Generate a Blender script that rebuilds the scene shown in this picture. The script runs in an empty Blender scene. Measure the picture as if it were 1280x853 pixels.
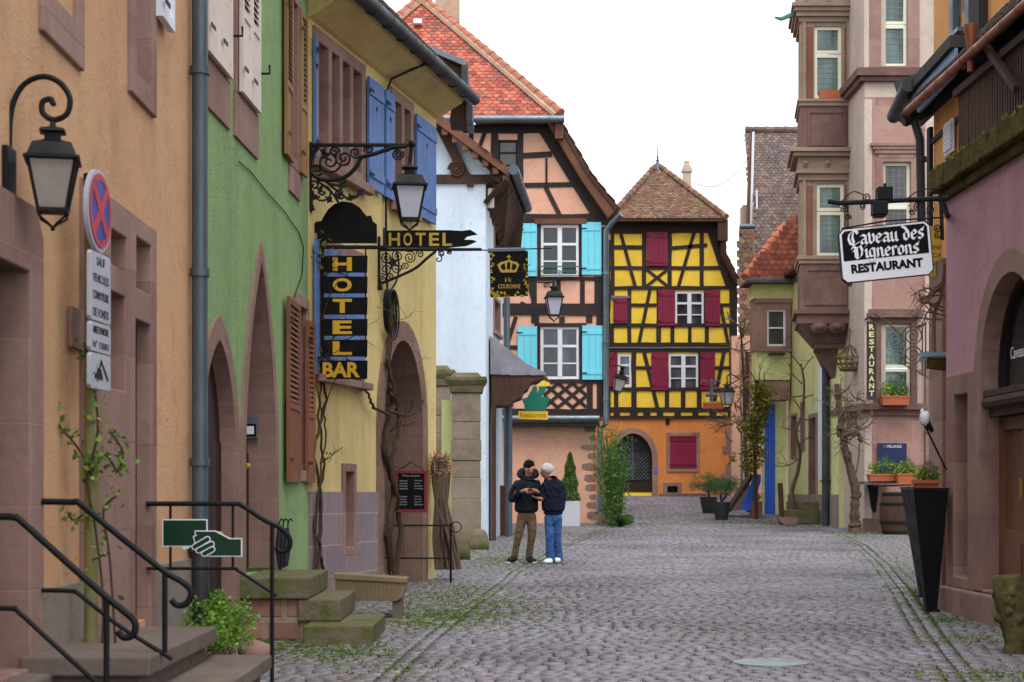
import bpy, math, random
import numpy as np
from mathutils import Vector, Matrix
from mathutils.geometry import tessellate_polygon
random.seed(7); rng = np.random.default_rng(7)
R = math.radians
FPX, CX, HY, CAMH = 2100.0, 640.0, 615.0, 1.32
scene = bpy.context.scene
COL = bpy.data.collections.new("Scene"); scene.collection.children.link(COL)

# ---------------------------------------------------------------- ground profile
_gy = np.array([-20, 0, 15, 28, 36, 45, 55, 62, 72, 90, 400.])
_gz = np.array([0, 0, 0, .134, .29, .46, .83, 1.17, 1.35, 1.5, 1.6])
def gz(y):
    return (np.interp(y-1.2, _gy, _gz)+np.interp(y, _gy, _gz)+np.interp(y+1.2, _gy, _gz))/3
def at(px, py, Y):
    return Vector(((px-CX)*Y/FPX, Y, CAMH-(py-HY)*Y/FPX))
def gp(px, Y, dz=0):
    return Vector(((px-CX)*Y/FPX, Y, float(gz(Y))+dz))

# ---------------------------------------------------------------- materials
def srgb(h):
    h = h.lstrip('#'); c = [int(h[i:i+2], 16)/255 for i in (0, 2, 4)]
    return tuple(v/12.92 if v <= .04045 else ((v+.055)/1.055)**2.4 for v in c)
class NT:
    def __init__(s, name):
        s.m = bpy.data.materials.new(name); s.m.use_nodes = True
        s.t = s.m.node_tree; s.b = s.t.nodes['Principled BSDF']
        s.tc = s.t.nodes.new('ShaderNodeTexCoord')
    def n(s, typ, ins=None, **kw):
        x = s.t.nodes.new(typ)
        for k, v in kw.items(): setattr(x, k, v)
        for k, v in (ins or {}).items():
            if isinstance(v, bpy.types.NodeSocket): s.t.links.new(v, x.inputs[k])
            else: x.inputs[k].default_value = v
        return x
    def link(s, a, b): s.t.links.new(a, b)
    def mapping(s, sc=(1, 1, 1), src=None, rot=(0, 0, 0)):
        m = s.n('ShaderNodeMapping', {'Vector': src or s.tc.outputs['Object'], 'Scale': sc, 'Rotation': rot}); return m.outputs[0]
    def noise(s, scale, detail=4, rough=.55, vec=None, dist=0):
        return s.n('ShaderNodeTexNoise', {'Vector': vec or s.tc.outputs['Object'], 'Scale': scale, 'Detail': detail, 'Roughness': rough, 'Distortion': dist}).outputs[0]
    def ramp(s, fac, a, b, ca=(0, 0, 0, 1), cb=(1, 1, 1, 1)):
        r = s.n('ShaderNodeValToRGB', {'Fac': fac}); e = r.color_ramp.elements
        e[0].position = a; e[1].position = b; e[0].color = ca; e[1].color = cb
        return r.outputs[0]
    def mix(s, fac, a, b, mode='MIX'):
        x = s.n('ShaderNodeMix', data_type='RGBA', blend_type=mode)
        for k, v in ((0, fac), (6, a), (7, b)):
            if isinstance(v, bpy.types.NodeSocket): s.t.links.new(v, x.inputs[k])
            else: x.inputs[k].default_value = (*v, 1) if k and len(v) == 3 else v
        return x.outputs[2]
    def bump(s, h, strength=.3, dist=.01, normal=None):
        d = {'Height': h, 'Strength': strength, 'Distance': dist}
        if normal: d['Normal'] = normal
        b = s.n('ShaderNodeBump', d); s.link(b.outputs[0], s.b.inputs['Normal']); return b.outputs[0]
    def out(s, col=None, rough=.8, metal=0, spec=None):
        if col is not None:
            if isinstance(col, bpy.types.NodeSocket): s.link(col, s.b.inputs['Base Color'])
            else: s.b.inputs['Base Color'].default_value = (*col[:3], 1)
        if isinstance(rough, bpy.types.NodeSocket): s.link(rough, s.b.inputs['Roughness'])
        else: s.b.inputs['Roughness'].default_value = rough
        s.b.inputs['Metallic'].default_value = metal
        if spec is not None: s.b.inputs['Specular IOR Level'].default_value = spec
        return s.m
def sc3(c, k): return tuple(min(1, v*k) for v in c)

def plaster(name, hexc, hexv, streak=.35, bump=.25, grime=.0, grain=45, vs=.7):
    t = NT(name); a, b = srgb(hexc), srgb(hexv)
    n1 = t.ramp(t.noise(vs, 7, .6), .35, .68); c = t.mix(n1, a, b)
    st = t.ramp(t.noise(1.0, 5, .65, t.mapping((1.9, 1.9, .22))), .47, .72)
    c = t.mix(t.n('ShaderNodeMath', {0: st, 1: min(.6, streak+.12)}, operation='MULTIPLY').outputs[0], c, sc3(b, .62))
    bl = t.ramp(t.noise(.35, 8, .7), .45, .62); c = t.mix(t.n('ShaderNodeMath', {0: bl, 1: .6}, operation='MULTIPLY').outputs[0], c, sc3(a, 1.22))
    b2 = t.ramp(t.noise(2.4, 9, .78), .52, .64); c = t.mix(t.n('ShaderNodeMath', {0: b2, 1: .42}, operation='MULTIPLY').outputs[0], c, sc3(b, .74))
    sp = t.ramp(t.noise(9, 6, .7), .60, .74)
    c = t.mix(t.n('ShaderNodeMath', {0: sp, 1: .35+grime}, operation='MULTIPLY').outputs[0], c, sc3(a, .62))
    rep = t.ramp(t.noise(.55, 5, .62, t.mapping((1, 1, .8))), .60, .612); c = t.mix(t.n('ShaderNodeMath', {0: rep, 1: .5}, operation='MULTIPLY').outputs[0], c, sc3(a, .86))
    dv = t.n('ShaderNodeVectorMath', {0: t.tc.outputs['Object'], 1: t.n('ShaderNodeTexNoise', {'Scale': 3.0, 'Detail': 6, 'Vector': t.tc.outputs['Object']}).outputs[1]}, operation='ADD').outputs[0]
    vo = t.n('ShaderNodeTexVoronoi', {'Vector': dv, 'Scale': .75}, feature='DISTANCE_TO_EDGE').outputs['Distance']
    ck = t.n('ShaderNodeMath', {0: t.ramp(vo, .002, .007, (1, 1, 1, 1), (0, 0, 0, 1)), 1: t.ramp(t.noise(.8, 3), .52, .58)}, operation='MULTIPLY').outputs[0]
    c = t.mix(t.n('ShaderNodeMath', {0: ck, 1: .55}, operation='MULTIPLY').outputs[0], c, sc3(a, .4))
    f = t.noise(grain, 5, .6); g = t.noise(3.5, 4, .6)
    h = t.n('ShaderNodeMath', {0: g, 1: 1.6, 2: f}, operation='MULTIPLY_ADD').outputs[0]
    t.bump(h, min(1, bump*1.7), .02)
    return t.out(c, .92, spec=.25)

def stone(name, cols, bw=.55, bh=.3, joints=True, mortar='#8d8078', bump=.35, soft=.7, mw=.012):
    t = NT(name); cs = [srgb(c) for c in cols]
    sx = t.n('ShaderNodeSeparateXYZ', {0: t.n('ShaderNodeNewGeometry').outputs['Position']})
    uu = t.n('ShaderNodeMath', {0: sx.outputs[0], 1: sx.outputs[1]}, operation='ADD').outputs[0]
    wob = t.noise(2.5, 2)
    zz = t.n('ShaderNodeMath', {0: wob, 1: .03, 2: sx.outputs[2]}, operation='MULTIPLY_ADD').outputs[0]
    v = t.n('ShaderNodeCombineXYZ', {0: uu, 1: zz}).outputs[0]
    c = t.mix(t.ramp(t.noise(1.3, 6, .65), .35, .65), cs[0], cs[1])
    if joints:
        br = t.n('ShaderNodeTexBrick', {'Vector': v, 'Color1': (0, 0, 0, 1), 'Color2': (1, 1, 1, 1), 'Mortar': (.5, .5, .5, 1), 'Scale': 1.0, 'Mortar Size': mw, 'Mortar Smooth': .3, 'Bias': 0, 'Brick Width': bw, 'Row Height': bh})
        c = t.mix(t.n('ShaderNodeMath', {0: br.outputs[0], 1: soft}, operation='MULTIPLY').outputs[0], c, cs[-1])
        c = t.mix(t.n('ShaderNodeMath', {0: br.outputs[1], 1: .75}, operation='MULTIPLY').outputs[0], c, srgb(mortar))
    d = t.ramp(t.noise(6, 7, .7), .52, .72)
    c = t.mix(t.n('ShaderNodeMath', {0: d, 1: .4}, operation='MULTIPLY').outputs[0], c, sc3(cs[0], .5))
    e = t.ramp(t.noise(2.1, 8, .75), .50, .66); c = t.mix(t.n('ShaderNodeMath', {0: e, 1: .4}, operation='MULTIPLY').outputs[0], c, sc3(cs[-1], 1.15))
    h = t.noise(22, 6, .65)
    if joints:
        h = t.n('ShaderNodeMath', {0: br.outputs[1], 1: -1.2, 2: h}, operation='MULTIPLY_ADD').outputs[0]
    t.bump(h, bump, .015)
    return t.out(c, .88, spec=.25)

def wood(name, hexc, hexd, rough=.75, grain=1.0, vert=True, bump=.3):
    t = NT(name); a, b = srgb(hexc), srgb(hexd)
    v = t.mapping((18, 18, 1.2) if vert else (1.5, 1.5, 22))
    g = t.noise(1.6*grain, 6, .65, v, .6); c = t.mix(t.ramp(g, .32, .7), a, b)
    c = t.mix(t.ramp(t.noise(.8, 4), .45, .75), c, sc3(a, 1.35))
    t.bump(g, bump, .01); return t.out(c, rough, spec=.3)

def paint(name, hexc, rough=.5, var=.12, metal=0, wear=None, bump=.05, spec=.4):
    t = NT(name); a = srgb(hexc)
    c = t.mix(t.ramp(t.noise(2.2, 6, .65), .35, .7), sc3(a, 1-var), sc3(a, 1+var))
    if wear: 
        w = t.ramp(t.noise(11, 7, .75), .60, .66); c = t.mix(w, c, srgb(wear))
    t.bump(t.noise(30, 4), bump, .01)
    return t.out(c, t.ramp(t.noise(4, 4), .3, .7, (rough-.1,)*3+(1,), (min(1, rough+.15),)*3+(1,)), metal, spec)

def tile(name, cols, moss=None):
    t = NT(name)
    rp = t.n('ShaderNodeNewGeometry').outputs['Random Per Island']
    r = t.n('ShaderNodeValToRGB', {'Fac': rp}); r.color_ramp.interpolation = 'CONSTANT'
    e = r.color_ramp.elements; k = len(cols)
    e[0].color = (*srgb(cols[0]), 1); e[1].position = 1/k; e[1].color = (*srgb(cols[1]), 1)
    for i in range(2, k):
        q = e.new(i/k); q.color = (*srgb(cols[i]), 1)
    c = t.mix(t.ramp(t.noise(14, 5, .7), .45, .75), r.outputs[0], sc3(srgb(cols[0]), .55))
    if moss: c = t.mix(t.ramp(t.noise(1.4, 6, .7), .58, .72), c, srgb(moss))
    t.bump(t.noise(60, 4), .2, .01)
    return t.out(c, .8, spec=.3)

def islands(name, cols, rough=.6, noise_dark=.5, big=None, spec=.4, moss=None, rvar=.2):
    t = NT(name)
    rp = t.n('ShaderNodeNewGeometry').outputs['Random Per Island']
    r = t.n('ShaderNodeValToRGB', {'Fac': rp}); e = r.color_ramp.elements; k = len(cols)
    e[0].color = (*srgb(cols[0]), 1); e[1].position = 1; e[1].color = (*srgb(cols[-1]), 1)
    for i in range(1, k-1):
        q = e.new(i/(k-1)); q.color = (*srgb(cols[i]), 1)
    c = t.mix(t.ramp(t.noise(25, 6, .7), .45, .8), r.outputs[0], sc3(srgb(cols[0]), noise_dark))
    if big: c = t.mix(t.ramp(t.noise(.35, 5, .6), .42, .68), c, srgb(big), 'MULTIPLY')
    if moss: c = t.mix(t.ramp(t.noise(.5, 7, .75), .57, .75), c, srgb(moss))
    t.bump(t.noise(70, 4, .6), .35, .01)
    return t.out(c, t.ramp(t.noise(1.8, 5), .3, .7, (rough-rvar,)*3+(1,), (min(1, rough+rvar),)*3+(1,)), 0, spec)

def leafmat(name, cols, rough=.55):
    t = NT(name)
    rp = t.n('ShaderNodeNewGeometry').outputs['Random Per Island']
    r = t.n('ShaderNodeValToRGB', {'Fac': rp}); e = r.color_ramp.elements
    e[0].color = (*srgb(cols[0]), 1); e[1].color = (*srgb(cols[-1]), 1)
    for i in range(1, len(cols)-1):
        q = e.new(i/(len(cols)-1)); q.color = (*srgb(cols[i]), 1)
    tr = t.n('ShaderNodeBsdfTranslucent', {'Color': r.outputs[0]})
    t.link(r.outputs[0], t.b.inputs['Base Color']); t.b.inputs['Roughness'].default_value = rough
    mx = t.n('ShaderNodeMixShader', {0: .3, 1: t.b.outputs[0], 2: tr.outputs[0]})
    t.link(mx.outputs[0], t.t.nodes['Material Output'].inputs['Surface'])
    return t.m

def glassdark(name, hexc='#20242a', rough=.06, curtain=None):
    t = NT(name); c = srgb(hexc)
    v = t.mapping((1, 1, .3))
    col = t.mix(t.ramp(t.noise(2.2, 3, .5, v), .4, .7), c, sc3(c, 2.2) if not curtain else srgb(curtain))
    t.bump(t.noise(3, 2), .03, .02)
    return t.out(col, rough, 0, .7)

# ---------------------------------------------------------------- frames
class Fr:
    """vertical plane through plan points A (screen left) and B (screen right); u right, z up, d towards the street"""
    def __init__(s, A, B):
        s.A = A; L = math.hypot(B[0]-A[0], B[1]-A[1]); s.L = L
        s.U = ((B[0]-A[0])/L, (B[1]-A[1])/L); s.N = (s.U[1], -s.U[0])
    def p(s, u, z, d=0):
        return (s.A[0]+s.U[0]*u+s.N[0]*d, s.A[1]+s.U[1]*u+s.N[1]*d, z)
    def uv(s, px, py, d=0):
        dx = (px-CX)/FPX
        ax = s.A[0]+s.N[0]*d; ay = s.A[1]+s.N[1]*d
        u = (ay*dx-ax)/(s.U[0]-s.U[1]*dx); t = ay+u*s.U[1]
        return u, CAMH-(py-HY)*t/FPX
    def u(s, px, d=0): return s.uv(px, 0, d)[0]
    def z(s, px, py, d=0): return s.uv(px, py, d)[1]
    def y(s, u): return s.A[1]+s.U[1]*u
    def g(s, u): return float(gz(s.y(u)))
    def poly(s, pts, d=0): return [s.uv(a, b, d) for a, b in pts]
    def shift(s, d):
        n = Fr.__new__(Fr); n.A = (s.A[0]+s.N[0]*d, s.A[1]+s.N[1]*d); n.L = s.L; n.U = s.U; n.N = s.N; return n
def front(Y): return Fr((0, Y), (1, Y))
class Fr3:
    """general plane: origin o, axes a (right), b (up), c (out)"""
    def __init__(s, o, a, b):
        s.o = Vector(o); s.a = Vector(a).normalized(); b = Vector(b); b = (b-b.dot(s.a)*s.a).normalized(); s.b = b; s.c = s.a.cross(b)
    def p(s, u, v, d=0): return tuple(s.o+s.a*u+s.b*v+s.c*d)
    def inv(s, q):
        q = Vector(q)-s.o; return q.dot(s.a), q.dot(s.b)

def area(l): return sum(l[i][0]*l[(i+1) % len(l)][1]-l[(i+1) % len(l)][0]*l[i][1] for i in range(len(l)))/2
def ccw(l): return list(l) if area(l) > 0 else list(l)[::-1]
def rectl(u0, u1, z0, z1): return [(u0, z0), (u1, z0), (u1, z1), (u0, z1)]
def archl(u0, u1, z0, zs, rise=None, n=14, pointed=0):
    """opening outline: jambs up to zs, then an arch (elliptic, or pointed)"""
    w = (u1-u0)/2; c = (u0+u1)/2; h = rise if rise is not None else w
    pts = [(u0, z0), (u1, z0)]
    for i in range(n+1):
        a = math.pi*i/n
        x = math.cos(a); y = math.sin(a)
        if pointed: y = y*(1-pointed)+pointed*(1-abs(x))**.62
        pts.append((c+w*x, zs+h*y))
    return pts
def archring(u0, u1, z0, zs, rise, t, n=16, pointed=0):
    """band round an arch opening as one closed loop"""
    o = archl(u0-t, u1+t, z0, zs, rise+t, n, pointed); i = archl(u0, u1, z0, zs, rise, n, pointed)
    return [o[0]]+o[1:0:-1][:0]+[]+_ring(o, i)
def _ring(o, i):
    oo = o[1:]+[o[0]]; ii = i[1:]+[i[0]]
    return oo+ii[::-1]
def archring(u0, u1, z0, zs, rise, t, n=16, pointed=0):
    o = archl(u0-t, u1+t, z0, zs, rise+t, n, pointed); i = archl(u0, u1, z0, zs, rise, n, pointed)
    return _ring(o, i)

# ---------------------------------------------------------------- mesh builder
class MB:
    def __init__(s): s.v = []; s.f = []; s.arr = []
    def add(s, vs, fs):
        b = len(s.v); s.v.extend(tuple(x) for x in vs); s.f.extend(tuple(b+i for i in f) for f in fs); return s
    def prism(s, fr, loops, d0, d1):
        if loops and not isinstance(loops[0][0], (tuple, list)): loops = [loops]
        loops = [ccw(loops[0])]+[ccw(l)[::-1] for l in loops[1:]]
        tris = tessellate_polygon([[Vector((a, b, 0)) for a, b in l] for l in loops])
        flat = [q for l in loops for q in l]; n = len(flat)
        V = [fr.p(a, b, d1) for a, b in flat]+[fr.p(a, b, d0) for a, b in flat]; F = []
        for t in tris:
            a, b, c = [flat[i] for i in t]
            if (b[0]-a[0])*(c[1]-a[1])-(b[1]-a[1])*(c[0]-a[0]) < 0: t = (t[0], t[2], t[1])
            F.append(tuple(t)); F.append(tuple(n+i for i in (t[0], t[2], t[1])))
        k = 0
        for l in loops:
            m = len(l)
            for i in range(m):
                j = (i+1) % m; F.append((k+i, n+k+i, n+k+j, k+j))
            k += m
        return s.add(V, F)
    def box(s, fr, u0, u1, z0, z1, d0, d1): return s.prism(fr, rectl(u0, u1, z0, z1), d0, d1)
    def wbox(s, x0, x1, y0, y1, z0, z1, taper=0):
        t = taper
        V = [(x0, y0, z0), (x1, y0, z0), (x1, y1, z0), (x0, y1, z0), (x0-t, y0-t, z1), (x1+t, y0-t, z1), (x1+t, y1+t, z1), (x0-t, y1+t, z1)]
        return s.add(V, [(0, 3, 2, 1), (4, 5, 6, 7), (0, 1, 5, 4), (1, 2, 6, 5), (2, 3, 7, 6), (3, 0, 4, 7)])
    def beam(s, fr, a, b, w, d0, d1):
        """timber between two (u,z) points, width w"""
        dx, dz = b[0]-a[0], b[1]-a[1]; L = math.hypot(dx, dz); nx, nz = -dz/L*w/2, dx/L*w/2
        return s.prism(fr, [(a[0]+nx, a[1]+nz), (a[0]-nx, a[1]-nz), (b[0]-nx, b[1]-nz), (b[0]+nx, b[1]+nz)], d0, d1)
    def tube(s, pts, r, n=8, cap=True, flat=None):
        pts = [Vector(q) for q in pts]; m = len(pts)
        rr = r if isinstance(r, (list, tuple)) else [r]*m
        V = []; F = []; up = None
        for i, q in enumerate(pts):
            t = (pts[min(i+1, m-1)]-pts[max(i-1, 0)])
            if t.length < 1e-9: t = Vector((0, 0, 1))
            t.normalize()
            if up is None:
                up = Vector((0, 0, 1)) if abs(t.z) < .9 else Vector((1, 0, 0))
            a = (up-up.dot(t)*t)
            if a.length < 1e-6: a = t.orthogonal()
            a.normalize(); up = a; b = t.cross(a)
            for k in range(n):
                an = 2*math.pi*k/n; V.append(q+a*math.cos(an)*rr[i]+b*math.sin(an)*rr[i])
        for i in range(m-1):
            for k in range(n):
                k2 = (k+1) % n; F.append((i*n+k, i*n+k2, (i+1)*n+k2, (i+1)*n+k))
        if cap: F.append(tuple(range(n))[::-1]); F.append(tuple((m-1)*n+k for k in range(n)))
        return s.add(V, F)
    def lathe(s, prof, o, n=16, axis=None, sx=1, sy=1):
        """prof: (radius, height) pairs about a vertical axis at o"""
        o = Vector(o); V = []; F = []; m = len(prof)
        for r, h in prof:
            for k in range(n):
                a = 2*math.pi*(k+.5)/n; V.append((o.x+r*sx*math.cos(a), o.y+r*sy*math.sin(a), o.z+h))
        for i in range(m-1):
            for k in range(n):
                k2 = (k+1) % n; F.append((i*n+k, i*n+k2, (i+1)*n+k2, (i+1)*n+k))
        F.append(tuple(range(n))[::-1]); F.append(tuple((m-1)*n+k for k in range(n)))
        return s.add(V, F)
    def ball(s, c, r, n=10, m=7, sc=(1, 1, 1), jit=0):
        V = []; F = []; c = Vector(c)
        for i in range(m+1):
            th = math.pi*i/m
            for k in range(n):
                a = 2*math.pi*k/n; j = 1+(random.uniform(-jit, jit) if jit else 0)
                V.append((c.x+r*j*sc[0]*math.sin(th)*math.cos(a), c.y+r*j*sc[1]*math.sin(th)*math.sin(a), c.z+r*j*sc[2]*math.cos(th)))
        for i in range(m):
            for k in range(n):
                k2 = (k+1) % n; F.append((i*n+k, (i+1)*n+k, (i+1)*n+k2, i*n+k2))
        return s.add(V, F)
    def np_add(s, V, F): s.arr.append((V, F)); return s
    def quads(s, C, A, B):
        """diamond leaf cards: centres C, half axes A,B (n,3)"""
        n = len(C); V = np.stack([C-A, C-B*.9+A*.1, C+A, C+B*.9+A*.1], 1).reshape(-1, 3)
        F = np.arange(4*n).reshape(-1, 4); return s.np_add(V, F)
    def build(s, name, mat, parent=None, loc=None, smooth=False, bevel=0):
        off = rootloc(parent) if parent is not None else Vector(loc or (0, 0, 0))
        V = [tuple(Vector(v)-off) for v in s.v]; F = list(s.f)
        for a, f in s.arr:
            b = len(V); V.extend(map(tuple, (a-np.array(off)).tolist())); F.extend(map(tuple, (f+b).tolist()))
        me = bpy.data.meshes.new(name); me.from_pydata(V, [], F); me.materials.append(mat)
        if smooth:
            me.polygons.foreach_set('use_smooth', [True]*len(me.polygons))
            if smooth != 'all': me.set_sharp_from_angle(angle=R(38))
        me.update()
        o = bpy.data.objects.new(name, me); COL.objects.link(o)
        if parent is not None: o.parent = parent
        else: o.location = off
        if bevel:
            m = o.modifiers.new('bevel', 'BEVEL'); m.width = bevel; m.segments = 2; m.limit_method = 'ANGLE'; m.angle_limit = R(50)
        return o
ROOT = {}
def rootloc(o):
    while o.parent is not None: o = o.parent
    return Vector(o.location)
def tag(o, label=None, cat=None, group=None, kind=None):
    if label: o['label'] = label
    if cat: o['category'] = cat
    if group: o['group'] = group
    if kind: o['kind'] = kind
    return o
def thing(name, label, cat, loc=(0, 0, 0), group=None):
    o = bpy.data.objects.new(name, None); COL.objects.link(o); o.location = loc
    o.empty_display_size = .2
    return tag(o, label, cat, group)
def copy_tree(o, parent=None):
    c = o.copy(); COL.objects.link(c)
    if parent: c.parent = parent
    for ch in list(o.children): copy_tree(ch, c)
    return c

def tiles(mb, fr, poly, w=.17, e=.15, t=.016, round_=True, over=.04):
    """beaver-tail tiles over a polygon given in plane coords of fr (u right, v up the slope)"""
    us = [q[0] for q in poly]; vs = [q[1] for q in poly]
    P = np.array(poly)
    def inside(x, y):
        c = np.zeros(x.shape, bool); n = len(P)
        for i in range(n):
            x1, y1 = P[i]; x2, y2 = P[(i+1) % n]
            if y1 == y2: continue
            cond = ((y1 > y) != (y2 > y)) & (x < (x2-x1)*(y-y1)/(y2-y1)+x1); c ^= cond
        return c
    nr = int((max(vs)-min(vs))/e)+1; nc = int((max(us)-min(us))/w)+2
    ii, jj = np.meshgrid(np.arange(nr), np.arange(nc), indexing='ij')
    cu = min(us)+(jj-.25+.5*(ii % 2))*w; cv = min(vs)+ii*e
    ok = inside(cu, cv+e*.5); cu = cu[ok]; cv = cv[ok]; n = len(cu)
    if n == 0: return
    cu = cu+rng.normal(0, .004, n); cv = cv+rng.normal(0, .004, n); lift = rng.normal(0, .002, n)
    if round_: sh = [(-.5, .3), (-.42, .1), (-.22, -.06), (0, -.12), (.22, -.06), (.42, .1), (.5, .3)]
    else: sh = [(-.5, .0), (-.5, -.05), (.5, -.05), (.5, .0)]
    loop = [(a*w*.97, b*w) for a, b in sh]+[(.485*w, e*1.5), (-.485*w, e*1.5)]; m = len(loop)
    L = np.array(loop); hh = np.where(L[:, 1] > e, .002, t+.010)
    o, a, b, c = [np.array(x) for x in (fr.o, fr.a, fr.b, fr.c)]
    def pts(off):
        return (o+(cu[:, None]+L[None, :, 0])[..., None]*a+(cv[:, None]+L[None, :, 1])[..., None]*b+((hh[None]+off)+lift[:, None])[..., None]*c)
    top = pts(0); bot = pts(-t)
    V = np.concatenate([top, bot], 1).reshape(-1, 3); base = np.arange(n)*2*m
    mb_f = []
    V0 = len(mb.v); mb.v.extend(map(tuple, V.tolist()))
    for bb in base.tolist():
        q = V0+bb
        mb.f.append(tuple(q+k for k in range(m)))
        for k in range(m-1): mb.f.append((q+k, q+m+k, q+m+k+1, q+k+1))
def ridge(mb, a, b, r=.1, step=.33):
    a, b = Vector(a), Vector(b); L = (b-a).length; n = max(1, int(L/step)); d = (b-a)/n
    for i in range(n):
        p = a+d*i; q = p+d*1.12
        mb.tube([p, q], [r*1.12+random.uniform(-.006, .006), r*.9], 8)

def text(s, name, fr, u0, z0, w, h, mat, parent, d=0.0, ext=.004, bold=0, shear=0, sp=1.0, rot=0, font_only=False):
    c = bpy.data.curves.new('t', 'FONT'); c.body = s; c.extrude = 0; c.offset = bold; c.shear = shear; c.space_character = sp; c.resolution_u = 3
    c.align_x = 'LEFT'
    o = bpy.data.objects.new('t', c); COL.objects.link(o)
    dg = bpy.context.evaluated_depsgraph_get(); dg.update()
    me = bpy.data.meshes.new_from_object(o.evaluated_get(dg))
    bpy.data.objects.remove(o); bpy.data.curves.remove(c)
    vs = [v.co.copy() for v in me.vertices]; fs = [tuple(p.vertices) for p in me.polygons]
    # boundary edges for a thin extrusion
    bpy.data.meshes.remove(me)
    if not vs: return
    x0 = min(v.x for v in vs); x1 = max(v.x for v in vs); y0 = min(v.y for v in vs); y1 = max(v.y for v in vs)
    sx = w/(x1-x0); sy = h/(y1-y0); cr, sr = math.cos(rot), math.sin(rot)
    mb = MB(); V = []
    for v in vs:
        a, b = (v.x-x0)*sx, (v.y-y0)*sy; V.append((u0+a*cr-b*sr, z0+a*sr+b*cr))
    n = len(V); VV = [fr.p(a, b, d+ext) for a, b in V]+[fr.p(a, b, d) for a, b in V]
    FF = []; ec = {}
    for f in fs:
        A = area([V[i] for i in f])
        f = f if A > 0 else f[::-1]; FF.append(f)
        for i in range(len(f)):
            e = (f[i], f[(i+1) % len(f)]); ec[e] = 1
    for (a, b) in list(ec):
        if (b, a) not in ec: FF.append((a, n+a, n+b, b))
    mb.add(VV, FF); return mb.build(name, mat, parent)

def spiral(c, r0, r1, a0, turns, n=22):
    return [(c[0]+(r0+(r1-r0)*i/n)*math.cos(a0+2*math.pi*turns*i/n), c[1]+(r0+(r1-r0)*i/n)*math.sin(a0+2*math.pi*turns*i/n)) for i in range(n+1)]
def fpts(fr, pts, d=0): return [fr.p(a, b, d) for a, b in pts]

def leaves(mb, centers, size, flat=.0, asp=.45):
    C = np.array(centers, float); n = len(C)
    A = rng.normal(size=(n, 3)); A[:, 2] *= (1-flat); A /= np.linalg.norm(A, axis=1)[:, None]
    B = np.cross(A, rng.normal(size=(n, 3))); B /= np.linalg.norm(B, axis=1)[:, None]
    s = size*rng.uniform(.6, 1.3, n)[:, None]
    mb.quads(C, A*s*.5, B*s*.5*asp*2*.5)
def cloud(c, r, n, sc=(1, 1, 1), hollow=.3):
    v = rng.normal(size=(n, 3)); v /= np.linalg.norm(v, axis=1)[:, None]
    q = hollow+(1-hollow)*rng.random(n)**.6
    return np.array(c)+v*q[:, None]*r*np.array(sc)

def branch(mb, p, d, L, r, depth=3, wob=.35, n=5, split=(2, 3), ends=None, up=.05):
    p = Vector(p); d = Vector(d).normalized(); pts = [p.copy()]; rs = [r]
    k = 5
    for i in range(k):
        d = (d+Vector((random.gauss(0, wob), random.gauss(0, wob), random.gauss(0, wob)+up))*.5).normalized()
        p = p+d*L/k; pts.append(p.copy()); rs.append(r*(1-.5*(i+1)/k))
    mb.tube(pts, rs, n)
    if ends is not None: ends.extend([tuple(q) for q in pts[2:]])
    if depth > 0:
        for _ in range(random.randint(*split)):
            j = random.randint(2, k); dd = (d+Vector((random.gauss(0, .7), random.gauss(0, .7), random.gauss(0, .6)))).normalized()
            branch(mb, pts[j], dd, L*random.uniform(.5, .75), rs[j]*.7, depth-1, wob, max(3, n-1), split, ends, up)
# ================================================================ materials used
M = {}
M['cobble'] = islands('cobble stone', ['#6e6a74', '#807a84', '#767079', '#8a848e', '#827476', '#72717a', '#8d8890'], .42, .5, '#b5b0ac', .6, None, .14)
M['cobble_grey'] = islands('pale cobble stone', ['#625f63', '#76737a', '#6c666c', '#84807f', '#74645f'], .5, .6, None, .5, None, .14)
def _joint():
    t = NT('sandy joint'); c = t.mix(t.ramp(t.noise(.9, 7, .75), .44, .62), srgb('#38332c'), srgb('#46502a'))
    c = t.mix(t.ramp(t.noise(9, 5, .7), .4, .7), c, srgb('#1f1c19')); t.bump(t.noise(60, 5), .6, .02); return t.out(c, .95, spec=.1)
M['joint'] = _joint()
M['moss'] = leafmat('moss tuft', ['#41581c', '#5f7a2a', '#7d9038'], .9)
M['orange_wall'] = plaster('ochre render', '#cda37c', '#bd916c', .25, .25)
M['green_wall'] = plaster('green render', '#90ad76', '#82a06a', .3, .4, .05)
M['yellow_wall'] = plaster('straw yellow render', '#d8c488', '#cab272', .45, .25)
M['blue_wall'] = plaster('pale blue render', '#d3dfea', '#bccbd9', .2, .15)
M['terra_wall'] = plaster('salmon render', '#dba98e', '#d09c82', .1, .12)
M['orange_gf'] = plaster('deep orange render', '#d98a4c', '#c67d46', .3, .15)
M['yel_fill'] = plaster('bright yellow render', '#f2ce4a', '#e6bf40', .08, .1)
M['lime_wall'] = plaster('lime yellow render', '#d2d698', '#c2c78a', .25, .15)
M['pink_wall'] = plaster('mauve pink render', '#c2949b', '#b0828c', .25, .5, .0, 70)
M['pinkbeige'] = plaster('pink beige render', '#c4b2a4', '#ab998c', .2, .15)
M['amber_wall'] = plaster('amber render', '#e0a468', '#cf9256', .2, .15)
M['grey_plinth'] = plaster('grey cement render', '#8f8578', '#7d7469', .3, .3)
M['plinth_blocks'] = stone('violet ashlar plinth', ['#857679', '#938286', '#76686b'], .9, .36, True, '#a89a94', .2, .35, .012)
M['red_stone'] = stone('red sandstone', ['#8f7067', '#7a5e55', '#9d8073'], .6, .42, True, '#9a7a6f', .3, .35, .006)
M['red_stone_plain'] = stone('plain red sandstone', ['#8f6f66', '#7a5c54', '#9d8074'], .75, .55, True, '#7c635a', .35, .8, .006)
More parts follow.
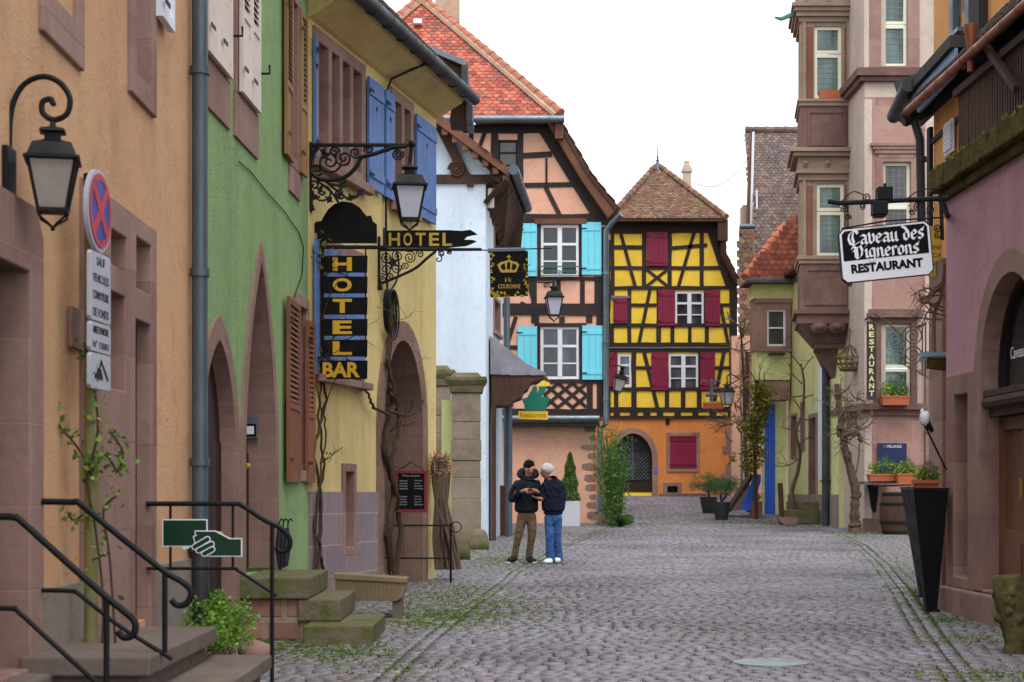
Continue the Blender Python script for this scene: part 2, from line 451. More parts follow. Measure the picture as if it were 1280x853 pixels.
M['dark_stone'] = stone('weathered brown sandstone', ['#84695c', '#6d564b', '#977a6c'], .7, .42, True, '#6b5a50', .4, .5, .008)
M['pilaster'] = stone('weathered grey sandstone', ['#8c7f70', '#6f6355', '#9a8c7c'], joints=False, bump=.5)
M['facade_stone'] = stone('rose sandstone ashlar', ['#a0766c', '#865f56', '#ab8a7e'], .9, .5, True, '#a98c80', .15, .8, .010)
M['buff_stone'] = stone('buff moulded sandstone', ['#9c8775', '#83705f', '#957c6f'], joints=False, bump=.3)
M['oriel_stone'] = stone('purple brown sandstone', ['#775b54', '#634a44', '#866a5e'], joints=False, bump=.3)
M['rust_stone'] = stone('rust red sandstone', ['#8a5542', '#6f473b', '#7d6258'], joints=False, bump=.3)
M['step_stone'] = stone('grey brown step slab', ['#71645b', '#5f544d', '#7d7066'], joints=False, bump=.4)
M['moss_stone'] = (lambda t: (t.bump(t.noise(25, 6), .5, .02), t.out(t.mix(t.ramp(t.noise(3.5, 7, .7), .42, .62), srgb('#716555'), srgb('#545a2c')), .95, spec=.15))[1])(NT('mossy stone'))
M['mossy_ledge'] = (lambda t: (t.bump(t.noise(20, 7), .9, .04), t.out(t.mix(t.ramp(t.noise(5, 7, .7), .35, .62), srgb('#3a3322'), srgb('#5e5426')), .98, spec=.1))[1])(NT('mossy ledge'))
M['rubble'] = stone('rubble stone', ['#8d5f52', '#77625a', '#a07a68'], .34, .2, True, '#93877c', .6, .9, .03)
M['timber'] = wood('dark brown timber', '#322725', '#241c1b', .75)
M['timber_h'] = wood('dark brown cross timber', '#322725', '#241c1b', .75, 1, False)
M['black_timber'] = wood('near black timber', '#2f2a2b', '#221e20', .75)
M['brown_wood'] = wood('brown wood', '#6b4632', '#543526', .7)
M['old_wood'] = wood('weathered brown wood', '#4d362b', '#33241d', .85)
M['door_dark'] = wood('dark door wood', '#301e18', '#1f130f', .6)
M['shutter_brown'] = wood('red brown shutter', '#87543a', '#6d4230', .7)
M['shutter_pale'] = paint('worn white pink shutter', '#dccdc2', .6, .08, wear='#a9876f')
M['shutter_tan'] = wood('tan shutter', '#8f6a42', '#755334', .7)
M['shutter_blue'] = paint('cobalt shutter', '#4f74ae', .55, .1)
M['shutter_cyan'] = paint('turquoise shutter', '#6fcfdf', .5, .04)
M['shutter_wine'] = paint('wine red shutter', '#7e1238', .5, .1)
M['white'] = paint('white painted wood', '#dfe0e6', .45, .05)
M['cream'] = paint('cream painted wood', '#dcd6bf', .5, .06)
M['zinc'] = paint('zinc', '#6f7a80', .38, .18, .6)
M['zinc_blue'] = paint('slate blue zinc', '#545f69', .42, .18, .3)
M['lead'] = paint('lead sheet', '#85848e', .5, .25, .4)
M['gutter_dark'] = paint('tarred gutter', '#3b3c40', .55, .3, .2)
M['copper'] = paint('aged copper', '#8a5136', .5, .3, .5)
M['iron'] = paint('black wrought iron', '#141518', .55, .2, .2, spec=.25)
M['black'] = paint('black panel', '#0b0b0d', .7, .2, spec=.15)
M['gold'] = paint('gold lettering', '#c99b1c', .45, .12, .1)
M['brass'] = paint('dull gilt', '#a48a2c', .5, .2, .2)
M['glass'] = glassdark('dark window glass', '#191c20')
M['glass_curtain'] = glassdark('window glass before curtain', '#24282e', .08, '#5c636c')
M['glass_green'] = glassdark('leaded greenish glass', '#26382f', .08, '#6f8a7c')
M['glass_dim'] = glassdark('leaded dim glass', '#2c2a28', .15, '#5a5242')
M['lantern_glass'] = paint('frosted lantern glass', '#b4b5c2', .2, .08)
M['smoky_glass'] = paint('smoky lantern glass', '#8a8079', .12, .25)
M['tile_red'] = tile('orange red roof tile', ['#ac5844', '#b8664e', '#9c4e42', '#c07058', '#7f4a42', '#b46250', '#905a4e', '#8c6258'])
M['tile_lime'] = tile('muted red roof tile', ['#93503f', '#9e5a48', '#864a3e', '#a8654f', '#7b4740'])
M['tile_brown'] = tile('weathered brown roof tile', ['#775846', '#866650', '#64493c', '#917258', '#6e5c4a', '#7e5444'], '#6f6a42')
M['tile_old'] = tile('old brown violet tile', ['#6f605c', '#7c6861', '#5f534f', '#857068', '#6e5650'], '#7d7462')
M['tile_slate'] = tile('dark slate tile', ['#4c4643', '#5a524e', '#3d3937', '#66594f'], '#4f4c3a')
M['ridge_red'] = paint('ridge tile', '#a86b52', .8, .25)
M['mortar'] = paint('ridge mortar', '#b59a82', .9, .2)
M['bark'] = wood('pale vine bark', '#6e5c4c', '#46392e', .95, 1, True, .8)
M['bark_dark'] = wood('dark vine bark', '#4b3a2e', '#36291f', .95, 1, True, .8)
M['terracotta'] = paint('terracotta pot', '#b0613c', .8, .15)
M['blue_door'] = paint('ultramarine paint', '#3566dc', .45, .1)

# ================================================================ world, sun, camera
w = bpy.data.worlds.new("World"); scene.world = w; w.use_nodes = True
nt = w.node_tree; bg = nt.nodes['Background']
sky = nt.nodes.new('ShaderNodeTexSky'); sky.sky_type = 'NISHITA'; sky.sun_disc = False
SUN_EL, SUN_AZ = R(58), R(168)
sky.sun_elevation = SUN_EL; sky.sun_rotation = SUN_AZ; sky.air_density = 1; sky.dust_density = 3
# cloud cover: an even pale overcast laid over the clear sky
tcw = nt.nodes.new('ShaderNodeTexCoord'); nz = nt.nodes.new('ShaderNodeTexNoise'); nz.inputs['Scale'].default_value = 1.6; nz.inputs['Detail'].default_value = 5
nt.links.new(tcw.outputs['Generated'], nz.inputs['Vector'])
rp = nt.nodes.new('ShaderNodeValToRGB'); nt.links.new(nz.outputs[0], rp.inputs[0])
rp.color_ramp.elements[0].color = (7.6, 8.1, 8.9, 1); rp.color_ramp.elements[1].color = (9.7, 10.0, 10.6, 1)
rp.color_ramp.elements[0].position = .3; rp.color_ramp.elements[1].position = .7
mx = nt.nodes.new('ShaderNodeMix'); mx.data_type = 'RGBA'; mx.inputs[0].default_value = .94
nt.links.new(sky.outputs[0], mx.inputs[6]); nt.links.new(rp.outputs[0], mx.inputs[7]); nt.links.new(mx.outputs[2], bg.inputs[0])
bg.inputs[1].default_value = .098
sl = bpy.data.lights.new('sun', 'SUN'); sl.energy = 1.2; sl.angle = R(32); sl.color = (1, .97, .93)
so = bpy.data.objects.new('sun', sl); COL.objects.link(so)
dirv = Vector((math.sin(SUN_AZ)*math.cos(SUN_EL), math.cos(SUN_AZ)*math.cos(SUN_EL), math.sin(SUN_EL)))
so.rotation_euler = (-dirv).to_track_quat('-Z', 'Y').to_euler(); so.location = (0, -5, 20)
scene.view_settings.view_transform = 'Standard'; scene.view_settings.look = 'None'
scene.view_settings.exposure = .88; scene.view_settings.gamma = 1
cd = bpy.data.cameras.new('camera'); cam = bpy.data.objects.new('camera', cd); COL.objects.link(cam)
cam.location = (0, 0, CAMH); cam.rotation_euler = (R(90), 0, 0)
cd.sensor_width = 36; cd.sensor_fit = 'HORIZONTAL'; cd.lens = 36*FPX/1280; cd.shift_y = (HY-426.5)/1280
cd.clip_start = .3; cd.clip_end = 2000
cd.dof.use_dof = True; cd.dof.focus_distance = 27; cd.dof.aperture_fstop = 5.0
scene.camera = cam

# ================================================================ ground
def ground():
    mb = MB(); ys = list(np.arange(-6, 75, 1.5))+[90, 130, 400]; xs = [-400, -30, -8, -4, 0, 4, 8, 30, 400]
    V = [(x, y, float(gz(y))-.032) for y in ys for x in xs]; n = len(xs)
    F = [(j*n+i, j*n+i+1, (j+1)*n+i+1, (j+1)*n+i) for j in range(len(ys)-1) for i in range(n-1)]
    mb.add(V, F); tag(mb.build('ground', M['joint'], smooth='all'), kind='structure')
ground()
# centre lines of the two gutters, x as a function of y
_rgy = np.array([8, 12, 14, 16, 20, 28, 34, 38, 44, 52]); 
def _px(px, py):  # ground hit for a pixel
    y = 10.
    for _ in range(60): y = y*.5+.5*(CAMH-float(gz(y)))*FPX/(py-HY)
    return (px-CX)*y/FPX, y
_rg = [_px(*q) for q in ((1225, 900), (1195, 853), (1150, 790), (1120, 740), (1095, 705), (1070, 682), (1040, 668), (1000, 655))]
_lg = [_px(*q) for q in ((440, 900), (478, 853), (530, 805), (585, 760), (622, 735), (645, 715), (690, 690), (740, 668), (775, 655))]
RGX = lambda y: np.interp(y, [q[1] for q in _rg], [q[0] for q in _rg])
LGX = lambda y: np.interp(y, [q[1] for q in _lg], [q[0] for q in _lg])
def stones(cx, cy, ang, hl, hw, name, mat, kind='structure'):
    """one low rounded block per centre; hl half length, hw half width along/across ang"""
    n = len(cx); z = gz(cy)+rng.normal(0, .0032, n)
    lay = [(1.0, -.05), (.97, -.010), (.88, .003)]
    ca, sa = np.cos(ang), np.sin(ang); V = np.zeros((n, 12, 3))
    tilt = rng.normal(0, .011, (n, 2))
    jit = 1+rng.normal(0, .02, (n, 4, 2))
    for k, (s, dz) in enumerate(lay):
        for c, (a, b) in enumerate(((-1, -1), (1, -1), (1, 1), (-1, 1))):
            lx = a*(hl*jit[:, c, 0]-(1-s)*.05); ly = b*(hw*jit[:, c, 1]-(1-s)*.05)
            V[:, k*4+c, 0] = cx+lx*ca-ly*sa; V[:, k*4+c, 1] = cy+lx*sa+ly*ca
            V[:, k*4+c, 2] = z+dz+(tilt[:, 0]*lx+tilt[:, 1]*ly if k else 0)
    f = []
    for k in range(2):
        for c in range(4): f.append((k*4+c, k*4+(c+1) % 4, (k+1)*4+(c+1) % 4, (k+1)*4+c))
    f.append((8, 9, 10, 11)); f = np.array(f)
    F = (f[None]+(np.arange(n)*12)[:, None, None]).reshape(-1, 4)
    V = V.reshape(-1, 3)
    me = bpy.data.meshes.new(name)
    me.vertices.add(len(V)); me.vertices.foreach_set('co', V.ravel())
    me.loops.add(F.size); me.loops.foreach_set('vertex_index', F.ravel().astype(np.int32))
    me.polygons.add(len(F)); me.polygons.foreach_set('loop_start', np.arange(0, F.size, 4, dtype=np.int32))
    me.update(); me.validate(); me.materials.append(mat)
    o = bpy.data.objects.new(name, me); COL.objects.link(o); return tag(o, kind=kind)
def paving():
    X, Y, HL, HW = [], [], [], []
    y = 7.5
    while y < 66:                      # roadway: courses across the street
        g = .150*rng.uniform(.88, 1.14)*(1 if y < 40 else 1.5)
        x = LGX(y)+.12 if y < 52 else -1.; xe = (RGX(y)-.12) if y < 48 else 8.5
        if y > 52: x = 0.0
        while x < xe:
            L = rng.uniform(.10, .19)*(1 if y < 40 else 1.4); X.append(x+L/2); Y.append(y+g/2+rng.normal(0, .005)+.06*math.sin(x*.8+y*.3)); HL.append(L/2-.004-.003*rng.random()); HW.append(g/2-.017-.010*rng.random()); x += L
        y += g
    n = len(X); stones(np.array(X), np.array(Y), rng.normal(0, .012, n), np.array(HL), np.array(HW), 'roadway', M['cobble'])
    for side, gx in ((-1, LGX), (1, RGX)):   # two courses of long stones along each gutter
        X, Y, A = [], [], []
        for k in range(3):
            y = 7.5
            while y < 46:
                x = gx(y)+(k-1)*.125; x2 = gx(y+.3)+(k-1)*.125
                X.append((x+x2)/2); Y.append(y+.13); A.append(math.atan2(.3, x2-x)); y += .25*rng.uniform(.9, 1.1)
        n = len(X); stones(np.array(X), np.array(Y), np.array(A), rng.uniform(.10, .125, n), np.full(n, .052), 'gutter_course', M['cobble'])
    X, Y, HL, HW, A = [], [], [], [], []
    y = 7.5
    while y < 50:                      # verges between gutters and the houses, smaller oblique setts
        g = .105
        for lo, hi, an in ((-7.5 if y > 24 else -2.6, LGX(y)-.22, .45), (RGX(y)+.22, 8.9 if y > 18.6 else 5.0, -.5)):
            x = lo
            while x < hi:
                L = rng.uniform(.10, .16); X.append(x+L/2); Y.append(y+an*.5*(x-lo)*.0+g/2+.10*math.sin(x*2.3)); HL.append(L/2-.009); HW.append(g/2-.011); A.append(an*.25+rng.normal(0, .07)); x += L
        y += g
    stones(np.array(X), np.array(Y), np.array(A), np.array(HL), np.array(HW), 'pavement', M['cobble_grey'])
paving()
def moss():
    mb = MB(); C = []
    def patch(px, py, rx, ry, n):
        x, y = _px(px, py); 
        n = int(n*1.7); q = rng.normal(0, 1, (n, 2))*np.array([rx, ry]); 
        for a, b in q:
            yy = y+b; C.append((x+a, round(yy/.11)*.11+rng.normal(0, .012), float(gz(yy))+.003))
    for a in ((600, 760, .4, .9, 900), (555, 775, .3, .5, 800), (640, 700, .4, 1, 600), (1150, 740, .25, .8, 700), (1075, 672, .6, .7, 500), (560, 745, .5, 1.2, 1300), (600, 775, .45, .8, 300), (520, 770, .35, .8, 900), (420, 815, .3, .5, 900), (345, 805, .3, .4, 900), (490, 835, .3, .4, 250), (610, 705, .5, 1.5, 600),
              (620, 690, .6, 1, 700), (740, 655, .9, .8, 500), (720, 668, .5, .6, 300), (860, 640, .8, .8, 500), (960, 653, 1.5, .6, 900), (1010, 655, .8, .8, 500), (1180, 775, .2, .4, 500), (1200, 800, .25, .3, 300),
              (1110, 700, .4, 2, 500), (1130, 715, .3, 1.2, 500), (1090, 668, .5, .6, 600), (1230, 845, .3, .3, 350), (920, 655, 1.2, .4, 700), (800, 632, 1.5, 1, 400)):
        patch(*a)
    for gx, n in ((RGX, 2600), (LGX, 2200)):
        yy = rng.uniform(9, 44, n); k = rng.integers(-1, 2, n)*.125+.062
        for a, b in zip(yy, k):
            if math.sin(a*2.1)+math.sin(a*.7+1) > -.3: C.append((float(gx(a))+b+rng.normal(0, .012), a, float(gz(a))+.003))
    n = 1800; yy = rng.uniform(9, 60, n); xx = LGX(yy)+rng.random(n)*(RGX(yy)-LGX(yy))
    for a, b in zip(xx, yy): C.append((a, round(b/.15)*.15, float(gz(b))))
    leaves(mb, C, .026, .3, .8); tag(mb.build('ground_moss', M['moss']), kind='stuff')
moss()
# ================================================================ building parts
def window(par, fr, u0, u1, z0, z1, d=-.05, fm='white', cols=2, rows=(.36, .68), fw=.055, bar=.022, mid=.075, glass='glass', name='window', th=.05, lead=0):
    mb = MB(); mb.prism(fr, [rectl(u0, u1, z0, z1), rectl(u0+fw, u1-fw, z0+fw, z1-fw)], d-th, d)
    for k in range(1, cols):
        c = u0+(u1-u0)*k/cols; mb.box(fr, c-mid/2, c+mid/2, z0+fw, z1-fw, d-th+.004, d+.012)
    for i, r in enumerate(rows):
        z = z1-(z1-z0)*r; b = bar*(1.9 if i == 0 else 1)
        for k in range(cols):
            a = u0+fw if k == 0 else u0+(u1-u0)*k/cols+mid/2; e = u1-fw if k == cols-1 else u0+(u1-u0)*(k+1)/cols-mid/2
            mb.box(fr, a, e, z-b/2, z+b/2, d-th+.008, d+.004)
    w = mb.build(name, M[fm], par)
    g = MB(); g.box(fr, u0+.01, u1-.01, z0+.01, z1-.01, d-th-.012, d-th+.003)
    g.build('pane', M[glass], w)
    if lead:
        l = MB(); n = int((u1-u0)/lead); m = int((z1-z0)/lead)
        for k in range(1, n+1): l.box(fr, u0+k*lead-.006, u0+k*lead+.006, z0+fw, z1-fw, d-th+.002, d-th+.009)
        for k in range(1, m+1): l.box(fr, u0+fw, u1-fw, z0+k*lead-.006, z0+k*lead+.006, d-th+.003, d-th+.011)
        l.build('lead_bars', M['zinc'], w)
    return w
def shutter(par, fr, u0, u1, z0, z1, mat, d=.03, style='board', th=.035, heart=False):
    mb = MB(); W = u1-u0
    if style == 'board':
        n = max(2, round(W/.16))
        for k in range(n):
            mb.box(fr, u0+W*k/n+.003, u0+W*(k+1)/n-.003, z0, z1, d, d+th)
        for zz in (z0+(z1-z0)*.13, z1-(z1-z0)*.13): mb.box(fr, u0+.02, u1-.02, zz-.045, zz+.045, d+th, d+th+.018)
    elif style == 'rails':
        mb.box(fr, u0, u1, z0, z1, d, d+th)
        for zz in (z0+.05, z0+.16, z1-.05, z1-.16): mb.box(fr, u0-.02, u1+.02, zz-.022, zz+.022, d+th, d+th+.03)
    else:
        s = .065
        mb.prism(fr, [rectl(u0, u1, z0, z1), rectl(u0+s, u1-s, z0+s, z0+(z1-z0)*.4), rectl(u0+s, u1-s, z0+(z1-z0)*.4+s, z1-s)], d, d+th)
        mb.box(fr, u0+s, u1-s, z0+s, z0+(z1-z0)*.4, d+.008, d+.022)
        zz = z0+(z1-z0)*.4+s+.02
        while zz < z1-s-.02:
            p = [fr.p(u0+s, zz, d+.028), fr.p(u1-s, zz, d+.028), fr.p(u1-s, zz+.035, d+.006), fr.p(u0+s, zz+.035, d+.006)]
            q = [fr.p(u0+s, zz-.008, d+.028), fr.p(u1-s, zz-.008, d+.028), fr.p(u1-s, zz+.027, d+.004), fr.p(u0+s, zz+.027, d+.004)]
            mb.add(p+q, [(0, 1, 2, 3), (7, 6, 5, 4), (0, 4, 5, 1), (2, 6, 7, 3)]); zz += .055
    o = mb.build('shutter', M[mat], par)
    h = MB()
    for zz in (z0+(z1-z0)*.12, z1-(z1-z0)*.12): h.box(fr, u0-.03, u0+.13, zz-.016, zz+.016, d+th+.0185, d+th+.026)
    h.build('hinge', M['iron'], o)
    if heart:
        c = (u0+u1)/2; zz = z0+(z1-z0)*.75
        k = MB(); k.prism(fr, [(c, zz-.05), (c+.035, zz), (c+.02, zz+.025), (c, zz+.01), (c-.02, zz+.025), (c-.035, zz)], d+th+.0005, d+th+.003); k.build('heart_cutout', M['black'], o)
    return o
def surround(par, fr, u0, u1, z0, z1, w, mat, d=.02, sill=.0, name='window_surround', back=-.2):
    mb = MB(); mb.prism(fr, [rectl(u0-w, u1+w, z0-w, z1+w), rectl(u0, u1, z0, z1)], back, d)
    if sill: mb.box(fr, u0-w-.03, u1+w+.03, z0-w-.015, z0-w+.07, d+.001, d+sill)
    return mb.build(name, M[mat], par, bevel=.008)
def grow(l, g):
    cu = (min(q[0] for q in l)+max(q[0] for q in l))/2; cz = (min(q[1] for q in l)+max(q[1] for q in l))/2
    return [(a+g*(1 if a > cu+1e-6 else -1 if a < cu-1e-6 else 0)*min(1, abs(a-cu)/.2), b+g*(1 if b > cz else -1)*min(1, abs(b-cz)/.2)) for a, b in l]
def wall(par, fr, outline, holes, mat, th=.35, name='wall', d=0, g=0):
    holes = [grow(q, g) for q in holes] if g else holes
    mb = MB(); mb.prism(fr, [outline]+holes, d-th, d); return mb.build(name, M[mat], par)
def lantern(mb_metal, mb_glass, mb_lamp, c, s, yaw=0, tilt=0):
    """four sided tapered street lantern, c = top hook point, s = overall height"""
    c = Vector(c); Rm = Matrix.Rotation(yaw, 3, 'Z') if not tilt else Matrix.Rotation(tilt, 3, 'Y') @ Matrix.Rotation(yaw, 3, 'Z')
    def T(v): return tuple(c+Rm @ Vector(v))
    def ring(r, z): return [T((r*a, r*b, z)) for a, b in ((-1, -1), (1, -1), (1, 1), (-1, 1))]
    def frus(mb, prof):
        V = []; 
        for r, z in prof: V += ring(r, z)
        m = len(prof); F = [(i*4+k, (i+1)*4+k, (i+1)*4+(k+1) % 4, i*4+(k+1) % 4) for i in range(m-1) for k in range(4)]
        F += [(0, 1, 2, 3), tuple((m-1)*4+k for k in (3, 2, 1, 0))]; mb.add(V, F)
    frus(mb_metal, [(.02*s, 0), (.03*s, -.05*s), (.10*s, -.075*s), (.115*s, -.1*s), (.07*s, -.115*s), (.07*s, -.17*s), (.10*s, -.19*s), (.17*s, -.215*s), (.215*s, -.33*s), (.245*s, -.345*s), (.245*s, -.365*s), (.20*s, -.37*s)])
    zt, zb, rt, rb = -.372*s, -.80*s, .205*s, .125*s
    for a, b in ((-1, -1), (1, -1), (1, 1), (-1, 1)):
        mb_metal.tube([T((a*rt, b*rt, zt)), T((a*rb, b*rb, zb))], .016*s, 5)
        mb_metal.tube([T((a*rb, b*rb, zb)), T((a*rb*.9, b*rb*.9, zb-.07*s)), T((a*rb*.35, b*rb*.35, zb-.12*s)), T((0, 0, zb-.16*s))], .012*s, 5)
    frus(mb_metal, [(rb+.012*s, zb), (rb+.012*s, zb-.025*s)])
    mb_metal.ball(T((0, 0, zb-.17*s)), .022*s, 8, 6)
    frus(mb_glass, [(rt-.006*s, zt-.002), (rb-.004*s, zb+.004)])
def make_lantern(parent, c, s, yaw=R(8), tilt=0, mat='iron'):
    a, b = MB(), MB(); lantern(a, b, None, c, s, yaw, tilt)
    l = a.build('lantern', M[mat], parent); b.build('lantern_glass', M['lantern_glass'], l); return l
def downpipe(par, pts, r=.05, mat='zinc', collars=()):
    mb = MB(); mb.tube(pts, r, 12)
    for q in collars: mb.tube([(q[0], q[1], q[2]-.03), (q[0], q[1], q[2]+.03)], r*1.25, 12)
    return mb.build('downpipe', M[mat], par, smooth=True)
def slab3(mb, q, th):
    """thick quad/polygon from coplanar 3d points (counter clockwise seen from outside)"""
    P = [Vector(x) for x in q]; n = (P[1]-P[0]).cross(P[2]-P[0]).normalized(); k = len(P)
    mb.add([tuple(x) for x in P]+[tuple(x-n*th) for x in P], [tuple(range(k)), tuple(range(2*k-1, k-1, -1))]+[(i, k+i, k+(i+1) % k, (i+1) % k) for i in range(k)])
def tiled(par, name, q, mat, w=.2, e=.18, th=.08, deck='old_wood', **kw):
    """roof slope: q = 3d polygon, q[0]->q[1] is the eave; returns the slope part with tiles"""
    P = [Vector(x) for x in q]; nrm = (P[1]-P[0]).cross(P[2]-P[0]).normalized()
    if nrm.z < 0: raise ValueError('flip '+name)
    a = P[1]-P[0]; up = nrm.cross(a.normalized())
    fr = Fr3(P[0], a, up); poly = [fr.inv(x) for x in P]
    d = MB(); slab3(d, q, th); o = d.build(name, M[deck], par)
    t = MB(); tiles(t, fr, poly, w, e, **kw); t.build('roof_tiles', M[mat], o); return o

# ================================================================ ochre house, near left
O = Fr((-2.417, 3.0), (-2.48, 13.03)); G = Fr((-2.48, 13.03), (-2.277, 18.75)); YW = Fr((-2.277, 18.75), (-1.08, 23.9))
def simple_roof(par, fr, u0, u1, z, ov, depth, pitch, mat, w=.18, e=.15, gut='gutter_dark'):
    a = fr.p(u0, z, ov); b = fr.p(u1, z, ov); h = (depth+ov)*math.tan(pitch)
    c = fr.p(u1, z+h, -depth); d_ = fr.p(u0, z+h, -depth)
    r = tiled(par, 'roof', [a, b, c, d_], mat, w, e)
    return r
def ochre_house():
    h = thing('ochre_house', 'ochre rendered house with red stone door frames at the left edge, nearest of the houses', 'house', (-2.6, 8, 0))
    g = O; E = O.L
    dr = (g.u(-25), g.u(27), .45, 2.42)
    A1 = (g.u(132), g.u(152), g.z(150, 340), g.z(150, 297)); A2 = (g.u(132), g.u(150), 1.95, g.z(150, 372))
    B1 = (g.u(164), g.u(183), g.z(180, 368), g.z(180, 306)); B2 = (g.u(163), g.u(182), .5, g.z(180, 406))
    W1 = (g.u(58), g.u(91), 3.95, 5.3); W2 = (g.u(166), g.u(185), 4.05, 5.3)
    holes = [rectl(*dr), rectl(*A1), rectl(*A2), rectl(*B1), rectl(*B2), rectl(*W2)]
    wall(h, g, rectl(0, E, -.1, 7.4), holes, 'orange_wall', .4, g=.04)
    # plinth pieces between the stone frames
    for q in ((dr[1]+.26, g.u(98)), (g.u(190.5), E-.01), (0, dr[0]-.28)): pl = MB(); pl.box(g, *q, -.1, .81, 0.002, .03); pl.build('plinth', M['grey_plinth'], h)
    s = MB(); s.prism(g, [[(dr[0]-.26, -.1), (dr[1]+.25, -.1), (dr[1]+.25, 2.62), (dr[1]+.12, 2.76), (dr[0]-.1, 2.76), (dr[0]-.26, 2.6)], rectl(dr[0], dr[1], -.09, dr[3])], -.38, .045)
    s.prism(g, [rectl(dr[0]-.0, dr[1], .0, .001+.44)], -.38, .05)
    s.build('door_surround', M['red_stone'], h, bevel=.02)
    d = MB(); d.box(g, dr[0], dr[1], .4, dr[3], -.18, -.12)
    for k in range(2):
        for j in range(3): 
            u = dr[0]+.08+(dr[1]-dr[0])*.5*k; d.box(g, u, u+(dr[1]-dr[0])*.5-.16, .5+j*.63, .5+j*.63+.5, -.12, -.10)
    d.build('door', M['door_dark'], h)
    gl, gr = g.u(99), g.u(190)
    s = MB(); s.prism(g, [rectl(gl, gr, -.1, 3.11), rectl(*A1), rectl(*A2), rectl(*B1), rectl(B2[0], B2[1], -.09, B2[3])], -.36, .035)
    s.build('door_surround', M['red_stone_plain'], h, bevel=.012)
    for q in (A1, A2, B1): window(h, g, *q, d=-.07, fm='brown_wood', cols=1, rows=(.5,), glass='glass_dim')
    w = window(h, g, *B2, d=-.06, fm='door_dark', cols=1, rows=(.3,), name='glazed_door', glass='glass_dim')
    s = MB(); s.prism(g, [rectl(W1[0]-.16, W1[1]+.16, 3.71, 5.46), rectl(*W1)], -.02, .03); s.build('window_surround', M['red_stone_plain'], h, bevel=.01)
    surround(h, g, *W2, .16, 'red_stone_plain', .03)
    window(h, g, *W2, d=-.12, glass='glass_curtain')
    shutter(h, g, g.u(189.5), g.u(205), g.z(197, 30), 5.4, 'white', .03, 'louver', .05)
    r = simple_roof(h, g, -.5, E-.02, 7.3, .5, 4, R(48), 'tile_brown')
    c = MB(); c.box(g, 0, E, 0, 7.3, -4.2, -4); c.box(g, 0, .2, 0, 7.3, -3.99, -.41); c.build('rear_wall', M['orange_wall'], h)
    p = MB(); p.box(g, g.u(84), g.u(101), g.z(90, 436), g.z(90, 385), .002, .03); p.build('stone_plaque', M['red_stone_plain'], h, bevel=.005)
    px = g.u(236); x, y = g.p(px, 0, .085)[:2]
    pi = downpipe(h, [(x, y, 7.2), (x, y, .95)], .062, 'zinc_blue', [(x, y, zz) for zz in (4.55, 3.0, 1.55)])
    b = MB(); b.lathe([(.075, .1), (.075, .85), (.095, .86), (.095, .95)], (x, y, 0), 12); b.build('cast_iron_foot', M['gutter_dark'], pi, smooth=True)
ochre_house()

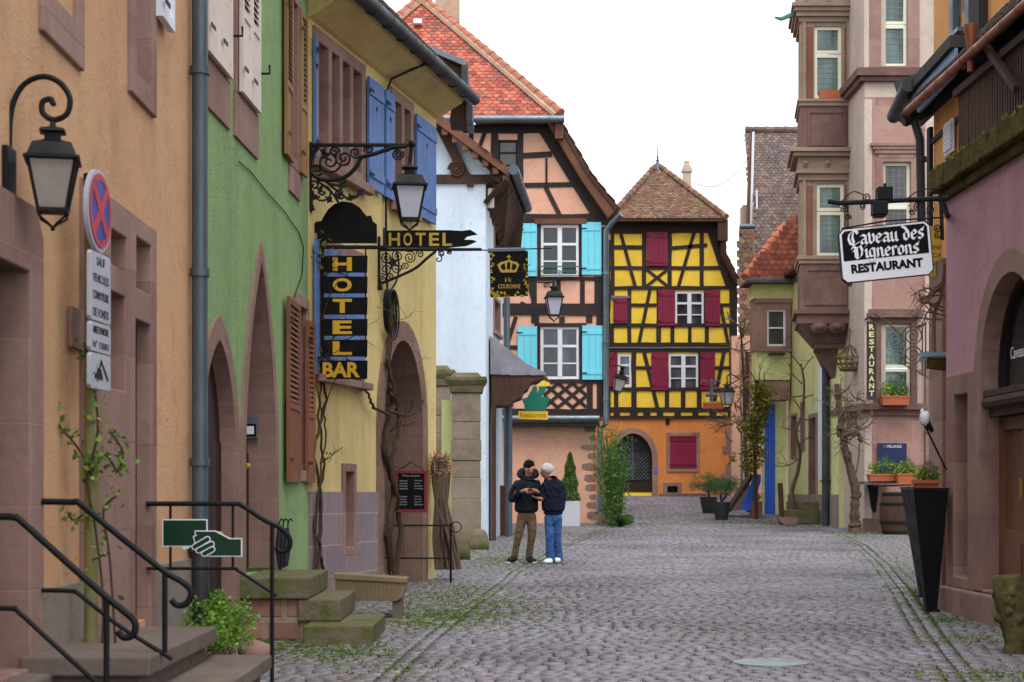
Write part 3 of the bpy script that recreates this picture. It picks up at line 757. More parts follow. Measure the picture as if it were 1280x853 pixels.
# ================================================================ green house
def green_house():
    h = thing('green_house', 'bright green rendered house with two pointed stone arches and louvred shutters', 'house', (-2.5, 16, 0))
    g = G; E = g.L
    a1 = dict(u0=g.u(251), u1=g.u(290.5), z0=-.05, zs=1.75, rise=g.z(268, 423)-1.75, pointed=.35)
    a2 = dict(u0=g.u(304.5), u1=g.u(342), z0=.57, zs=1.7, rise=g.z(330, 330)-1.7, pointed=.75)
    lw = (g.u(371), g.u(381.5), 1.55, g.z(378, 372)-.12)
    U = [(g.u(253), g.u(281), 4.95, 6.5), (g.u(296), g.u(317), 4.95, 6.5), (g.u(362.5), g.u(370.5), 4.85, 6.5)]
    holes = [archl(**a1), archl(**a2), rectl(*lw)]+[rectl(*q) for q in U]
    wall(h, g, rectl(0, E, -.1, 7.6), holes, 'green_wall', .42, g=.04)
    for a, t in ((a1, .2), (a2, .17)):
        b = dict(a); z0 = b.pop('z0'); s = MB(); s.prism(g, archring(b['u0'], b['u1'], max(z0, -.05), b['zs'], b['rise'], t, 18, b['pointed']), -.41, .025)
        s.build('arch_surround', M['red_stone'], h)
        dd_ = -.11 if a is a1 else -.26
        d = MB(); d.prism(g, archl(a['u0']-.0, a['u1']+.0, a['z0'], a['zs'], a['rise'], 14, a['pointed']), dd_-.05, dd_); 
        k = 6
        for i in range(k): d.box(g, a['u0']+(a['u1']-a['u0'])*i/k+.01, a['u0']+(a['u1']-a['u0'])*(i+1)/k-.01, a['z0']+.02, a['zs'], dd_, dd_+.015)
        dd = d.build('arched_door', M['door_dark'], h)
        q = MB(); c = a['u1']-.18; q.ball(g.p(c, a['z0']+1.0, dd_+.04), .035, 8, 6); q.build('handle', M['brass'], dd)
    surround(h, g, *lw, .12, 'red_stone_plain', .03)
    window(h, g, *lw, d=-.14, fm='brown_wood', cols=1, rows=(.5,))
    # lower louvred shutters stand half open
    def leaf(uh, du, dd, z0, z1, mat):
        a = g.p(uh, 0, .03)[:2]; b = g.p(uh+du, 0, dd)[:2]
        f2 = Fr(a, b) if g.y(uh+du) > g.y(uh) and False else Fr(b, a) if du < 0 else Fr(a, b)
        L = f2.L; shutter(h, f2, 0, L, z0, z1, mat, -.02, 'louver')
    zt = g.z(360, 375); leaf(g.u(371), g.u(353)-g.u(371), .06, 1.42, zt, 'shutter_brown'); leaf(g.u(380), .36, .06, 1.42, zt-.1, 'shutter_brown')
    for i, q in enumerate(U[:2]):
        surround(h, g, *q, .14, 'red_stone_plain', .022)
        window(h, g, *q, d=-.1)
        m = (q[0]+q[1])/2
        shutter(h, g, q[0]-.04, m-.004, 4.83, 6.5, 'shutter_pale', .03, 'louver'); shutter(h, g, m+.004, q[1]+.04, 4.83, 6.5, 'shutter_pale', .03, 'louver')
        mb = MB(); mb.box(g, q[0]-.16, q[1]+.14, 4.42, 4.8, .001, .023); mb.build('stone_apron', M['red_stone_plain'], h)
        hk = MB(); hk.tube([g.p(q[1]+.05, 5.2, .02), g.p(q[1]+.05, 5.2, .14), g.p(q[1]+.05, 5.28, .14)], .012, 5); hk.build('shutter_hook', M['iron'], h)
    q = U[2]; surround(h, g, *q, .12, 'red_stone_plain', .025); window(h, g, *q, d=-.12, fm='brown_wood')
    mb = MB(); mb.box(g, q[0]-.12, q[1]+.14, 4.45, 4.72, .001, .024); mb.build('stone_apron', M['red_stone_plain'], h)
    leaf(q[0]-.02, g.u(352)-g.u(362.5), .05, 4.75, 6.5, 'shutter_tan'); leaf(q[1]+.04, g.u(378.5)-g.u(371.5), .05, 4.75, 6.5, 'shutter_tan')
    # hairline crack / cable
    cb = MB(); cb.tube([g.p(*g.uv(a, b), .012) for a, b in ((297, 202), (312, 215), (330, 238), (352, 262), (372, 290), (378, 310), (376, 345), (366, 372))], .006, 4); cb.build('thin_cable', M['iron'], h)
    simple_roof(h, g, .02, E-.02, 7.5, .5, 4, R(48), 'tile_brown')
    c = MB(); c.box(g, 0, E, 0, 7.4, -4.2, -4); c.build('rear_wall', M['green_wall'], h)
    gt = MB(); gt.tube([g.p(E-.015, 7.5, .05), g.p(E-.015, .5, .05)], .0, 3)
green_house()

# ================================================================ straw yellow hotel
def hotel():
    h = thing('yellow_hotel', 'straw yellow rendered hotel with cobalt blue shutters and a big round stone archway', 'house', (-2, 21, 0))
    g = YW; E = g.L; TH = .58
    m1 = (g.u(396), g.u(450), 5.2, 6.42); m2 = (g.u(491.5), g.u(511), 5.2, 6.42)
    lo = (g.u(398), g.u(449), 2.72, 4.1); sl = (g.u(430), g.u(440), g.z(436, 684), g.z(436, 590))
    ar = dict(u0=g.u(478), u1=g.u(526), z0=0, zs=2.2, rise=g.z(500, 425)-2.2)
    wall(h, g, rectl(0, E, -.1, 6.9), [rectl(*m1), rectl(*m2), rectl(*lo), rectl(*sl), archl(**ar)], 'yellow_wall', TH, g=.05)
    pl = MB(); pl.prism(g, [rectl(.01, ar['u0']-.2, -.08, 1.32), rectl(sl[0]-.1, sl[1]+.1, sl[2]-.12, 1.4)], .001, .028) if sl[3] < 1.3 else None
    if sl[3] >= 1.3:
        pl.prism(g, [(.01, -.08), (ar['u0']-.2, -.08), (ar['u0']-.2, 1.32), (sl[1]+.1, 1.32), (sl[1]+.1, sl[2]-.1), (sl[0]-.1, sl[2]-.1), (sl[0]-.1, 1.32), (.01, 1.32)], .001, .028)
    pl.build('plinth', M['plinth_blocks'], h)
    surround(h, g, *sl, .1, 'red_stone_plain', .03); window(h, g, *sl, d=-.1, fm='brown_wood', cols=1, rows=(), glass='glass_dim')
    s = MB(); s.prism(g, archring(ar['u0'], ar['u1'], .0, ar['zs'], ar['rise'], .26), -TH-.02, .03); s.build('arch_surround', M['dark_stone'], h)
    # recessed passage with the heavy block jamb and the gate at its back
    r = MB(); u1 = ar['u1']; r.box(g, u1-.0, u1+.4, 0, 2.9, -1.5, -TH-.03); r.box(g, ar['u0']-.4, ar['u0'], 0, 2.9, -1.5, -TH-.03); r.box(g, ar['u0']-.4, u1+.4, 2.9, 3.5, -1.5, -TH-.03); r.build('passage_wall', M['dark_stone'], h)
    d = MB(); n = 7
    for i in range(n): d.box(g, ar['u0']+(u1-ar['u0'])*i/n+.005, ar['u0']+(u1-ar['u0'])*(i+1)/n-.005, .05, 3.6, -1.38, -1.3)
    d.build('gate', M['old_wood'], h)
    for q, n in ((m1, 4), (m2, 2)):
        s = MB(); w = .15; W = q[1]-q[0]; ls = [rectl(q[0]-w, q[1]+w, q[2]-w, q[3]+w)]
        for k in range(n): ls.append(rectl(q[0]+W*k/n+(.0 if k == 0 else .06), q[0]+W*(k+1)/n-(0 if k == n-1 else .06), q[2], q[3]))
        s.prism(g, ls, -.28, .03); s.box(g, q[0]-w-.05, q[1]+w+.05, q[2]-w-.08, q[2]-w+.03, .0305, .13)
        s.build('mullioned_surround', M['red_stone_plain'], h, bevel=.012)
        for k in range(n):
            window(h, g, q[0]+W*k/n+.0, q[0]+W*(k+1)/n-.0, q[2], q[3], d=-.13, fm='brown_wood', cols=1, rows=(.5,), glass='glass')
    inner = m1[0]+(m1[1]-m1[0])*.25
    for k in (.25, .5): # blue inner leaves seen between the mullions
        a = m1[0]+(m1[1]-m1[0])*k; mb = MB(); mb.box(g, a+.07, a+.11, m1[2]+.02, m1[3]-.02, -.12, .0); mb.build('inner_shutter', M['shutter_blue'], h)
    shutter(h, g, g.u(384)+.1, m1[0]-.17, m1[2]-.12, m1[3]+.02, 'shutter_blue', .035, heart=True)
    shutter(h, g, m1[1]+.16, g.u(473.5), m1[2]-.12, m1[3]+.02, 'shutter_blue', .035, heart=True)
    shutter(h, g, g.u(476.5), m2[0]-.16, m2[2]-.12, m2[3]+.02, 'shutter_blue', .035, heart=True)
    shutter(h, g, m2[1]+.16, g.u(539.5), m2[2]-.12, m2[3]+.02, 'shutter_blue', .035, heart=True)
    surround(h, g, *lo, .14, 'red_stone_plain', .03, .1); window(h, g, *lo, d=-.12, fm='white', glass='glass_curtain')
    shutter(h, g, .1, lo[0]-.16, lo[2]-.08, lo[3]+.05, 'shutter_blue', .035); m = (lo[0]+lo[1])/2
    shutter(h, g, lo[0], m-.01, lo[2]-.02, lo[3], 'shutter_blue', .035); shutter(h, g, m+.01, lo[1], lo[2]-.02, lo[3], 'shutter_blue', .035)
    # cove, gutter, roof
    c = MB(); prof = [(0, 6.62), (.06, 6.64), (.2, 6.72), (.38, 6.82), (.42, 6.88), (.42, 6.96), (0, 6.96)]
    def sweep(mb, prof, u0, u1):
        V = [g.p(u0, z, d) for d, z in prof]+[g.p(u1, z, d) for d, z in prof]; k = len(prof)
        mb.add(V, [tuple(range(k)), tuple(range(2*k-1, k-1, -1))]+[(i, k+i, k+(i+1) % k, (i+1) % k) for i in range(k)])
    sweep(c, prof, 0.0, E-.02); c.build('eave_cove', M['yellow_wall'], h)
    gt = MB(); gt.tube([g.p(-.3, 6.93, .50), g.p(E+.25, 6.93, .50)], .085, 10); 
    for k in range(9): gt.tube([g.p(.2+k*.6, 6.93, .49), g.p(.23+k*.6, 6.93, .49)], .098, 10)
    gt.build('gutter', M['gutter_dark'], h, smooth=True)
    simple_roof(h, g, -.2, E+.2, 7.0, .5, 3.6, R(46), 'tile_slate')
    c = MB(); c.box(g, E-.28, E, 0, 6.9, -5, -TH-.04); c.box(g, 0, E, 0, 6.9, -5.3, -5.01); 
    c.prism(g.__class__(g.p(E-.0, 0, -5)[:2], g.p(E, 0, 0)[:2]), [(0, 6.9), (5, 6.9), (1.4, 10.6)], -.2, 0); c.build('end_wall', M['yellow_wall'], h)
    # black cable dropping from the eave
    cb = MB(); cb.tube([g.p(g.u(491)-.02, 6.86, .44), g.p(g.u(480), 6.6, .1), g.p(g.u(478.5), 6.4, .04), g.p(g.u(479), 4.2, .04), g.p(g.u(479.5), 3.9, .05)], .016, 6); cb.build('cable', M['iron'], h)
    # two shed dormers and timbered end of the roof
    for pts, d0, Yd in ((((506, 50), (578, 86), (578, 118), (530, 100), (500, 70)), -1.0, 27.0), (((566, 122), (584, 132), (584, 151), (562, 150)), -.8, 27.5)):
        f = front(Yd); P = f.poly(pts); mb = MB(); mb.prism(f, P, d0, 0); dm = mb.build('dormer', M['old_wood'], h)
        z = MB(); a, b = P[0], P[1]; z.prism(f, [(a[0]-.1, a[1]+.0), (b[0]+.06, b[1]), (b[0]+.06, b[1]+.09), (a[0]-.1, a[1]+.09)], d0-.1, .15); z.build('zinc_roof', M['zinc'], dm)
        z = MB(); z.box(f, b[0]-.01, b[0]+.09, P[2][1]-.02, b[1]+.02, d0-.1, .17); z.build('fascia', M['gutter_dark'], dm)
hotel()

# ================================================================ pale blue house behind the pillars
def blue_house():
    h = thing('pale_blue_house', 'pale blue house with carved brown gable timbers behind the stone pillars', 'house', (-2, 37, .2))
    f = front(35); g = Fr((-.55, 35), (-.22, 38.8)); zb = 0
    xl = -5.5; zt = f.z(600, 229); 
    wall(h, f, rectl(xl, -.55, zb, zt), [], 'blue_wall', .3)
    gb = MB(); gb.prism(f, [(xl, zt), (-.5, zt), (f.u(622), f.z(622, 216)), (f.u(565), f.z(565, 158)), (-3.2, 11.0), (xl, 8.5)], -.25, -.06); gb.build('gable_wall', M['blue_wall'], h)
    sw = (g.u(617.5), g.u(623), g.z(620, 343), g.z(620, 292)); sw2 = (g.u(617), g.u(624), g.z(620, 415), g.z(620, 377))
    wall(h, g, rectl(0.0, g.L, zb, zt+.2), [rectl(*sw), rectl(*sw2)], 'blue_wall', .3, 'side_wall', -.001, .03)
    for q in (sw, sw2): surround(h, g, *q, .09, 'red_stone_plain', .03, .05); window(h, g, *q, d=-.1, fm='brown_wood', cols=1, rows=(.5,))
    t = MB()
    t.box(f, xl, f.u(618), f.z(600, 230), f.z(600, 219), .0, .06)
    t.beam(f, f.uv(546, 150), f.uv(583, 222), .2, -.02, .05); t.beam(f, f.uv(570, 166), f.uv(625, 222), .12, -.02, .06)
    t.box(f, f.u(584), f.u(592), f.z(588, 234), f.z(588, 229), .0, .07)
    t.prism(f, f.poly([(612, 213), (637, 213), (634, 229), (628, 226), (624, 231), (617, 228), (613, 222)]), -.05, .25)
    t.build('gable_timbers', M['old_wood'], h)
    s = MB(); s.tube(fpts(f, spiral(f.uv(571, 213), .02, .17, 0, 2.5, 40), .08), .03, 6); s.ball(f.p(*f.uv(571, 213), .08), .05, 8, 6); s.build('carved_scroll', M['old_wood'], h, smooth=True)
    # roof: verge board with stepped underside, slope falling to the right
    e = f.uv(637, 212, .4); r = f.uv(556, 149, .4); sl = (r[1]-e[1])/(r[0]-e[0]); ru, rz = -3.4, e[1]+sl*(-3.4-e[0])
    b = MB(); b.prism(f, [(e[0], e[1]-.16), (e[0], e[1]+.02), (ru, rz+.02), (ru, rz-.28)], .30, .42)
    n = 16
    for k in range(n):
        a = k/n; u = e[0]+(ru-e[0])*a; z = e[1]+(rz-e[1])*a-.17
        b.box(f, u-.14, u-.02, z-.08, z+.05, .26, .38)
    b.build('verge_board', M['brown_wood'], h)
    q0 = Vector(f.p(e[0], e[1], .4)); q1 = Vector((e[0]+.33, 39.2, e[1])); q2 = Vector((ru+.33, 39.2, rz)); q3 = Vector(f.p(ru, rz, .4))
    tiled(h, 'roof', [q0, q1, q2, q3], 'tile_brown', th=.12)
    q5 = Vector((-6.4, 39.2, 8.2)); q4 = Vector((-6.4, 34.6, 8.2)); tiled(h, 'roof', [q5, q4, q3, q2], 'tile_brown', th=.12)
    so_ = MB(); so_.add([tuple(x) for x in (q0+Vector((0, 0, -.15)), q1+Vector((0, 0, -.15)), Vector(g.p(g.L, zt-1.0, .0)), Vector(g.p(0, zt-.35, .0)))], [(0, 1, 2, 3), (3, 2, 1, 0)])
    for k in range(9):
        u = k*.46; a = Vector(g.p(u, zt-.4-.65*u/g.L, 0)); c = q0+(q1-q0)*(k/8.2)+Vector((-.05, 0, -.2)); so_.tube([a, c], .07, 4)
    so_.build('eave_rafters', M['old_wood'], h)
    eb = MB(); fb = front(38.75); eb.prism(fb, fb.poly([(617, 262), (622, 236), (640, 232), (656, 262), (653, 290), (651, 314), (627, 314), (620, 290)]), -.25, .0); eb.build('eave_boarding', M['old_wood'], h)
    gt = MB(); gt.tube([q0+Vector((.08, -.1, -.02)), q1+Vector((.08, 0, -.02))], .11, 10); gt.build('gutter', M['zinc_blue'], h, smooth=True)
    gp_ = q1+Vector((.02, 0, 0)); downpipe(h, [gp_, (gp_.x-.3, gp_.y, gp_.z-1.0), (-.17+.05, 38.9, gp_.z-1.6), (-.12, 38.9, .3)], .075, 'zinc_blue')
    pb = MB(); pb.tube([g.p(.1, zt-.1, .1), g.p(.1, zt-.5, .1)], .07, 8); pb.build('eave_light', M['cream'], h)
    # canopy over the side entrance: lead covered, concave, with a deep brown timber bracket
    c = MB(); P = [at(613, 420, 35.6), at(640, 440, 35.6), at(660, 456, 35.6), at(680, 466, 35.6)]; Q = [Vector((p.x+.2, 38.6, p.z)) for p in P]
    for i in range(3): slab3(c, [P[i], P[i+1], Q[i+1], Q[i]][::1], .03)
    fc = MB(); fr_ = front(35.6); c.prism(fr_, fr_.poly([(613, 420), (640, 440), (660, 456), (682, 466), (682, 469), (613, 468)]), -.03, 0)
    cn = c.build('canopy', M['lead'], h)
    fc.prism(fr_, fr_.poly([(614, 468.5), (680, 469.5), (676, 474), (664, 478), (660, 486), (655, 489), (652, 497), (643, 500), (636, 507), (614, 507)]), -1.2, -.04)
    fc.build('canopy_bracket', M['old_wood'], cn)
    d = MB(); d.box(fr_, fr_.u(614), fr_.u(620), fr_.g(0)-.1, fr_.z(616, 505), -.5, 0); d.build('entrance_post', M['old_wood'], h)
    pp = at(636, 500, 37.5); downpipe(h, [(pp.x, 37.5, at(0, 478, 37.5).z), (pp.x, 37.5, .25)], .08, 'zinc_blue')
    lp = MB(); lp.box(g, -.02, .1, 0, 1.6, .001, .04)
blue_house()

# ================================================================ stone pillars
def pillars():
    def pil(px, Y, top, w, base_y, nm, lab, dx=0):
        s = FPX/Y; x = (px-CX)/s; zb = CAMH-(base_y-HY)/s; zt = CAMH-(top-HY)/s
        t = thing(nm, lab, 'pillar', (x, Y, zb), 'stone gate pillars'); W = w/s/2; H = zt-zb
        b = MB(); rs = [(0, .30, 1.03), (.30, .52, .97), (.52, .68, 1.05), (.68, .84, .97), (.84, .885, 1.0)]
        zz = zb; steps = [(0, .28, 1.0), (.28, .40, 1.0), (.40, .50, .96), (.50, .62, 1.02), (.62, .72, .96), (.72, .885, .97)]
        for a, c, k in steps: b.wbox(x-W*k, x+W*k, Y-W*k, Y+W*k, zb+H*a, zb+H*c-.006)
        b.build('shaft', M['pilaster'], t, bevel=.012)
        c = MB()
        for a, e, k, tp in ((.885, .925, 1.1, .03), (.925, .95, 1.22, .05), (.95, .975, 1.42, .0), (.975, 1.0, 1.1, -.08)): c.wbox(x-W*k, x+W*k, Y-W*k, Y+W*k, zb+H*a, zb+H*e, tp)
        c.build('capital', M['moss_stone'], t, bevel=.015)
        return t
    pil(583, 33, 467, 36, 685, 'stone_pillar', 'grey stone gate pillar with mossy capital standing free between yellow hotel and blue house')
    pil(548, 34.6, 458, 30, 680, 'stone_pillar', 'stone gate pillar half hidden behind the corner of the yellow hotel')
    f = front(33.5); w_ = MB(); w_.box(f, f.u(552), f.u(570), .1, f.z(560, 500), -.2, .0)
    tag(w_.build('gate_wall', M['lime_wall'], loc=f.p(f.u(560), .1)), 'pale greenish wall strip between the two stone pillars', 'wall')
pillars()
# ================================================================ salmon half-timbered house
def bars(mb, f, rects, d0, d1):
    for x0, x1, y0, y1 in rects:
        U0, U1, Z0, Z1 = f.u(x0), f.u(x1), f.z(0, y1), f.z(0, y0); j = min(.018, .09*min(U1-U0, Z1-Z0)); w_ = lambda: random.uniform(-j, j)
        P_ = [(U0, Z0)]; 
        for a, b, ax in (((U0, Z0), (U1, Z0), 0), ((U1, Z0), (U1, Z1), 1), ((U1, Z1), (U0, Z1), 0), ((U0, Z1), (U0, Z0), 1)):
            L_ = math.dist(a, b); n = int(L_/.45) if L_ > .6 else 1
            for k in range(1, n+1):
                t_ = k/n; q = (a[0]+(b[0]-a[0])*t_, a[1]+(b[1]-a[1])*t_)
                if k < n: q = (q[0]+(w_() if ax else 0), q[1]+(0 if ax else w_()))
                if not (b == (U0, Z0) and k == n): P_.append(q)
        mb.prism(f, P_, d0+random.uniform(0, .004), d1+random.uniform(-.006, .006))
def salmon_house():
    h = thing('salmon_timber_house', 'salmon half-timbered house with turquoise shutters and bright red tiled hip roof', 'house', (-1, 46, .5))
    f = front(45); X = f.u; Z = lambda y: f.z(0, y)
    w1 = (X(676), X(723.5), Z(346), Z(281.5)); w2 = (X(676), X(724), Z(474), Z(408.5)); wt = (X(623), X(647), Z(222), Z(175))
    out = [(X(440), Z(520)), (X(757), Z(520)), (X(757), Z(283)), (X(748), Z(270)), (X(692), Z(160)), (X(362), Z(160)), (X(300), Z(270)), (X(297), Z(520))]
    out = [(X(297), Z(520))]+[(X(757), Z(520)), (X(757), Z(283)), (X(748), Z(270)), (X(686), Z(158)), (X(368), Z(158)), (X(306), Z(270)), (X(297), Z(283))]
    wall(h, f, out, [rectl(*w1), rectl(*w2), rectl(*wt)], 'terra_wall', .3)
    v = MB()
    bars(v, f, [(614, 623, 166, 268), (647, 654.5, 166, 268), (752, 757.4, 284, 519), (664, 671, 351, 380), (695, 701, 351, 380), (725, 731, 351, 380), (743, 752, 346, 380),
                (664, 674, 394, 404), (699, 706, 396, 404), (732.5, 740.5, 394, 404), (745.5, 752, 394, 475), (733.5, 741, 479, 512), (746, 752.3, 479, 512), (664, 670, 279, 351), (672, 676, 281, 347), (723.5, 728, 281, 347), (668, 675.5, 404, 475), (724, 731, 404, 475), (586, 592, 166, 268), (640, 647, 279, 346), (600, 606, 279, 520), (520, 526, 279, 520), (560, 566, 160, 268), (450, 456, 160, 520)], -.02, .022)
    v.build('timber_posts', M['timber'], h)
    t = MB()
    bars(t, f, [(368, 688, 156, 167), (323, 756.8, 268, 276), (297, 757.2, 276.2, 281), (297, 757.2, 346.5, 351), (297, 752, 379.5, 387), (297, 757.5, 387.2, 394.5), (672, 733, 404, 408.5), (297, 647, 432, 437), (297, 757.2, 474.5, 479.5), (297, 757.2, 511.5, 519.5)], -.02, .034)
    B = lambda a, b, w, d=.028: t.beam(f, f.uv(*a), f.uv(*b), w*45/FPX, -.02, d)
    B((654, 195), (690, 193), 7); B((654, 232), (716, 231), 6); B((683, 198), (683, 230), 2.6); B((682, 234), (700, 270), 5.5); B((645, 396), (633, 434), 5); B((606, 166), (590, 210), 5)
    B((654, 378), (648, 394), 6); B((655, 330), (668, 380), 5.5)
    B((681, 163), (749, 272), 15, .04); B((373, 163), (305, 272), 15, .04)
    for k in range(3):
        x0 = 680+k*17.7
        B((x0, 479.5), (min(733, x0+38), 479.5+32*min(1, (733-x0)/38)), 4.2, .018); B((733-k*17.7, 479.5), (max(680, 733-k*17.7-38), 479.5+32*min(1, (53-k*17.7)/38)), 4.2, .026)
    B((680, 495), (699, 511), 4.2, .018); B((733, 495), (714, 511), 4.2, .026); B((640, 505), (632, 519), 5)
    t.build('cross_timbers', M['timber_h'], h)
    for q in (w1, w2): window(h, f, *q, d=-.02, rows=(.37, .70), fw=.07, mid=.12, bar=.035, glass='glass_curtain' if q is w2 else 'glass')
    window(h, f, *wt, d=-.05, fm='black_timber', cols=1, rows=(.33, .66), fw=.05, bar=.02, glass='glass_dim')
    for x0, x1, y0, y1 in ((648.5, 671, 280, 346), (727, 751.5, 278.5, 344), (647, 671.5, 408.5, 475), (727.5, 753, 407.5, 475)):
        shutter(h, f, X(x0), X(x1), Z(y1), Z(y0), 'shutter_cyan', .05)
    lt = MB(); bars(lt, f, [(668, 733, 274, 281)], .036, .09); lt.build('window_lintel', M['brown_wood'], h)
    # ground floor, set back under the jetty, with rough corner stones
    g0 = MB(); g0.box(f, X(297), X(744.5), 0, Z(522), -.5, -.12); g0.build('ground_floor_wall', M['terra_wall'], h)
    q = MB(); y = 531
    while y < 652:
        hh = random.uniform(5, 9); wd = random.uniform(7, 19); yb = y+hh
        p = [(744.8-wd, y+1.5), (744.8-wd*.5, y), (745.2, y+.8), (745.2, yb), (744-wd*.6, yb+.6), (744.5-wd*1.03, yb-2)]
        q.prism(f, f.poly(p), -.30, -.095-random.uniform(0, .01)); y = yb+random.uniform(3, 6)
    q.build('quoin_stones', M['red_stone_plain'], h)
    # pent roof strip with zinc gutter
    s = MB(); s.add([f.p(X(630), Z(521), .0), f.p(X(749), Z(521), .0), f.p(X(749), Z(531), .38), f.p(X(630), Z(531), .38), f.p(X(630), Z(534), .36), f.p(X(749), Z(534), .36), f.p(X(749), Z(534), -.1), f.p(X(630), Z(534), -.1)], [(0, 3, 2, 1), (3, 4, 5, 2), (4, 7, 6, 5), (0, 7, 4, 3), (1, 2, 5, 6)])
    pr = s.build('pent_roof', M['tile_slate'], h)
    s = MB(); s.tube([f.p(X(628), Z(524), .42), f.p(X(748), Z(524), .42)], .085, 10); s.build('gutter', M['zinc'], pr, smooth=True)
    # main roof
    ax, az = at(527, 2, 48.5).x, at(527, 2, 48.5).z; ez = f.z(0, 152); er, el = at(700, 152, 44.6).x, at(527, 0, 48.5).x*2-at(700, 152, 44.6).x
    er, el = X(699), X(355)
    hip = [(el, 44.55, ez), (er, 44.55, ez), (ax, 48.5, az)]
    hp = tiled(h, 'hip_roof', hip, 'tile_red', .185, .155, th=.1)
    vx, vz = X(772), Z(262)
    for s_ in (1, -1):
        e1 = (er if s_ > 0 else el); v1 = vx if s_ > 0 else ax-(vx-ax)
        A = [(e1, 44.55, ez), (e1, 57, ez), (ax, 57, az), (ax, 48.5, az)]
        mid = ((e1*.45+v1*.55), 0, ez*.45+vz*.55-.18)
        Bq = [(v1, 44.6, vz), (v1, 57, vz), (mid[0], 57, mid[2]), (mid[0], 44.6, mid[2])]
        C = [(mid[0], 44.6, mid[2]), (mid[0], 57, mid[2]), (e1, 57, ez), (e1, 44.6, ez)]
        for nm, Q in (('main_roof', A), ('main_roof', C), ('main_roof', Bq)):
            if s_ < 0: Q = [Q[1], Q[0]]+Q[2:][::-1]
            tiled(h, nm, Q, 'tile_red' if nm != 'x' else 'tile_brown', .21, .185, th=.12)
        vb = MB(); dd = .55
        p = [(e1, ez-.02), (mid[0], mid[2]), (v1, vz), (v1-.28*s_, vz-.28), (mid[0]-.30*s_, mid[2]-.12), (e1-.34*s_, ez-.08)]
        vb.prism(f, p, .06, .36); vb.build('verge_board', M['brown_wood'], h)
    r = MB(); ridge(r, (er+.02, 44.5, ez+.1), (ax, 48.5, az+.1), .13, .36); ridge(r, (el, 44.5, ez+.1), (ax, 48.5, az+.1), .13, .36); ridge(r, (ax, 48.5, az+.1), (ax, 57, az+.1), .13, .36)
    r.build('ridge_tiles', M['ridge_red'], h, smooth=True)
    m = MB(); m.tube([(er-.1, 44.48, ez+.05), (ax, 48.42, az+.02)], .09, 6); m.tube([(el+.1, 44.48, ez+.05), (ax, 48.42, az+.02)], .09, 6); m.build('ridge_mortar', M['mortar'], h)
    gt = MB(); gt.tube([(el, 44.42, ez-.06), (er+.12, 44.42, ez-.06)], .1, 10)
    for k in range(10): x = er-.3-k*.95; gt.tube([(x, 44.42, ez-.06), (x+.03, 44.42, ez-.06)], .115, 10)
    gt.build('gutter', M['zinc'], h, smooth=True)
    ft = MB(); ft.box(f, er-.12, er+.1, Z(178), Z(153), -.1, .5); ft.build('eave_end_board', M['brown_wood'], h)
    rp_ = MB(); rp_.wbox(at(563, 0, 50).x-.45, at(563, 0, 50).x+.25, 50, 50.9, 12, at(0, -40, 50).z); rp_.build('chimney', M['mortar'], h)
    sv = MB(); pz = Vector((ax-.05, 48.42-.9*.93, az-.95)); sv.wbox(pz.x-.12, pz.x+.12, pz.y-.25, pz.y+.1, pz.z-.0, pz.z+.13); sv.build('vent_tile', M['white'], h)
    downpipe(h, [(X(772)+.06, 44.6, Z(271)), (X(764), 44.75, Z(281)), (X(757), 44.85, Z(289)), (X(757), 44.85, Z(531)), (X(750), 45.0, Z(536)), (X(750), 45.0, float(gz(45)))], .075, 'zinc', [(X(757), 44.85, Z(y)) for y in (343, 428, 500)])
    sd = MB(); sd.box(Fr((X(757), 45.01), (X(757)+.01, 56)), 0, 10.9, Z(520), Z(283), -.3, 0); sd.box(Fr((X(744), 45.2), (X(744)+.01, 56)), 0, 10.7, 0, Z(520), -.3, 0); sd.build('side_wall', M['terra_wall'], h)
    st = MB(); st.lathe([(.28, 0), (.25, .25), (.12, .5), (.02, .6)], (X(757), 44.6, float(gz(44.6))-.05), 10); tag(st.build('corner_stone', M['dark_stone'], loc=(X(757), 44.6, .4), smooth=True), 'small rounded corner guard stone at foot of the salmon house corner', 'guard stone')
    rr = MB(); 
    # neighbour roof seen left of the hip
    n = thing('rear_tiled_house', 'red tiled roof with level ridge rising behind the hotel and salmon house', 'house', (-7, 60, 1))
    F = front(58); a = F.uv(470, 17); wl = MB(); wl.box(F, -14, -4.2, 0, a[1]-3.2, -6, -.5); wl.build('wall', M['amber_wall'], n)
    tiled(n, 'roof', [(-14, 57.5, a[1]-3.4), (-4.0, 57.5, a[1]-3.4), (-4.0, 61, a[1]), (-14, 61, a[1])], 'tile_red', .21, .2)
    rg = MB(); ridge(rg, (-14, 61, a[1]+.05), (-4, 61, a[1]+.05), .14); rg.build('ridge_tiles', M['ridge_red'], n, smooth=True)
salmon_house()

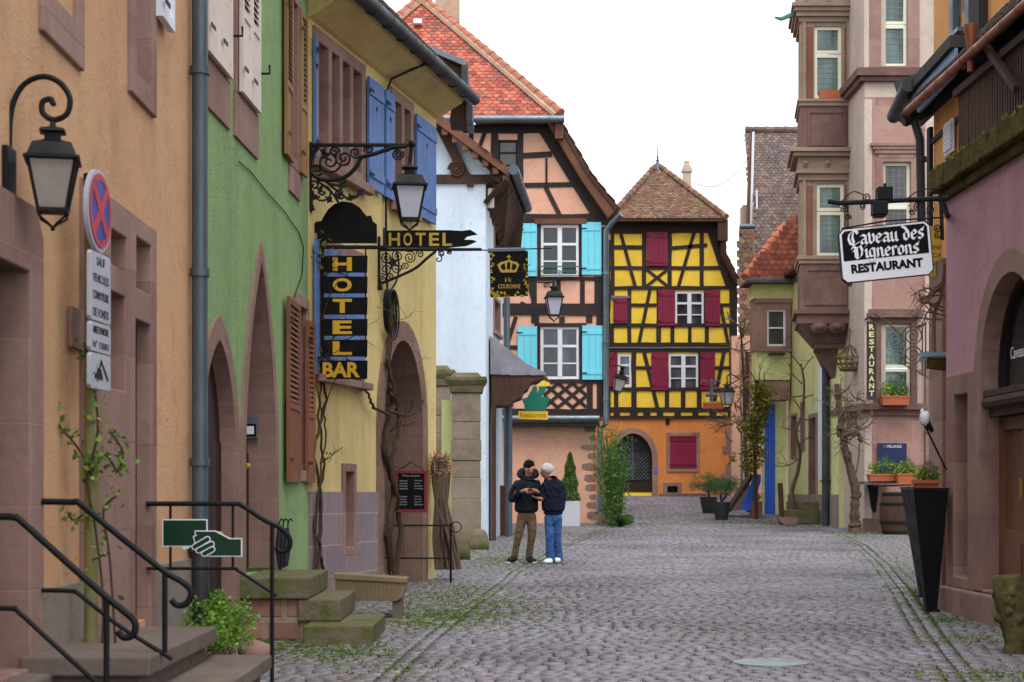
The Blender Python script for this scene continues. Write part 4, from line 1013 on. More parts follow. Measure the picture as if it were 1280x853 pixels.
# ================================================================ far yellow half-timbered house
def yellow_timber_house():
    h = thing('yellow_timber_house', 'bright yellow half-timbered house with wine red shutters over an orange ground floor, at street end', 'house', (5, 63, 1.1))
    f = front(62); X = f.u; Z = lambda y: f.z(0, y)
    win = [(843.7, 879.8, 364.5, 408), (772.5, 789.3, 443, 483.5), (835.8, 872.7, 442.7, 488)]
    W = [(X(a), X(b), Z(d), Z(c)) for a, b, c, d in win]
    out = [(X(735), Z(523)), (X(917), Z(523)), (X(917), Z(362)), (X(921), Z(354)), (X(905), Z(318)), (X(893), Z(280)), (X(757), Z(280)), (X(735), Z(330))]
    wall(h, f, out, [rectl(*q) for q in W], 'yel_fill', .3)
    v = MB(); bars(v, f, [(763.3, 768, 290, 372), (802.5, 807.8, 290, 361), (834.6, 839.6, 290, 361), (874.7, 879.6, 290, 361), (784.5, 789.3, 362, 432), (820.4, 826, 362, 432), (911.7, 922, 361, 523), (763, 767.5, 405, 430),
        (838, 843, 409, 430), (860, 864.4, 409, 430), (881, 886, 409, 430), (789.3, 795.5, 440, 512), (767.5, 773, 489, 512), (790, 795.8, 489, 512), (831, 836.4, 489, 512), (851, 856.8, 489, 512), (871, 877, 489, 512), (757, 761, 284, 300),
        (832, 835.8, 441, 489), (872.7, 876, 441, 489), (840.5, 843.7, 364, 409), (879.8, 883, 364, 409), (784.5, 789, 372, 405)], -.02, .03)
    v.prism(f, f.poly([(884, 290), (907.5, 360), (921, 358), (921, 353), (906, 318), (895, 282), (884, 282)]), -.02, .045)
    v.build('timber_posts', M['timber'], h)
    t = MB(); bars(t, f, [(757, 896, 279, 292), (757, 802.6, 307, 312), (757, 911, 333, 337.3), (757, 921, 358, 362.5), (789, 820.5, 379.5, 383.6), (757, 763.3, 379.5, 383.6), (900, 911.8, 379.5, 383.6), (757, 911.8, 404.6, 409.2), (757, 921.5, 428.5, 434), (757, 921.5, 436, 440.5),
        (795, 815, 458, 462), (893, 911.8, 458, 462), (757, 911.8, 484.3, 489.3), (757, 921.5, 509.4, 515.3), (757, 922, 519.8, 523.6), (735, 763, 300, 523)], -.02, .042)
    for a, b in ((757, 757), (767, 775), (787.5, 797), (804, 813), (821, 829), (843, 851), (865.5, 873), (886.5, 895.5), (909.5, 921)): bars(t, f, [(a, b, 515, 520)], -.02, .05)
    B = lambda a, b, w=4.2, d=.036: t.beam(f, f.uv(*a), f.uv(*b), w*62/FPX, -.02, d)
    B((776, 292), (794.5, 360)); B((867.5, 291), (847.5, 360)); B((840, 310.5), (884, 306.5), 4.6); B((808, 337), (834.6, 358), 3.6, .026); B((834.6, 337), (808, 358), 3.6, .034); B((812.5, 362), (798.5, 430)); B((900.5, 380), (910, 430)); B((805, 440), (822, 511), 4.6); B((905, 440), (891, 511), 4.6)
    B((884, 335.5), (898, 335.5), 4)
    t.build('cross_timbers', M['timber_h'], h)
    m = MB(); bars(m, f, [(757, 921, 434.2, 435.8), (764, 787, 370, 373)], .0, .07); m.build('drip_moulding', M['zinc'], h)
    for q in W: window(h, f, *q, d=-.01, cols=2 if q[1]-q[0] > .6 else 1, rows=(.34, .67), fw=.08, mid=.15, bar=.04, glass='glass_curtain')
    for a, b, c, d in ((807.8, 834.4, 290.6, 333), (766.5, 784.3, 373, 404.6), (822.3, 843.5, 362.8, 407.6), (881, 900, 363.5, 408), (757, 772, 441, 483.8), (814, 835.3, 441, 488), (875, 893.6, 441.3, 488)):
        shutter(h, f, X(a), X(b), Z(d), Z(c), 'shutter_wine', .055)
    # ground floor
    dz = gz(62); ar = dict(u0=X(767), u1=X(815.5), z0=Z(622), zs=Z(575), rise=Z(542)-Z(575)); sw = (X(837.5), X(870.5), Z(586), Z(545)); vent = (X(834), X(847.3), Z(616), Z(608))
    wall(h, f, rectl(X(735), X(917.5), Z(640), Z(523.6)), [archl(**ar), rectl(*sw), rectl(*vent)], 'orange_gf', .35, 'ground_floor_wall', -.03, .05)
    s = MB(); s.prism(f, archring(ar['u0'], ar['u1'], ar['z0']-.2, ar['zs'], ar['rise'], .2), -.3, .02); s.build('arch_surround', M['red_stone_plain'], h)
    d = MB(); d.prism(f, archl(**ar), -.3, -.2); dd = d.build('arched_door', M['door_dark'], h)
    gl = MB(); gl.prism(f, archl(ar['u0']+.15, ar['u1']-.15, Z(600), ar['zs'], ar['rise']-.15), -.199, -.19); gl.build('door_glass', M['glass'], dd)
    ir = MB()
    for k in range(-9, 12):
        for s_ in (1, -1):
            a = (X(775)+k*.14, Z(600)); b = (a[0]+s_*1.0, a[1]+1.0)
            lo, hi = X(771), X(812)
            def clip(p, q): 
                u0, u1 = p[0], q[0]; t0, t1 = 0, 1
                dx = u1-u0; ts = sorted(((lo-u0)/dx, (hi-u0)/dx)); t0 = max(0, ts[0]); t1 = min(1, ts[1])
                return None if t1 <= t0 else ((u0+dx*t0, p[1]+(q[1]-p[1])*t0), (u0+dx*t1, p[1]+(q[1]-p[1])*t1))
            c = clip(a, b)
            if c: ir.tube([f.p(*c[0], -.17), f.p(*c[1], -.17)], .014, 4)
    ir.tube([f.p(X(791), Z(600), -.17), f.p(X(791), Z(545), -.17)], .03, 4); ir.build('door_grille', M['zinc'], dd)
    ys = MB(); ys.box(f, X(768), X(815), Z(621), Z(616), -.19, -.08); ys.build('threshold', M['yel_fill'], h)
    surround(h, f, *sw, .12, 'red_stone_plain', .02); b = MB(); b.box(f, sw[0], sw[1], sw[2], sw[3], -.2, -.1); b.build('window_back', M['door_dark'], h)
    shutter(h, f, sw[0], sw[1], sw[2], sw[3], 'shutter_wine', -.03, 'rails')
    surround(h, f, *vent, .14, 'red_stone_plain', .02); b = MB(); b.box(f, *vent, -.2, -.12); b.build('vent_recess', M['iron'], h)
    b = MB(); b.box(f, X(824.7), X(882.6), Z(624), Z(617), -.02, .3); b.build('stone_ledge', M['step_stone'], h, bevel=.02)
    b = MB(); b.box(f, X(832), X(837), Z(531), Z(523.8), -.02, .01); b.build('vent_hole', M['iron'], h)
    q = MB()
    for y0, y1, x0 in ((524, 535, 912), (535.5, 557, 908), (557.5, 567, 904), (567.5, 580, 911), (580.5, 592, 908), (592.5, 625, 902)): q.box(f, X(x0), X(918), Z(y1), Z(y0), -.05, .0+.003)
    q.build('quoin_stones', M['red_stone_plain'], h)
    pl = MB(); pl.box(f, X(818), X(822), Z(592), Z(586.5), .021, .04); pl.build('house_plate', M['blue_door'], h)
    # roof
    ex0, ex1, ez = X(768), X(904), Z(276); ap = at(822, 210, 65)
    tiled(h, 'hip_roof', [(ex0-.2, 61.5, ez), (ex1, 61.5, ez), (ap.x+.12, 65, ap.z), (ap.x-.12, 65, ap.z)], 'tile_brown', .155, .13, th=.1)
    vx, vz = X(924), Z(355); mx_, mz_ = X(906), Z(318)
    for Q in ([(ex1, 61.5, ez), (ex1, 75, ez), (ap.x, 75, ap.z), (ap.x+.12, 65, ap.z)], [(mx_, 61.6, mz_), (mx_, 75, mz_), (ex1, 75, ez), (ex1, 61.6, ez)], [(vx, 61.6, vz), (vx, 75, vz), (mx_, 75, mz_), (mx_, 61.6, mz_)]):
        tiled(h, 'main_roof', Q, 'tile_brown', .19, .17, th=.12)
    lx = X(742)
    tiled(h, 'main_roof', [(lx, 75, Z(330)), (lx, 61.6, Z(330)), (ap.x-.12, 65, ap.z), (ap.x, 75, ap.z)][:4], 'tile_brown', .19, .17, th=.12)
    vb = MB(); vb.prism(f, [(ex1+.03, ez-.02), (mx_+.03, mz_), (vx+.03, vz), (vx-.15, vz-.05), (mx_-.17, mz_-.05), (ex1-.15, ez-.1)], .06, .3); vb.build('verge_board', M['brown_wood'], h)
    eb = MB(); eb.box(f, ex1-.25, ex1+.12, Z(303), Z(277), .1, .45); eb.box(f, ex0-.3, ex1, ez-.1, ez-.02, .05, .5); eb.build('eave_board', M['old_wood'], h)
    r = MB(); ridge(r, (ex1+.05, 61.45, ez+.05), (ap.x+.1, 65, ap.z+.05), .11, .36); ridge(r, (ex0-.2, 61.45, ez+.05), (ap.x-.1, 65, ap.z+.05), .11, .36); r.build('ridge_tiles', M['tile_brown'], h, smooth=True)
    fi = MB(); fi.lathe([(.16, -.1), (.1, .1), (.05, .25), (.07, .3), (.025, .34), (.05, .42), (.02, .46), (.018, .75), (.002, 1.0)], (ap.x, 65, ap.z), 10); fi.build('finial', M['zinc_blue'], h, smooth=True)
    c = MB(); ct = at(858.5, 208, 66); c.wbox(ct.x-.15, ct.x+.15, 65.8, 66.1, 11.2, ct.z); c.wbox(ct.x-.2, ct.x+.2, 65.75, 66.15, ct.z-.25, ct.z-.12); c.wbox(ct.x-.1, ct.x+.1, 65.9, 66.1, ct.z+.003, ct.z+.2); c.build('chimney', M['pinkbeige'], h)
    sd = MB(); sd.box(Fr((X(917), 62.02), (X(917)+.01, 75)), 0, 12.9, Z(640), Z(360), -.3, 0); sd.build('side_wall', M['orange_gf'], h)
yellow_timber_house()

# ================================================================ tall tiled house at the back right
def tall_back_house():
    h = thing('tall_brown_roof_house', 'tall house with steep brown tiled roof and white verge rising behind the lime yellow house', 'house', (10.5, 60, 1))
    f = front(57); X = f.u; Z = lambda y: f.z(0, y)
    tiled(h, 'upper_roof', [(X(936), 57, Z(237)), (X(1040), 57, Z(237)), (X(1040), 58.6, Z(163)+.3), (X(940), 58.6, Z(163)+.3)], 'tile_old', .16, .125)
    tiled(h, 'lower_roof', [(X(941), 55.5, Z(420)), (X(1040), 55.5, Z(420)), (X(1040), 56.9, Z(240)), (X(941), 56.9, Z(240))], 'tile_old', .16, .125)
    g2 = front(55.3); tiled(h, 'side_roof', [(g2.u(925), 55.3, g2.z(0, 470)), (g2.u(943), 55.3, g2.z(0, 470)), (g2.u(943), 55.9, g2.z(0, 284)), (g2.u(927), 55.9, g2.z(0, 284))], 'tile_brown', .2, .16)
    v = MB(); v.prism(f, f.poly([(936.5, 290), (939.5, 290), (942.5, 166), (939.5, 166)]), -.25, .15); v.box(f, X(943.5), X(945.5), Z(350), Z(240), .0, .3); v.build('white_verge', M['white'], h)
    v = MB(); v.prism(f, f.poly([(933.5, 290), (936, 290), (939.3, 166), (938, 166)]), -.3, .1); v.build('verge_board', M['brown_wood'], h)
    w_ = MB(); w_.box(f, X(938), X(1040), .5, Z(245), -2.6, -1.8); w_.box(front(56.2), X(927), X(945), .5, Z(330), -.4, -.0); w_.build('wall', M['pinkbeige'], h)
    r = MB(); ridge(r, (X(940), 58.6, Z(163)+.35), (X(1040), 58.6, Z(163)+.35), .12); r.build('ridge_tiles', M['tile_old'], h, smooth=True)
    g_ = MB(); g_.tube([(g2.u(924), 55.2, g2.z(0, 284)), (g2.u(943), 55.2, g2.z(0, 284))], .09, 8); g_.build('gutter', M['zinc_blue'], h)
    an = thing('tv_antenna', 'silver television antenna on a pole in front of the steep brown roof', 'antenna', tuple(at(974, 240, 54.5)))
    m = MB(); m.tube([at(974, 262, 54.5), at(974, 183, 54.5)], .025, 6); m.build('pole', M['zinc'], an)
    e = MB(); b0, b1 = at(957, 198, 54.5), at(979, 188, 54.5); e.tube([b0, b1], .018, 5)
    for k in range(7):
        c = b0+(b1-b0)*(k/6); e.tube([c+Vector((-.12, 0, .22+.02*k)), c+Vector((.12, 0, -.22-.02*k))], .01, 4)
    e.build('elements', M['zinc'], an)
tall_back_house()

# ================================================================ pink house strip beside the yellow one
def pink_back():
    h = thing('pink_back_house', 'narrow pink rendered house front hidden behind bare branches beside the blue doorway', 'house', (8.3, 55, 1))
    f = front(55); X = f.u; Z = lambda y: f.z(0, y)
    wn = (X(931), X(937), Z(530), Z(440))
    wall(h, f, rectl(X(915), X(968), .5, Z(420)), [rectl(*wn)], 'terra_wall', .3)
    window(h, f, *wn, d=-.03, fm='brown_wood', cols=1, rows=(.33, .66), fw=.05, glass='glass')
    p = MB(); bars(p, f, [(925, 927, 430, 520), (929, 931, 430, 520), (937.5, 940, 440, 520), (921, 945, 520, 526)], .002, .05); p.build('red_trim', M['red_stone_plain'], h)
    downpipe(h, [(X(926), 54.7, Z(525)), (X(926), 54.7, .9)], .05, 'zinc')
pink_back()

# ================================================================ lime yellow house with oriel
def lime_house():
    h = thing('lime_house', 'lime yellow rendered house with a small red sandstone oriel and red tiled roof', 'house', (8.5, 48, .5))
    # street side wall from the sandstone house back, then a front return carrying the oriel
    S = Fr((8.16, 49.6), (8.25, 42.4)); f = front(49.6); X = f.u; Z = lambda y: f.z(0, y)
    u = lambda px: S.u(px); E = S.L
    def r(x0, x1, y0, y1): 
        a, b = u(x0), u(x1); return (a, b, S.z(x1, y1), S.z(x1, y0))
    wins = [r(990, 996, 520, 570), r(1030, 1035, 470, 540), r(1002, 1006, 505, 560)]; door = (u(1013), u(1021), .45, S.z(1020, 522)); ho = [rectl(*q) for q in wins+[door]]
    topz = S.z(1000, 335)
    wall(h, S, rectl(0, E, 0, 7.9), ho, 'lime_wall', .4, 'street_wall', 0, .03)
    for q in wins: surround(h, S, *q, .08, 'red_stone_plain', .03); window(h, S, *q, d=-.12, fm='brown_wood', cols=1, rows=(.5,))
    surround(h, S, *door, .12, 'red_stone_plain', .04); d = MB(); d.box(S, *door, -.3, -.2); d.build('door', M['door_dark'], h)
    pl = MB(); pl.box(S, .02, E, 0, 1.25, .001, .03); pl.build('plinth', M['grey_plinth'], h)
    bl = MB(); bl.box(S, u(1024), u(1031), S.z(1030, 600), S.z(1030, 455), .001, .025); bl.build('pale_blue_panel', M['blue_wall'], h)
    # front return with the blue doorway
    wall(h, f, rectl(X(957), 8.16, 0, Z(478)), [rectl(X(958.5), X(971.5), .5, Z(505))], 'lime_wall', .4, 'front_wall', -.4)
    d = MB(); d.box(f, X(958.5), X(971.5), .5, Z(505), -.55, -.38); d.build('blue_door', M['blue_door'], h)
    # oriel
    fo = front(49.0); Xo = fo.u; Zo = lambda y: fo.z(0, y)
    b = MB(); b.box(fo, Xo(945), Xo(988), Zo(475), Zo(438), -.9, 0); b.build('oriel_base', M['lime_wall'], h)
    b = MB(); wq = (Xo(958.5), Xo(982), Zo(433), Zo(387))
    b.prism(fo, [rectl(Xo(943), Xo(989), Zo(438), Zo(372)), rectl(*wq)], -.9, .05); b.box(fo, Xo(942), Xo(990), Zo(379), Zo(374), .051, .09); b.box(fo, Xo(942), Xo(990), Zo(440), Zo(435.5), .051, .10)
    b.box(fo, Xo(947), Xo(953), Zo(434), Zo(381), .051, .07)
    ob = b.build('oriel_frame', M['red_stone_plain'], h, bevel=.01); b = MB(); b.box(fo, Xo(949), Xo(988), Zo(500), Zo(475.3), -.9, -.03); b.build('oriel_corbel', M['red_stone_plain'], h, bevel=.01)
    window(h, fo, *wq, d=-.02, fw=.06, mid=.06, rows=(.5,), cols=1, glass='glass_curtain')
    c = MB(); c.box(fo, Xo(941), Xo(990), Zo(373.5), Zo(351), -.9, .06); c.build('oriel_frieze', M['lime_wall'], h)
    e = MB(); 
    P0, P1 = fo.p(Xo(929), Zo(352), .35), fo.p(Xo(989), Zo(352), .35); P2 = (8.7, 51.0, Zo(278)+.2); 
    tiled(h, 'roof', [P0, P1, (8.85, 48.7, Zo(300)), (8.9, 50.2, Zo(278)), (P0[0]+1.35, 50.2, Zo(278))], 'tile_lime', .19, .15, deck='old_wood')
    S2 = [(8.0, 48.66, Zo(352)), (8.0, 42.4, Zo(352)), (9.6, 42.4, Zo(352)+2.0), (9.6, 48.66, Zo(352)+2.0)]
    tiled(h, 'roof', [(7.75, 49.0, Zo(352)), (7.85, 42.4, Zo(352)), (10, 42.4, Zo(300)), (10, 49.0, Zo(300))][:4], 'tile_red', .21, .18)if False else None
    rg = MB(); a = Vector(P0)+Vector((0, 0, .05)); bb = Vector((P0[0]+1.35, 50.2, Zo(278)+.05)); rg.tube([a, bb], .06, 6); ridge(rg, a+Vector((.0, 0, .03)), bb, .12, .3); rg.build('ridge_tiles', paint('bright ridge tile', '#b8694c', .8, .2), h, smooth=True)
    gt = MB(); gt.tube([Vector(P0)+Vector((0, -.05, -.03)), Vector(P1)+Vector((0, -.05, -.03)), Vector((8.35, 44.2, Zo(352)+.0))], .075, 8); gt.build('gutter', M['zinc_blue'], h, smooth=True)
    ev = MB(); ev.box(fo, Xo(930), Xo(989), Zo(356), Zo(352.6), -.9, .33); ev.box(S, 0, E, 7.55, 7.65, .0, .3); ev.build('eave_board', M['old_wood'], h)
    br = MB(); br.box(fo, Xo(960), Xo(980), Zo(444), Zo(442.5), .02, .2); br.build('window_rail', M['iron'], h)
    dp = S.p(u(1038), 0, .12); downpipe(h, [(dp[0], dp[1], 4.6), (dp[0], dp[1], .4)], .1, 'gutter_dark', [(dp[0], dp[1], 1.6)])
lime_house()

# ================================================================ rose sandstone house with two storey oriel
def sandstone_house():
    h = thing('sandstone_house', 'pink and rose sandstone renaissance house with a tall projecting oriel and leaded windows', 'house', (9.5, 41, .4))
    f = front(40); X = f.u; Z = lambda y: f.z(0, y); Xc = X(1081)
    S = Fr((Xc-.02, 44.5), (Xc, 40)); 
    wt = (X(1101), X(1134), Z(83), Z(-22)); wm = (X(1103), X(1138), Z(296), Z(203)); wb = (X(1101), X(1138), Z(497), Z(405))
    wall(h, f, rectl(Xc, 14, 0, 15.6), [rectl(*wt), rectl(*wm), rectl(*wb)], 'pinkbeige', .5, g=.05)
    a = MB(); a.prism(f, [rectl(Xc+.001, X(1152), Z(400), Z(122)), (wm[0], wm[2]), ] if False else [rectl(Xc+.001, X(1156), Z(393), Z(122)), grow(rectl(*wm), .05)], .001, .03); a.box(f, Xc+.001, X(1155), .0, Z(512), .001, .03)
    a.build('ashlar_facing', M['facade_stone'], h)
    wall(h, S, rectl(0, S.L-.001, 0, 15.6), [], 'pinkbeige', .5, 'side_wall', .002)
    q = MB(); q.box(f, Xc-.02, Xc+.16, .3, Z(125), .031, .05); q.box(f, Xc-.02, Xc+.16, Z(88), Z(-60), .0, .03); q.build('corner_strip', M['pinkbeige'], h)
    # window surrounds
    s = MB(); s.prism(f, [rectl(X(1086), X(1149), Z(86), Z(-60)), rectl(*wt)], -.3, .04); s.build('window_surround', M['red_stone_plain'], h, bevel=.01)
    s = MB(); s.prism(f, [rectl(X(1094), X(1147), Z(300), Z(198)), rectl(*wm)], -.3, .06)
    for k, (y0, y1, ex) in enumerate(((180, 184, 11), (184, 188, 8), (188, 193, 5), (193, 198, 1))): s.box(f, X(1100-ex-2), X(1141+ex), Z(y1), Z(y0)-.004, .0, .16-.03*k)
    s.build('window_surround', M['red_stone_plain'], h, bevel=.006)
    s = MB(); s.prism(f, [rectl(X(1092), X(1146), Z(505), Z(398)), rectl(*wb)], -.3, .06); s.box(f, X(1083), X(1152), Z(398), Z(392), .0, .18); s.box(f, X(1085), X(1150), Z(392)+.002, Z(387), .0, .10); s.build('window_surround', M['oriel_stone'], h, bevel=.006)
    for q, gl in ((wt, 'glass_green'), (wm, 'glass_dim'), (wb, 'glass_green')):
        sp = q[2]+(q[3]-q[2])*(.5 if q is wt else .42 if q is wm else .4)
        window(h, f, q[0], q[1], q[2], sp-.01, d=-.06, fm='cream', cols=1, rows=(), fw=.075, glass=gl, lead=.14); window(h, f, q[0], q[1], sp+.01, q[3], d=-.06, fm='cream', cols=1, rows=(), fw=.075, glass=gl, lead=.14)
    # string courses wrapping the corner
    def course(z0, z1, d, name, u1=X(1157)):
        m = MB(); m.box(f, Xc-d, u1, z0, z1, .0, d); m.box(S, 1.2, S.L+d, z0, z1, .004, d); return m.build(name, M['oriel_stone'], h, bevel=.01)
    course(Z(97), Z(87), .22, 'string_course'); course(Z(103), Z(97)-.001, .14, 'string_course'); course(Z(513), Z(505), .2, 'string_course'); course(Z(520), Z(513)-.001, .12, 'string_course')
    bs = MB(); bs.box(f, Xc-.06, X(1155), 0, Z(648), .0, .09); bs.build('plinth', M['dark_stone'], h, bevel=.02)
    # door frame to the right (behind the pink house)
    df = MB(); 
    for x0, x1, d in ((1155.5, 1163, .12), (1163, 1167, .2), (1174, 1184, .2)): df.box(f, X(x0), X(x1), 0, Z(440), .0, d)
    for y0, y1, d in ((440, 446, .26), (446, 452, .16), (515, 520, .16), (537, 541, .14)): df.box(f, X(1155), X(1186), Z(y1), Z(y0), .0, d+.01)
    df.build('door_frame', M['red_stone_plain'], h, bevel=.01); d = MB(); d.box(f, X(1163), X(1176), .3, Z(452), .0, .05); d.build('door', M['door_dark'], h)
    # oriel: front plane at Y 42
    F = front(41.9); XO = F.u; ZO = lambda y: F.z(0, y); D = 1.9; L0, R0 = XO(1001), XO(1064); KB = (41.9+D)/41.9; LB = L0*KB-.07; cx = (L0+R0)/2; hw = (R0-L0)/2
    def blk(mb, y0, y1, ex, d=0, taper=None):
        z0, z1 = ZO(y1), ZO(y0); e0 = ex if taper is None else taper
        x0, x1 = L0-ex*41.9/FPX, R0+.0
        V = []
        for z, e in ((z0, e0), (z1, ex)):
            e *= 41.9/FPX; V += [(L0-e, 41.9-e, z), (R0+.25, 41.9-e, z), (R0+.25, 41.9+D, z), (LB-e, 41.9+D, z)]
        mb.add(V, [(0, 3, 2, 1), (4, 5, 6, 7), (0, 1, 5, 4), (1, 2, 6, 5), (2, 3, 7, 6), (3, 0, 4, 7)])
    def storey(y0, y1, w, colr, nm, gl, boxp=False):
        q = (XO(w[0]), XO(w[1]), ZO(w[3]), ZO(w[2])); m = MB(); m.prism(F, [rectl(L0, R0+.25, ZO(y1), ZO(y0)), rectl(*q)], -.25, 0); m.box(Fr((LB, 41.9+D), (L0, 41.901)), 0, D, ZO(y1), ZO(y0), -.25, -.001)
        m.box(F, XO(1003), XO(1007), ZO(y1), ZO(y0), .0005, .05); m.box(F, XO(1058), XO(1063), ZO(y1), ZO(y0), .0005, .05)
        m.build(nm, M[colr], h, bevel=.008)
        for xa, xb in ((1008.5, 1015.5), (1055.5, 1057.5)): pm = MB(); pm.box(F, XO(xa), XO(xb), ZO(y1-1), ZO(y0+6), .0005, .035); pm.build('oriel_pilaster', M['rust_stone'], h, bevel=.008)
        sp = q[2]+(q[3]-q[2])*.62
        window(h, F, q[0], q[1], q[2], sp-.01, d=-.05, fm='cream', cols=1, rows=(), fw=.08, glass=gl, lead=.13); window(h, F, q[0], q[1], sp+.01, q[3], d=-.05, fm='cream', cols=1, rows=(), fw=.08, glass=gl, lead=.13)
    storey(28, 124, (1018, 1052, 33, 123), 'buff_stone', 'oriel_upper_storey', 'glass_green'); storey(226, 320, (1021, 1055, 230, 320), 'buff_stone', 'oriel_lower_storey', 'glass_green')
    for grp in (((-40, 6, 4), (6, 11, 13), (11, 16, 10), (16, 22, 7), (22, 28, 3)), ((124, 128, 5), (128, 133, 3)), ((187, 192, 15), (192, 197, 11), (197, 214, 4), (214, 218, 7), (218, 226, 3)), ((320, 325, 5), (325, 330, 3))):
        m = MB()
        for y0, y1, e in grp: blk(m, y0+.15, y1, e)
        m.build('oriel_cornice', M['buff_stone'], h, bevel=.008)
    m = MB(); blk(m, 133.2, 187, 1); m.prism(F, [rectl(XO(1009), XO(1057), ZO(183), ZO(139)), rectl(XO(1012), XO(1054), ZO(180), ZO(142))], .02, .05); m.build('oriel_panel', M['oriel_stone'], h, bevel=.008)
    m = MB(); blk(m, 330.2, 388, 1); m.prism(F, [rectl(XO(1006), XO(1058), ZO(382), ZO(336)), rectl(XO(1009), XO(1055), ZO(379), ZO(339))], .02, .05)
    m.build('oriel_panel', M['oriel_stone'], h, bevel=.008)
    m = MB(); blk(m, 388.2, 393, 9); blk(m, 393.2, 405, 5); blk(m, 405.2, 428, 2, taper=-18); blk(m, 428.2, 434, -20)
    # three scalloped shells and the tapering corbel foot
    for k in range(2):
        c = F.uv(1024+k*22, 409); m.ball(F.p(c[0], c[1], .0), .24, 14, 8, (1, .6, .75)); m.ball(F.p(c[0], c[1], .1), .13, 10, 8, (1, .9, .8))
    zt, zb = ZO(434.2), ZO(492); V = []
    for z, k in ((zt, .62), (zt-(zt-zb)*.45, .42), (zb, .12)):
        V += [(R0+.2-(R0-L0)*k, 41.9+.12+(1-k)*1.2, z), (R0+.22, 41.9+.12+(1-k)*1.2, z), (R0+.22, 43.8, z), (R0+.2-(R0-L0)*k, 43.8, z)]
    m.add(V, [(0, 1, 2, 3)]+[(i*4+k, (i+1)*4+k, (i+1)*4+(k+1) % 4, i*4+(k+1) % 4) for i in range(2) for k in range(4)]+[(11, 10, 9, 8)])
    m.build('oriel_corbel', M['oriel_stone'], h, smooth=True)
    for y in (205, 3):
        for x in (1006, 1034, 1060): r = MB(); r.ball(F.p(*F.uv(x, y), .07), .1, 8, 6, (1, .6, 1.2)); r.ball(F.p(*F.uv(x, y), .14), .045, 8, 6); r.build('frieze_carving', M['buff_stone'], h, smooth=True)
    gg = MB(); gg.tube([at(1006, 15, 42.2), at(986, 20, 41.8), at(976, 24, 41.7), at(969, 22, 41.6)], [.06, .06, .05, .03], 6); gg.build('water_spout', paint('verdigris', '#4f7f74', .6), h)
    pl = MB(); pl.box(F, XO(1024), XO(1050), ZO(123), ZO(113), -.04, .03); pl.build('flower_box', M['terracotta'], h)
    tp = MB(); tp.wbox(Xc+.0, 14, 40.5, 46, 15.6, 15.7); tp.wbox(13.5, 14, 40.5, 46, 0, 15.59); tp.build('roof', M['tile_brown'], h)
sandstone_house()

